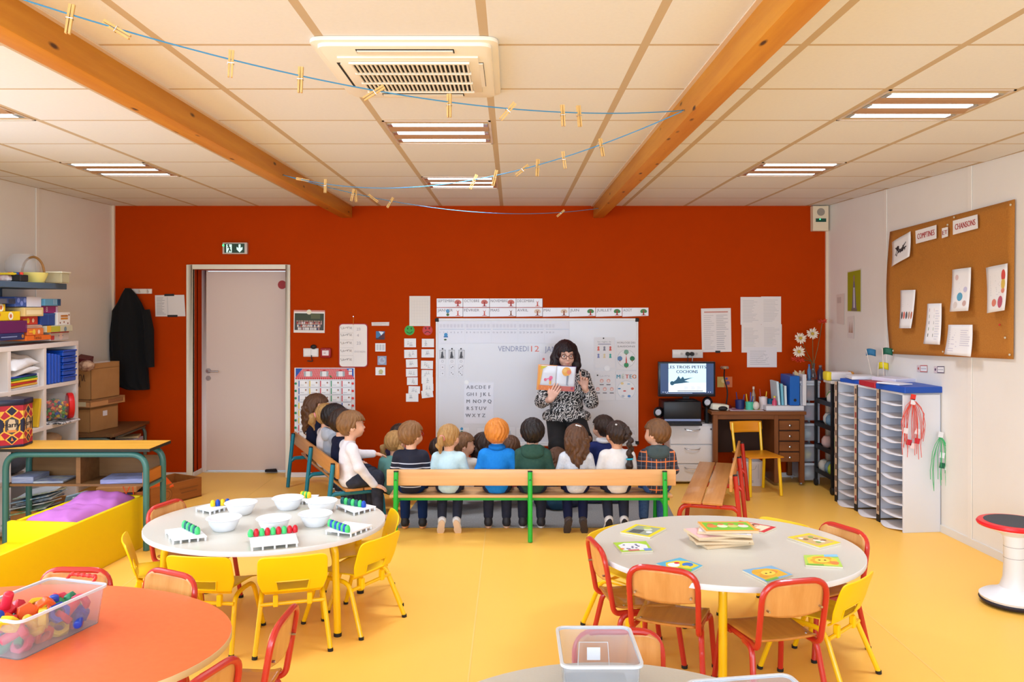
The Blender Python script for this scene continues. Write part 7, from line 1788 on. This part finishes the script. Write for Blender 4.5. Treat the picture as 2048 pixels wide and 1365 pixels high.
def stripes(nt, co):
    sp = nt.nodes.new('ShaderNodeSeparateXYZ'); nt.links.new(co, sp.inputs[0]); cr = nt.nodes.new('ShaderNodeValToRGB'); cr.color_ramp.interpolation = 'CONSTANT'
    mr = nt.nodes.new('ShaderNodeMath'); mr.operation = 'MULTIPLY'; mr.inputs[1].default_value = 2.5; nt.links.new(sp.outputs[2], mr.inputs[0]); nt.links.new(mr.outputs[0], cr.inputs[0])
    nv, wh = lin((18, 20, 40)), lin((206, 206, 216)); e = cr.color_ramp.elements; e[0].color = nv; e[0].position = 0; e[1].position = .14; e[1].color = wh
    for p, c in ((.16, nv), (.50, wh), (.522, nv), (.595, wh), (.617, nv)): q = e.new(p); q.color = c
    return cr.outputs[0]
def plaid(nt, co):
    last = None; base = nt.nodes.new('ShaderNodeRGB'); base.outputs[0].default_value = lin((62, 60, 70)); last = base.outputs[0]
    sp = nt.nodes.new('ShaderNodeSeparateXYZ'); nt.links.new(co, sp.inputs[0])
    def band(axis, fr, off, wdt, col, fac):
        nonlocal last
        m1 = nt.nodes.new('ShaderNodeMath'); m1.operation = 'MULTIPLY_ADD'; m1.inputs[1].default_value = fr; m1.inputs[2].default_value = off+20; nt.links.new(sp.outputs[axis], m1.inputs[0])
        m2 = nt.nodes.new('ShaderNodeMath'); m2.operation = 'FRACT'; nt.links.new(m1.outputs[0], m2.inputs[0])
        m3 = nt.nodes.new('ShaderNodeMath'); m3.operation = 'LESS_THAN'; m3.inputs[1].default_value = wdt; nt.links.new(m2.outputs[0], m3.inputs[0])
        m4 = nt.nodes.new('ShaderNodeMath'); m4.operation = 'MULTIPLY'; m4.inputs[1].default_value = fac; nt.links.new(m3.outputs[0], m4.inputs[0])
        mx = nt.nodes.new('ShaderNodeMix'); mx.data_type = 'RGBA'; nt.links.new(m4.outputs[0], mx.inputs[0]); nt.links.new(last, mx.inputs[6]); mx.inputs[7].default_value = lin(col); last = mx.outputs[2]
    band(0, 14, .0, .5, (40, 42, 58), .7); band(2, 14, .1, .5, (40, 42, 58), .6); band(0, 14, .3, .11, (236, 126, 60), .9); band(2, 14, .55, .12, (240, 130, 64), .9); band(0, 14, .8, .05, (150, 150, 160), .6); band(2, 14, .05, .05, (150, 150, 160), .5)
    return last
NAVY = fab((20, 24, 44), (26, 30, 54)); DEN = fab((50, 80, 130), (70, 100, 150), 80); HEA = fab((196, 198, 206), (220, 220, 224), 50); OFFW = fab((224, 218, 214), (232, 226, 222), 40)
st_top = nodemat('striped_knit', stripes, .85); pl_top = nodemat('plaid_cloth', plaid, .85)
BY = 6.005; SEAT = .304
def bx(px, Y=BY): return (px-CX)/F*Y
K_ = [(822, 843, 'boy in a navy jumper with white stripes and glasses, leftmost on the green bench', dict(hair='short', hm='sandy', top=st_top, pants=fab((18, 40, 84)), shoes=((30, 30, 36), (222, 150, 90)), hy=-38, specs=True)),
      (898, 849, 'girl in a pale blue jumper with a ponytail on the green bench', dict(hair='pony', hm='blonde', top=fab((190, 218, 226), (200, 226, 232)), shoes=((232, 230, 232), (226, 200, 176)), legs='tuck', hy=-28)),
      (994, 838, 'ginger haired boy in a bright blue fleece on the green bench', dict(hair='short', hm='ginger', top=fab((24, 120, 206), (34, 132, 216)), collar=fab((20, 108, 190)), shoes=((36, 36, 44), (214, 170, 140)), hy=-14)),
      (1065, 837, 'dark haired boy in a dark green hooded top on the green bench', dict(hair='short', hm='black', top=fab((44, 74, 64), (52, 84, 72)), hood=fab((44, 74, 64), (52, 84, 72)), shoes=((40, 40, 48), (210, 206, 206)), hy=3)),
      (1152, 849, 'girl with long wavy brown hair in a heather grey jumper on the green bench', dict(hair='wavy', hm='brown', top=HEA, pants=fab((26, 32, 66)), shoes=((76, 66, 64), (60, 50, 50)), legs='tuck', hy=6, clip=(.01, -.06, .105))),
      (1234, 842, 'girl with a long dark braid and an off white jumper on the green bench', dict(hair='braid', hm='dark', top=OFFW, shoes=((230, 226, 226), (30, 32, 44)), legs='tuck', hy=22, skin=SKIN2, clip=(-.03, -.06, .085, .5))),
      (1314, 839, 'boy in an orange and grey plaid hooded shirt, rightmost on the green bench', dict(hair='short', hm='tan', top=pl_top, hood=fab((70, 82, 84)), pants=DEN, shoes=((40, 40, 50), (200, 40, 44)), hy=48))]
for i, (px, yt, lab, kw) in enumerate(K_):
    zt_ = CH-(yt-HY)/F*BY; s_ = (zt_-SEAT)/.568
    kid(lab, (bx(px), BY, SEAT), 0, s_, SEAT, seed=i*1.7, **kw)
# children on the rug
R__ = [(790, 862, 6.50, 'small girl with blonde pigtails in a teal top on the rug behind the striped boy', dict(hair='pig', hm='blonde', top=fab((120, 176, 170)), hy=-30, hp=-8)),
       (800, 848, 6.86, 'dark haired girl with a high ponytail half hidden on the rug', dict(hair='pony', hm='dark', top=fab((70, 60, 90)), hy=-35, hp=-5, skin=SKIN2)),
       (879, 876, 6.74, 'dark haired child almost hidden left of the ponytail girl', dict(hair='short', hm='dark', top=fab((80, 70, 70)), hy=-20)),
       (928, 866, 6.60, 'light brown haired child seen in profile on the rug', dict(hair='short', hm='tan', top=fab((206, 196, 186)), hy=-75)),
       (966, 866, 6.72, 'dark haired girl with a white hair clip on the rug', dict(hair='long', hm='dark', top=fab((60, 60, 80)), hy=-20, clip=(.02, -.085, .03, .2), skin=SKIN2)),
       (1021, 872, 6.80, 'brown haired child on the rug right of the ginger boy', dict(hair='short', hm='brown', top=fab((150, 60, 70)), hy=-15)),
       (1114, 896, 6.70, 'brown haired child low on the rug left of the wavy haired girl', dict(hair='long', hm='brown', top=fab((40, 70, 90)), hy=10))]
for i, (px, yt, Y, lab, kw) in enumerate(R__):
    zt_ = CH-(yt-HY)/F*Y; s_ = .88; z = max(.012, zt_-.568*s_)
    kw = dict(kw)
    kid(lab, (bx(px, Y), Y, z-.0), math.radians(RND.uniform(-12, 12)), (zt_-z)/.568 if z < .02 else s_, z, legs='cross', seed=20+i*1.3, shoes=((150, 150, 156), (220, 220, 220)), **kw)
kid('short haired boy in a navy collared top behind the girl with the braid', (bx(1207, 6.95), 6.95, .19), math.radians(8), (CH-(831-HY)/F*6.95-.19)/.568, .19, 'short', 'dark', fab((34, 44, 96)), collar=fab((226, 226, 230)), hy=28, legs='cross', seed=33)
G_ = G(); G_.prism(rrect(.34, .26, .06), .0, .165); tag(G_.build('floor_cushion', fab((60, 60, 80)), loc=(bx(1207, 6.95), 7.0, .0115), bevel=.03, seg=3), 'dark floor cushion under the boy in the navy collared top', 'cushion')
# children on the teal bench, facing the reader
hx = A_(.90, -.435, 0)
lapR = {1: ((.14, .03, .175), (.09, .16, .08), (.1, 1, -.25), (.2, .1, 1), (-1, .3, 0)), -1: ((-.135, .02, .18), (-.075, .15, .12), (.5, .85, -.1), (0, .1, 1), (1, .4, 0))}
raise_ = {1: ((.135, .03, .165), (.125, .15, .02), (.1, .95, -.3), (.2, .1, 1), (-1, .3, 0)), -1: ((-.12, .085, .215), (-.07, .20, .22), (-.1, 1, -.15), (0, .2, 1), (1, .2, 0))}
T_ = [(697, 822, 6.20, 'boy in a white jumper at the near end of the teal bench, one hand raised', dict(hair='short', hm='sandy', top=fab((226, 218, 220), (232, 226, 228)), pants=fab((40, 42, 52), (60, 62, 76), 20), arms=raise_, hy=-6, res=.0044, shoes=((60, 60, 66), (230, 230, 230)))),
      (676, 818, 6.45, 'dark brown haired child in a navy top second on the teal bench', dict(hair='short', hm='dark', top=NAVY, arms=lapR, hy=0)),
      (656, 808, 6.70, 'black haired child in a grey hooded top third on the teal bench', dict(hair='short', hm='black', top=fab((150, 152, 160)), hood=fab((170, 172, 180)), arms=lapR, hy=5, skin=SKIN2)),
      (637, 807, 6.95, 'blonde girl with a ponytail and a cream top fourth on the teal bench', dict(hair='pony', hm='blonde', top=fab((216, 206, 204)), arms=lapR, hy=0)),
      (622, 788, 7.32, 'girl with long wavy hair and pink collar, far end of the teal bench', dict(hair='wavy', hm='brown', top=fab((26, 28, 48)), collar=fab((222, 40, 90)), arms=lapR, hy=-25))]
for i, (px, yt, Y, lab, kw) in enumerate(T_):
    zt_ = CH-(yt-HY)/F*Y; s_ = (zt_-SEAT)/.568; X = -1.16-.468*(Y-6.08)
    kid(lab, (X, Y, SEAT), math.radians(-64), s_, SEAT, seed=40+i*1.1, **kw)
# ---------------------------------------------------------------- the reader
def leafy(nt, co):
    mp = nt.nodes.new('ShaderNodeMapping'); mp.inputs['Scale'].default_value = (1, .6, 1); mp.inputs['Rotation'].default_value = (0, .6, 0); nt.links.new(co, mp.inputs[0])
    w = nt.nodes.new('ShaderNodeTexWave'); w.inputs['Scale'].default_value = 12; w.inputs['Distortion'].default_value = 14; w.inputs['Detail'].default_value = 2.5; w.inputs['Detail Scale'].default_value = 2.2
    nt.links.new(mp.outputs[0], w.inputs['Vector']); cr = nt.nodes.new('ShaderNodeValToRGB'); e = cr.color_ramp.elements; e[0].position = .50; e[0].color = lin((16, 15, 20)); e[1].position = .62; e[1].color = lin((206, 200, 196))
    nt.links.new(w.outputs['Fac'], cr.inputs[0]); return cr.outputs[0]
TL = V((1133-CX)/F*7.45, 7.45, .55)
tc = thing('person', 'woman with glasses in a black and white blouse holding up an open book', 'woman', TL, math.pi)
thc = (.010, .035, .672); TR_ = Matrix.Rotation(math.radians(8), 3, 'Z') @ Matrix.Rotation(math.radians(-6), 3, 'X')
f = Field(.0048)
def ttorso(f, e, k=.04):
    f.ell((0, 0, .09), (.155+e, .115+e, .10+e), k=k); f.ell((0, .01, .22), (.138+e, .105+e, .13+e), k=k); f.ell((0, .0, .37), (.142+e, .095+e, .13+e), k=k)
    for s in (-1, 1): f.ell((s*.062, .075, .35), (.062+e, .055+e, .065+e), k=k)
    f.cone((-.125, -.01, .475), (.125, -.01, .475), .050+e, None, k); f.cone((0, -.01, .49), (0, .01, .56), .048+e*.5, None, .02)
ttorso(f, -.006); head(f, thc, TR_, True); f.cone((0, 0, .53), (.005, .018, .62), .048, .05, .02)
bl_ = Field(.0075); ttorso(bl_, .014)
bl_.chain([A_(.17*math.cos(a), .125*math.sin(a)+.005, .115) for a in [2*math.pi*j/16 for j in range(17)]], [.040]*17, .04)
arms = {1: ((.226, .07, .262), (.160, .298, .298), (-.46, .12, .86), (.1, 1, .1), (1, -.2, .4)), -1: ((-.215, .085, .262), (-.150, .165, .385), (.06, .10, 1), (-.35, -1, .1), (1, -.35, .15))}
for sd in (1, -1):
    el, wr, fd, bk, th = arms[sd]; sh = A_(sd*.158, -.01, .468)
    f.chain([sh, A_(*el), A_(*wr)], [.042, .036, .026], .02)
    hand(f, A_(*wr)+nrmz(fd)*.012, fd, bk, th, 1.18, (.25, .3, .35, .4) if sd > 0 else (.02, 1.25, 1.3, 1.35), .0066, .5 if sd > 0 else 1.6)
    cu = A_(*wr)+(A_(*el)-A_(*wr))*.42
    bl_.chain([sh, A_(*el), cu], [.062, .060, .046], .03)
pn = Field(.0085); pn.ell((0, .01, .075), (.165, .135, .10), k=.04)
for sd, kn, an in ((1, (.10, .33, -.10), (.11, .36, -.48)), (-1, (-.12, .36, -.03), (-.13, .42, -.48))):
    H_ = A_(sd*.085, .01, .07); f.chain([H_, A_(*kn), A_(*an)], [.078, .056, .038], .02); pn.chain([H_, A_(*kn), A_(*an)], [.098, .074, .056], .03)
    shoe(tc, A_(*an)+A_(0, 0, 0), (0, 1, 0), (0, 0, 1), BLK, BLK).scale *= 1.25
f.build('body', SKINT, tc)
bl_.post.append(lambda Dd, X, Y, Z: np.maximum(Dd+.004*np.sin(X*42+Z*18)*np.sin(Z*30-X*20+Y*25)+.004*np.sin(np.arctan2(X, Y)*16)*np.clip((.2-Z)*8, 0, 1), np.maximum(np.maximum(Z-(.545-.5*np.maximum(Y, 0)), .085-Z), -9)))
bl_.build('blouse', nodemat('leafy_blouse', leafy, .7), tc); pn.build('trousers', M((10, 9, 11), .8), tc)
g = Field(.0066); g.ell((0, -.018, .030), (.096, .112, .108), k=.03)
for s in (-1, 1): g.chain([A_(s*.072, -.01, .06), A_(s*.090, -.012, -.03), A_(s*.096, -.006, -.10), A_(s*.086, .012, -.155)], [.032, .040, .042, .022], .03); g.ell((s*.05, -.06, -.08), (.06, .05, .10), k=.03)
g.post.append(lambda Dd, X, Y, Z: np.maximum(Dd, -np.maximum(np.maximum(.030-Y, Z-(.040+.004*np.sin(X*120))), np.abs(X)-(.057-.02*np.clip(Z*8, -1, 0)))))
strands(g, .003, 26, 1); TM = Matrix.Translation(Vector(thc)) @ TR_.to_4x4(); g.build('hair', HB['plum'], tc, TM)
face_bits(tc, thc, TR_, True, HB['plum']); glasses(tc, TM, (70, 24, 24), .033, .094, .0205, -.002)
g = G(); g.tube([A_(*arms[-1][1])-A_(0, 0, .02)+A_(.027*math.cos(a), .027*math.sin(a), .004*math.sin(a)) for a in [2*math.pi*k/18 for k in range(18)]], .0022, 5, closed=True); g.build('bracelet', M((230, 200, 150), .3, metal=.8), tc)
# stool under her
t = thing('stool', 'dark wooden stool under the reading woman', 'stool', (TL.x, TL.y+.03, 0)); DKW = M((46, 32, 26), .5)
g = G(); g.lathe([(0, .535), (.155, .535), (.165, .55), (.15, .562), (0, .562)], n=28); g.build('seat', DKW, t)
for a in range(4): c_, s_ = math.cos(a*math.pi/2+.785), math.sin(a*math.pi/2+.785); G().tube([(c_*.11, s_*.11, .54), (c_*.15, s_*.15, .004)], .016, 8).build('leg', DKW, t)
# open picture book in her hand
bc = W(1113, 757, 7.165); t = thing('picture_book', 'open picture book with orange borders held up by the reading woman', 'book', bc, 0, rot=(math.radians(6), math.radians(3.5), math.radians(4)))
hw, hh = .163, .108
G().box(-hw-.004, -.004, .004, .008, -hh-.004, hh+.004).build('cover', M((230, 150, 70), .4), t); G().box(.004, hw+.004, .004, .008, -hh-.004, hh+.004).build('cover', M((90, 60, 120), .4), t); G().box(-.006, .006, .005, .010, -hh-.004, hh+.004).build('spine', M((206, 130, 90), .4), t)
for s in (-1, 1):
    g = G(); g.grid(lambda u, v: (s*hw*u, .002-.010*math.sin(math.pi*min(1, u*1.0))**.6*(1-u*.4), -hh+2*hh*v), 10, 3); pg = g.build('page', M((226, 228, 236), .5), t, solid=.003)
    cx = lambda u: (s*hw*u); 
    S = Sheet([V(-hw, 0, hh), V(hw, 0, hh), V(hw, 0, -hh), V(-hw, 0, -hh)] if s < 0 else [V(-hw, 0, hh), V(hw, 0, hh), V(hw, 0, -hh), V(-hw, 0, -hh)], None, warp=lambda u, v: .0025+.010*math.sin(math.pi*min(1, abs(u-.5)*2))**.6*(1-abs(u-.5)*.8))
    rng = range(8)
    def strip(v0, v1, col):
        for k in rng:
            u0, u1 = (.5-.5*(k+1)/8, .5-.5*k/8) if s < 0 else (.5+.5*k/8, .5+.5*(k+1)/8); S.rect(u0, v0, u1, v1, col)
    strip(.80, 1, (226, 130, 76) if s < 0 else (206, 116, 106))
    if s < 0:
        S.rect(0, 0, .03, 1, (236, 156, 70)); S.rect(.03, 0, .062, .8, (236, 166, 80)); S.poly([(.0, .02), (.24, .02), (.10, .14), (.03, .2)], (206, 190, 50)); S.poly([(.062, .2), (.10, .14), (.12, .10), (.062, .8)], (238, 180, 90))
        S.circ(.20, .57, .013, (232, 120, 140)); S.circ(.345, .48, .016, (236, 120, 160)); S.rect(.305, .6, .36, .76, (240, 180, 90)); S.line([(.21, .55), (.33, .5)], .010, (240, 140, 170)); S.circ(.33, .56, .012, (236, 100, 150))
        for u, v in ((.12, .88), (.2, .92), (.3, .86)): S.circ(u, v, .003, (246, 206, 120), n=6)
    else:
        S.circ(.75, .2, .040, (242, 176, 90)); S.circ(.82, .22, .020, (236, 140, 110)); S.circ(.70, .16, .018, (246, 196, 120)); S.poly([(.76, .36), (.82, .36), (.80, .72), (.83, .76), (.77, .76)], (150, 156, 170)); S.circ(.93, .88, .012, (170, 80, 120))
    S.g.build('print', S.mats, pg)
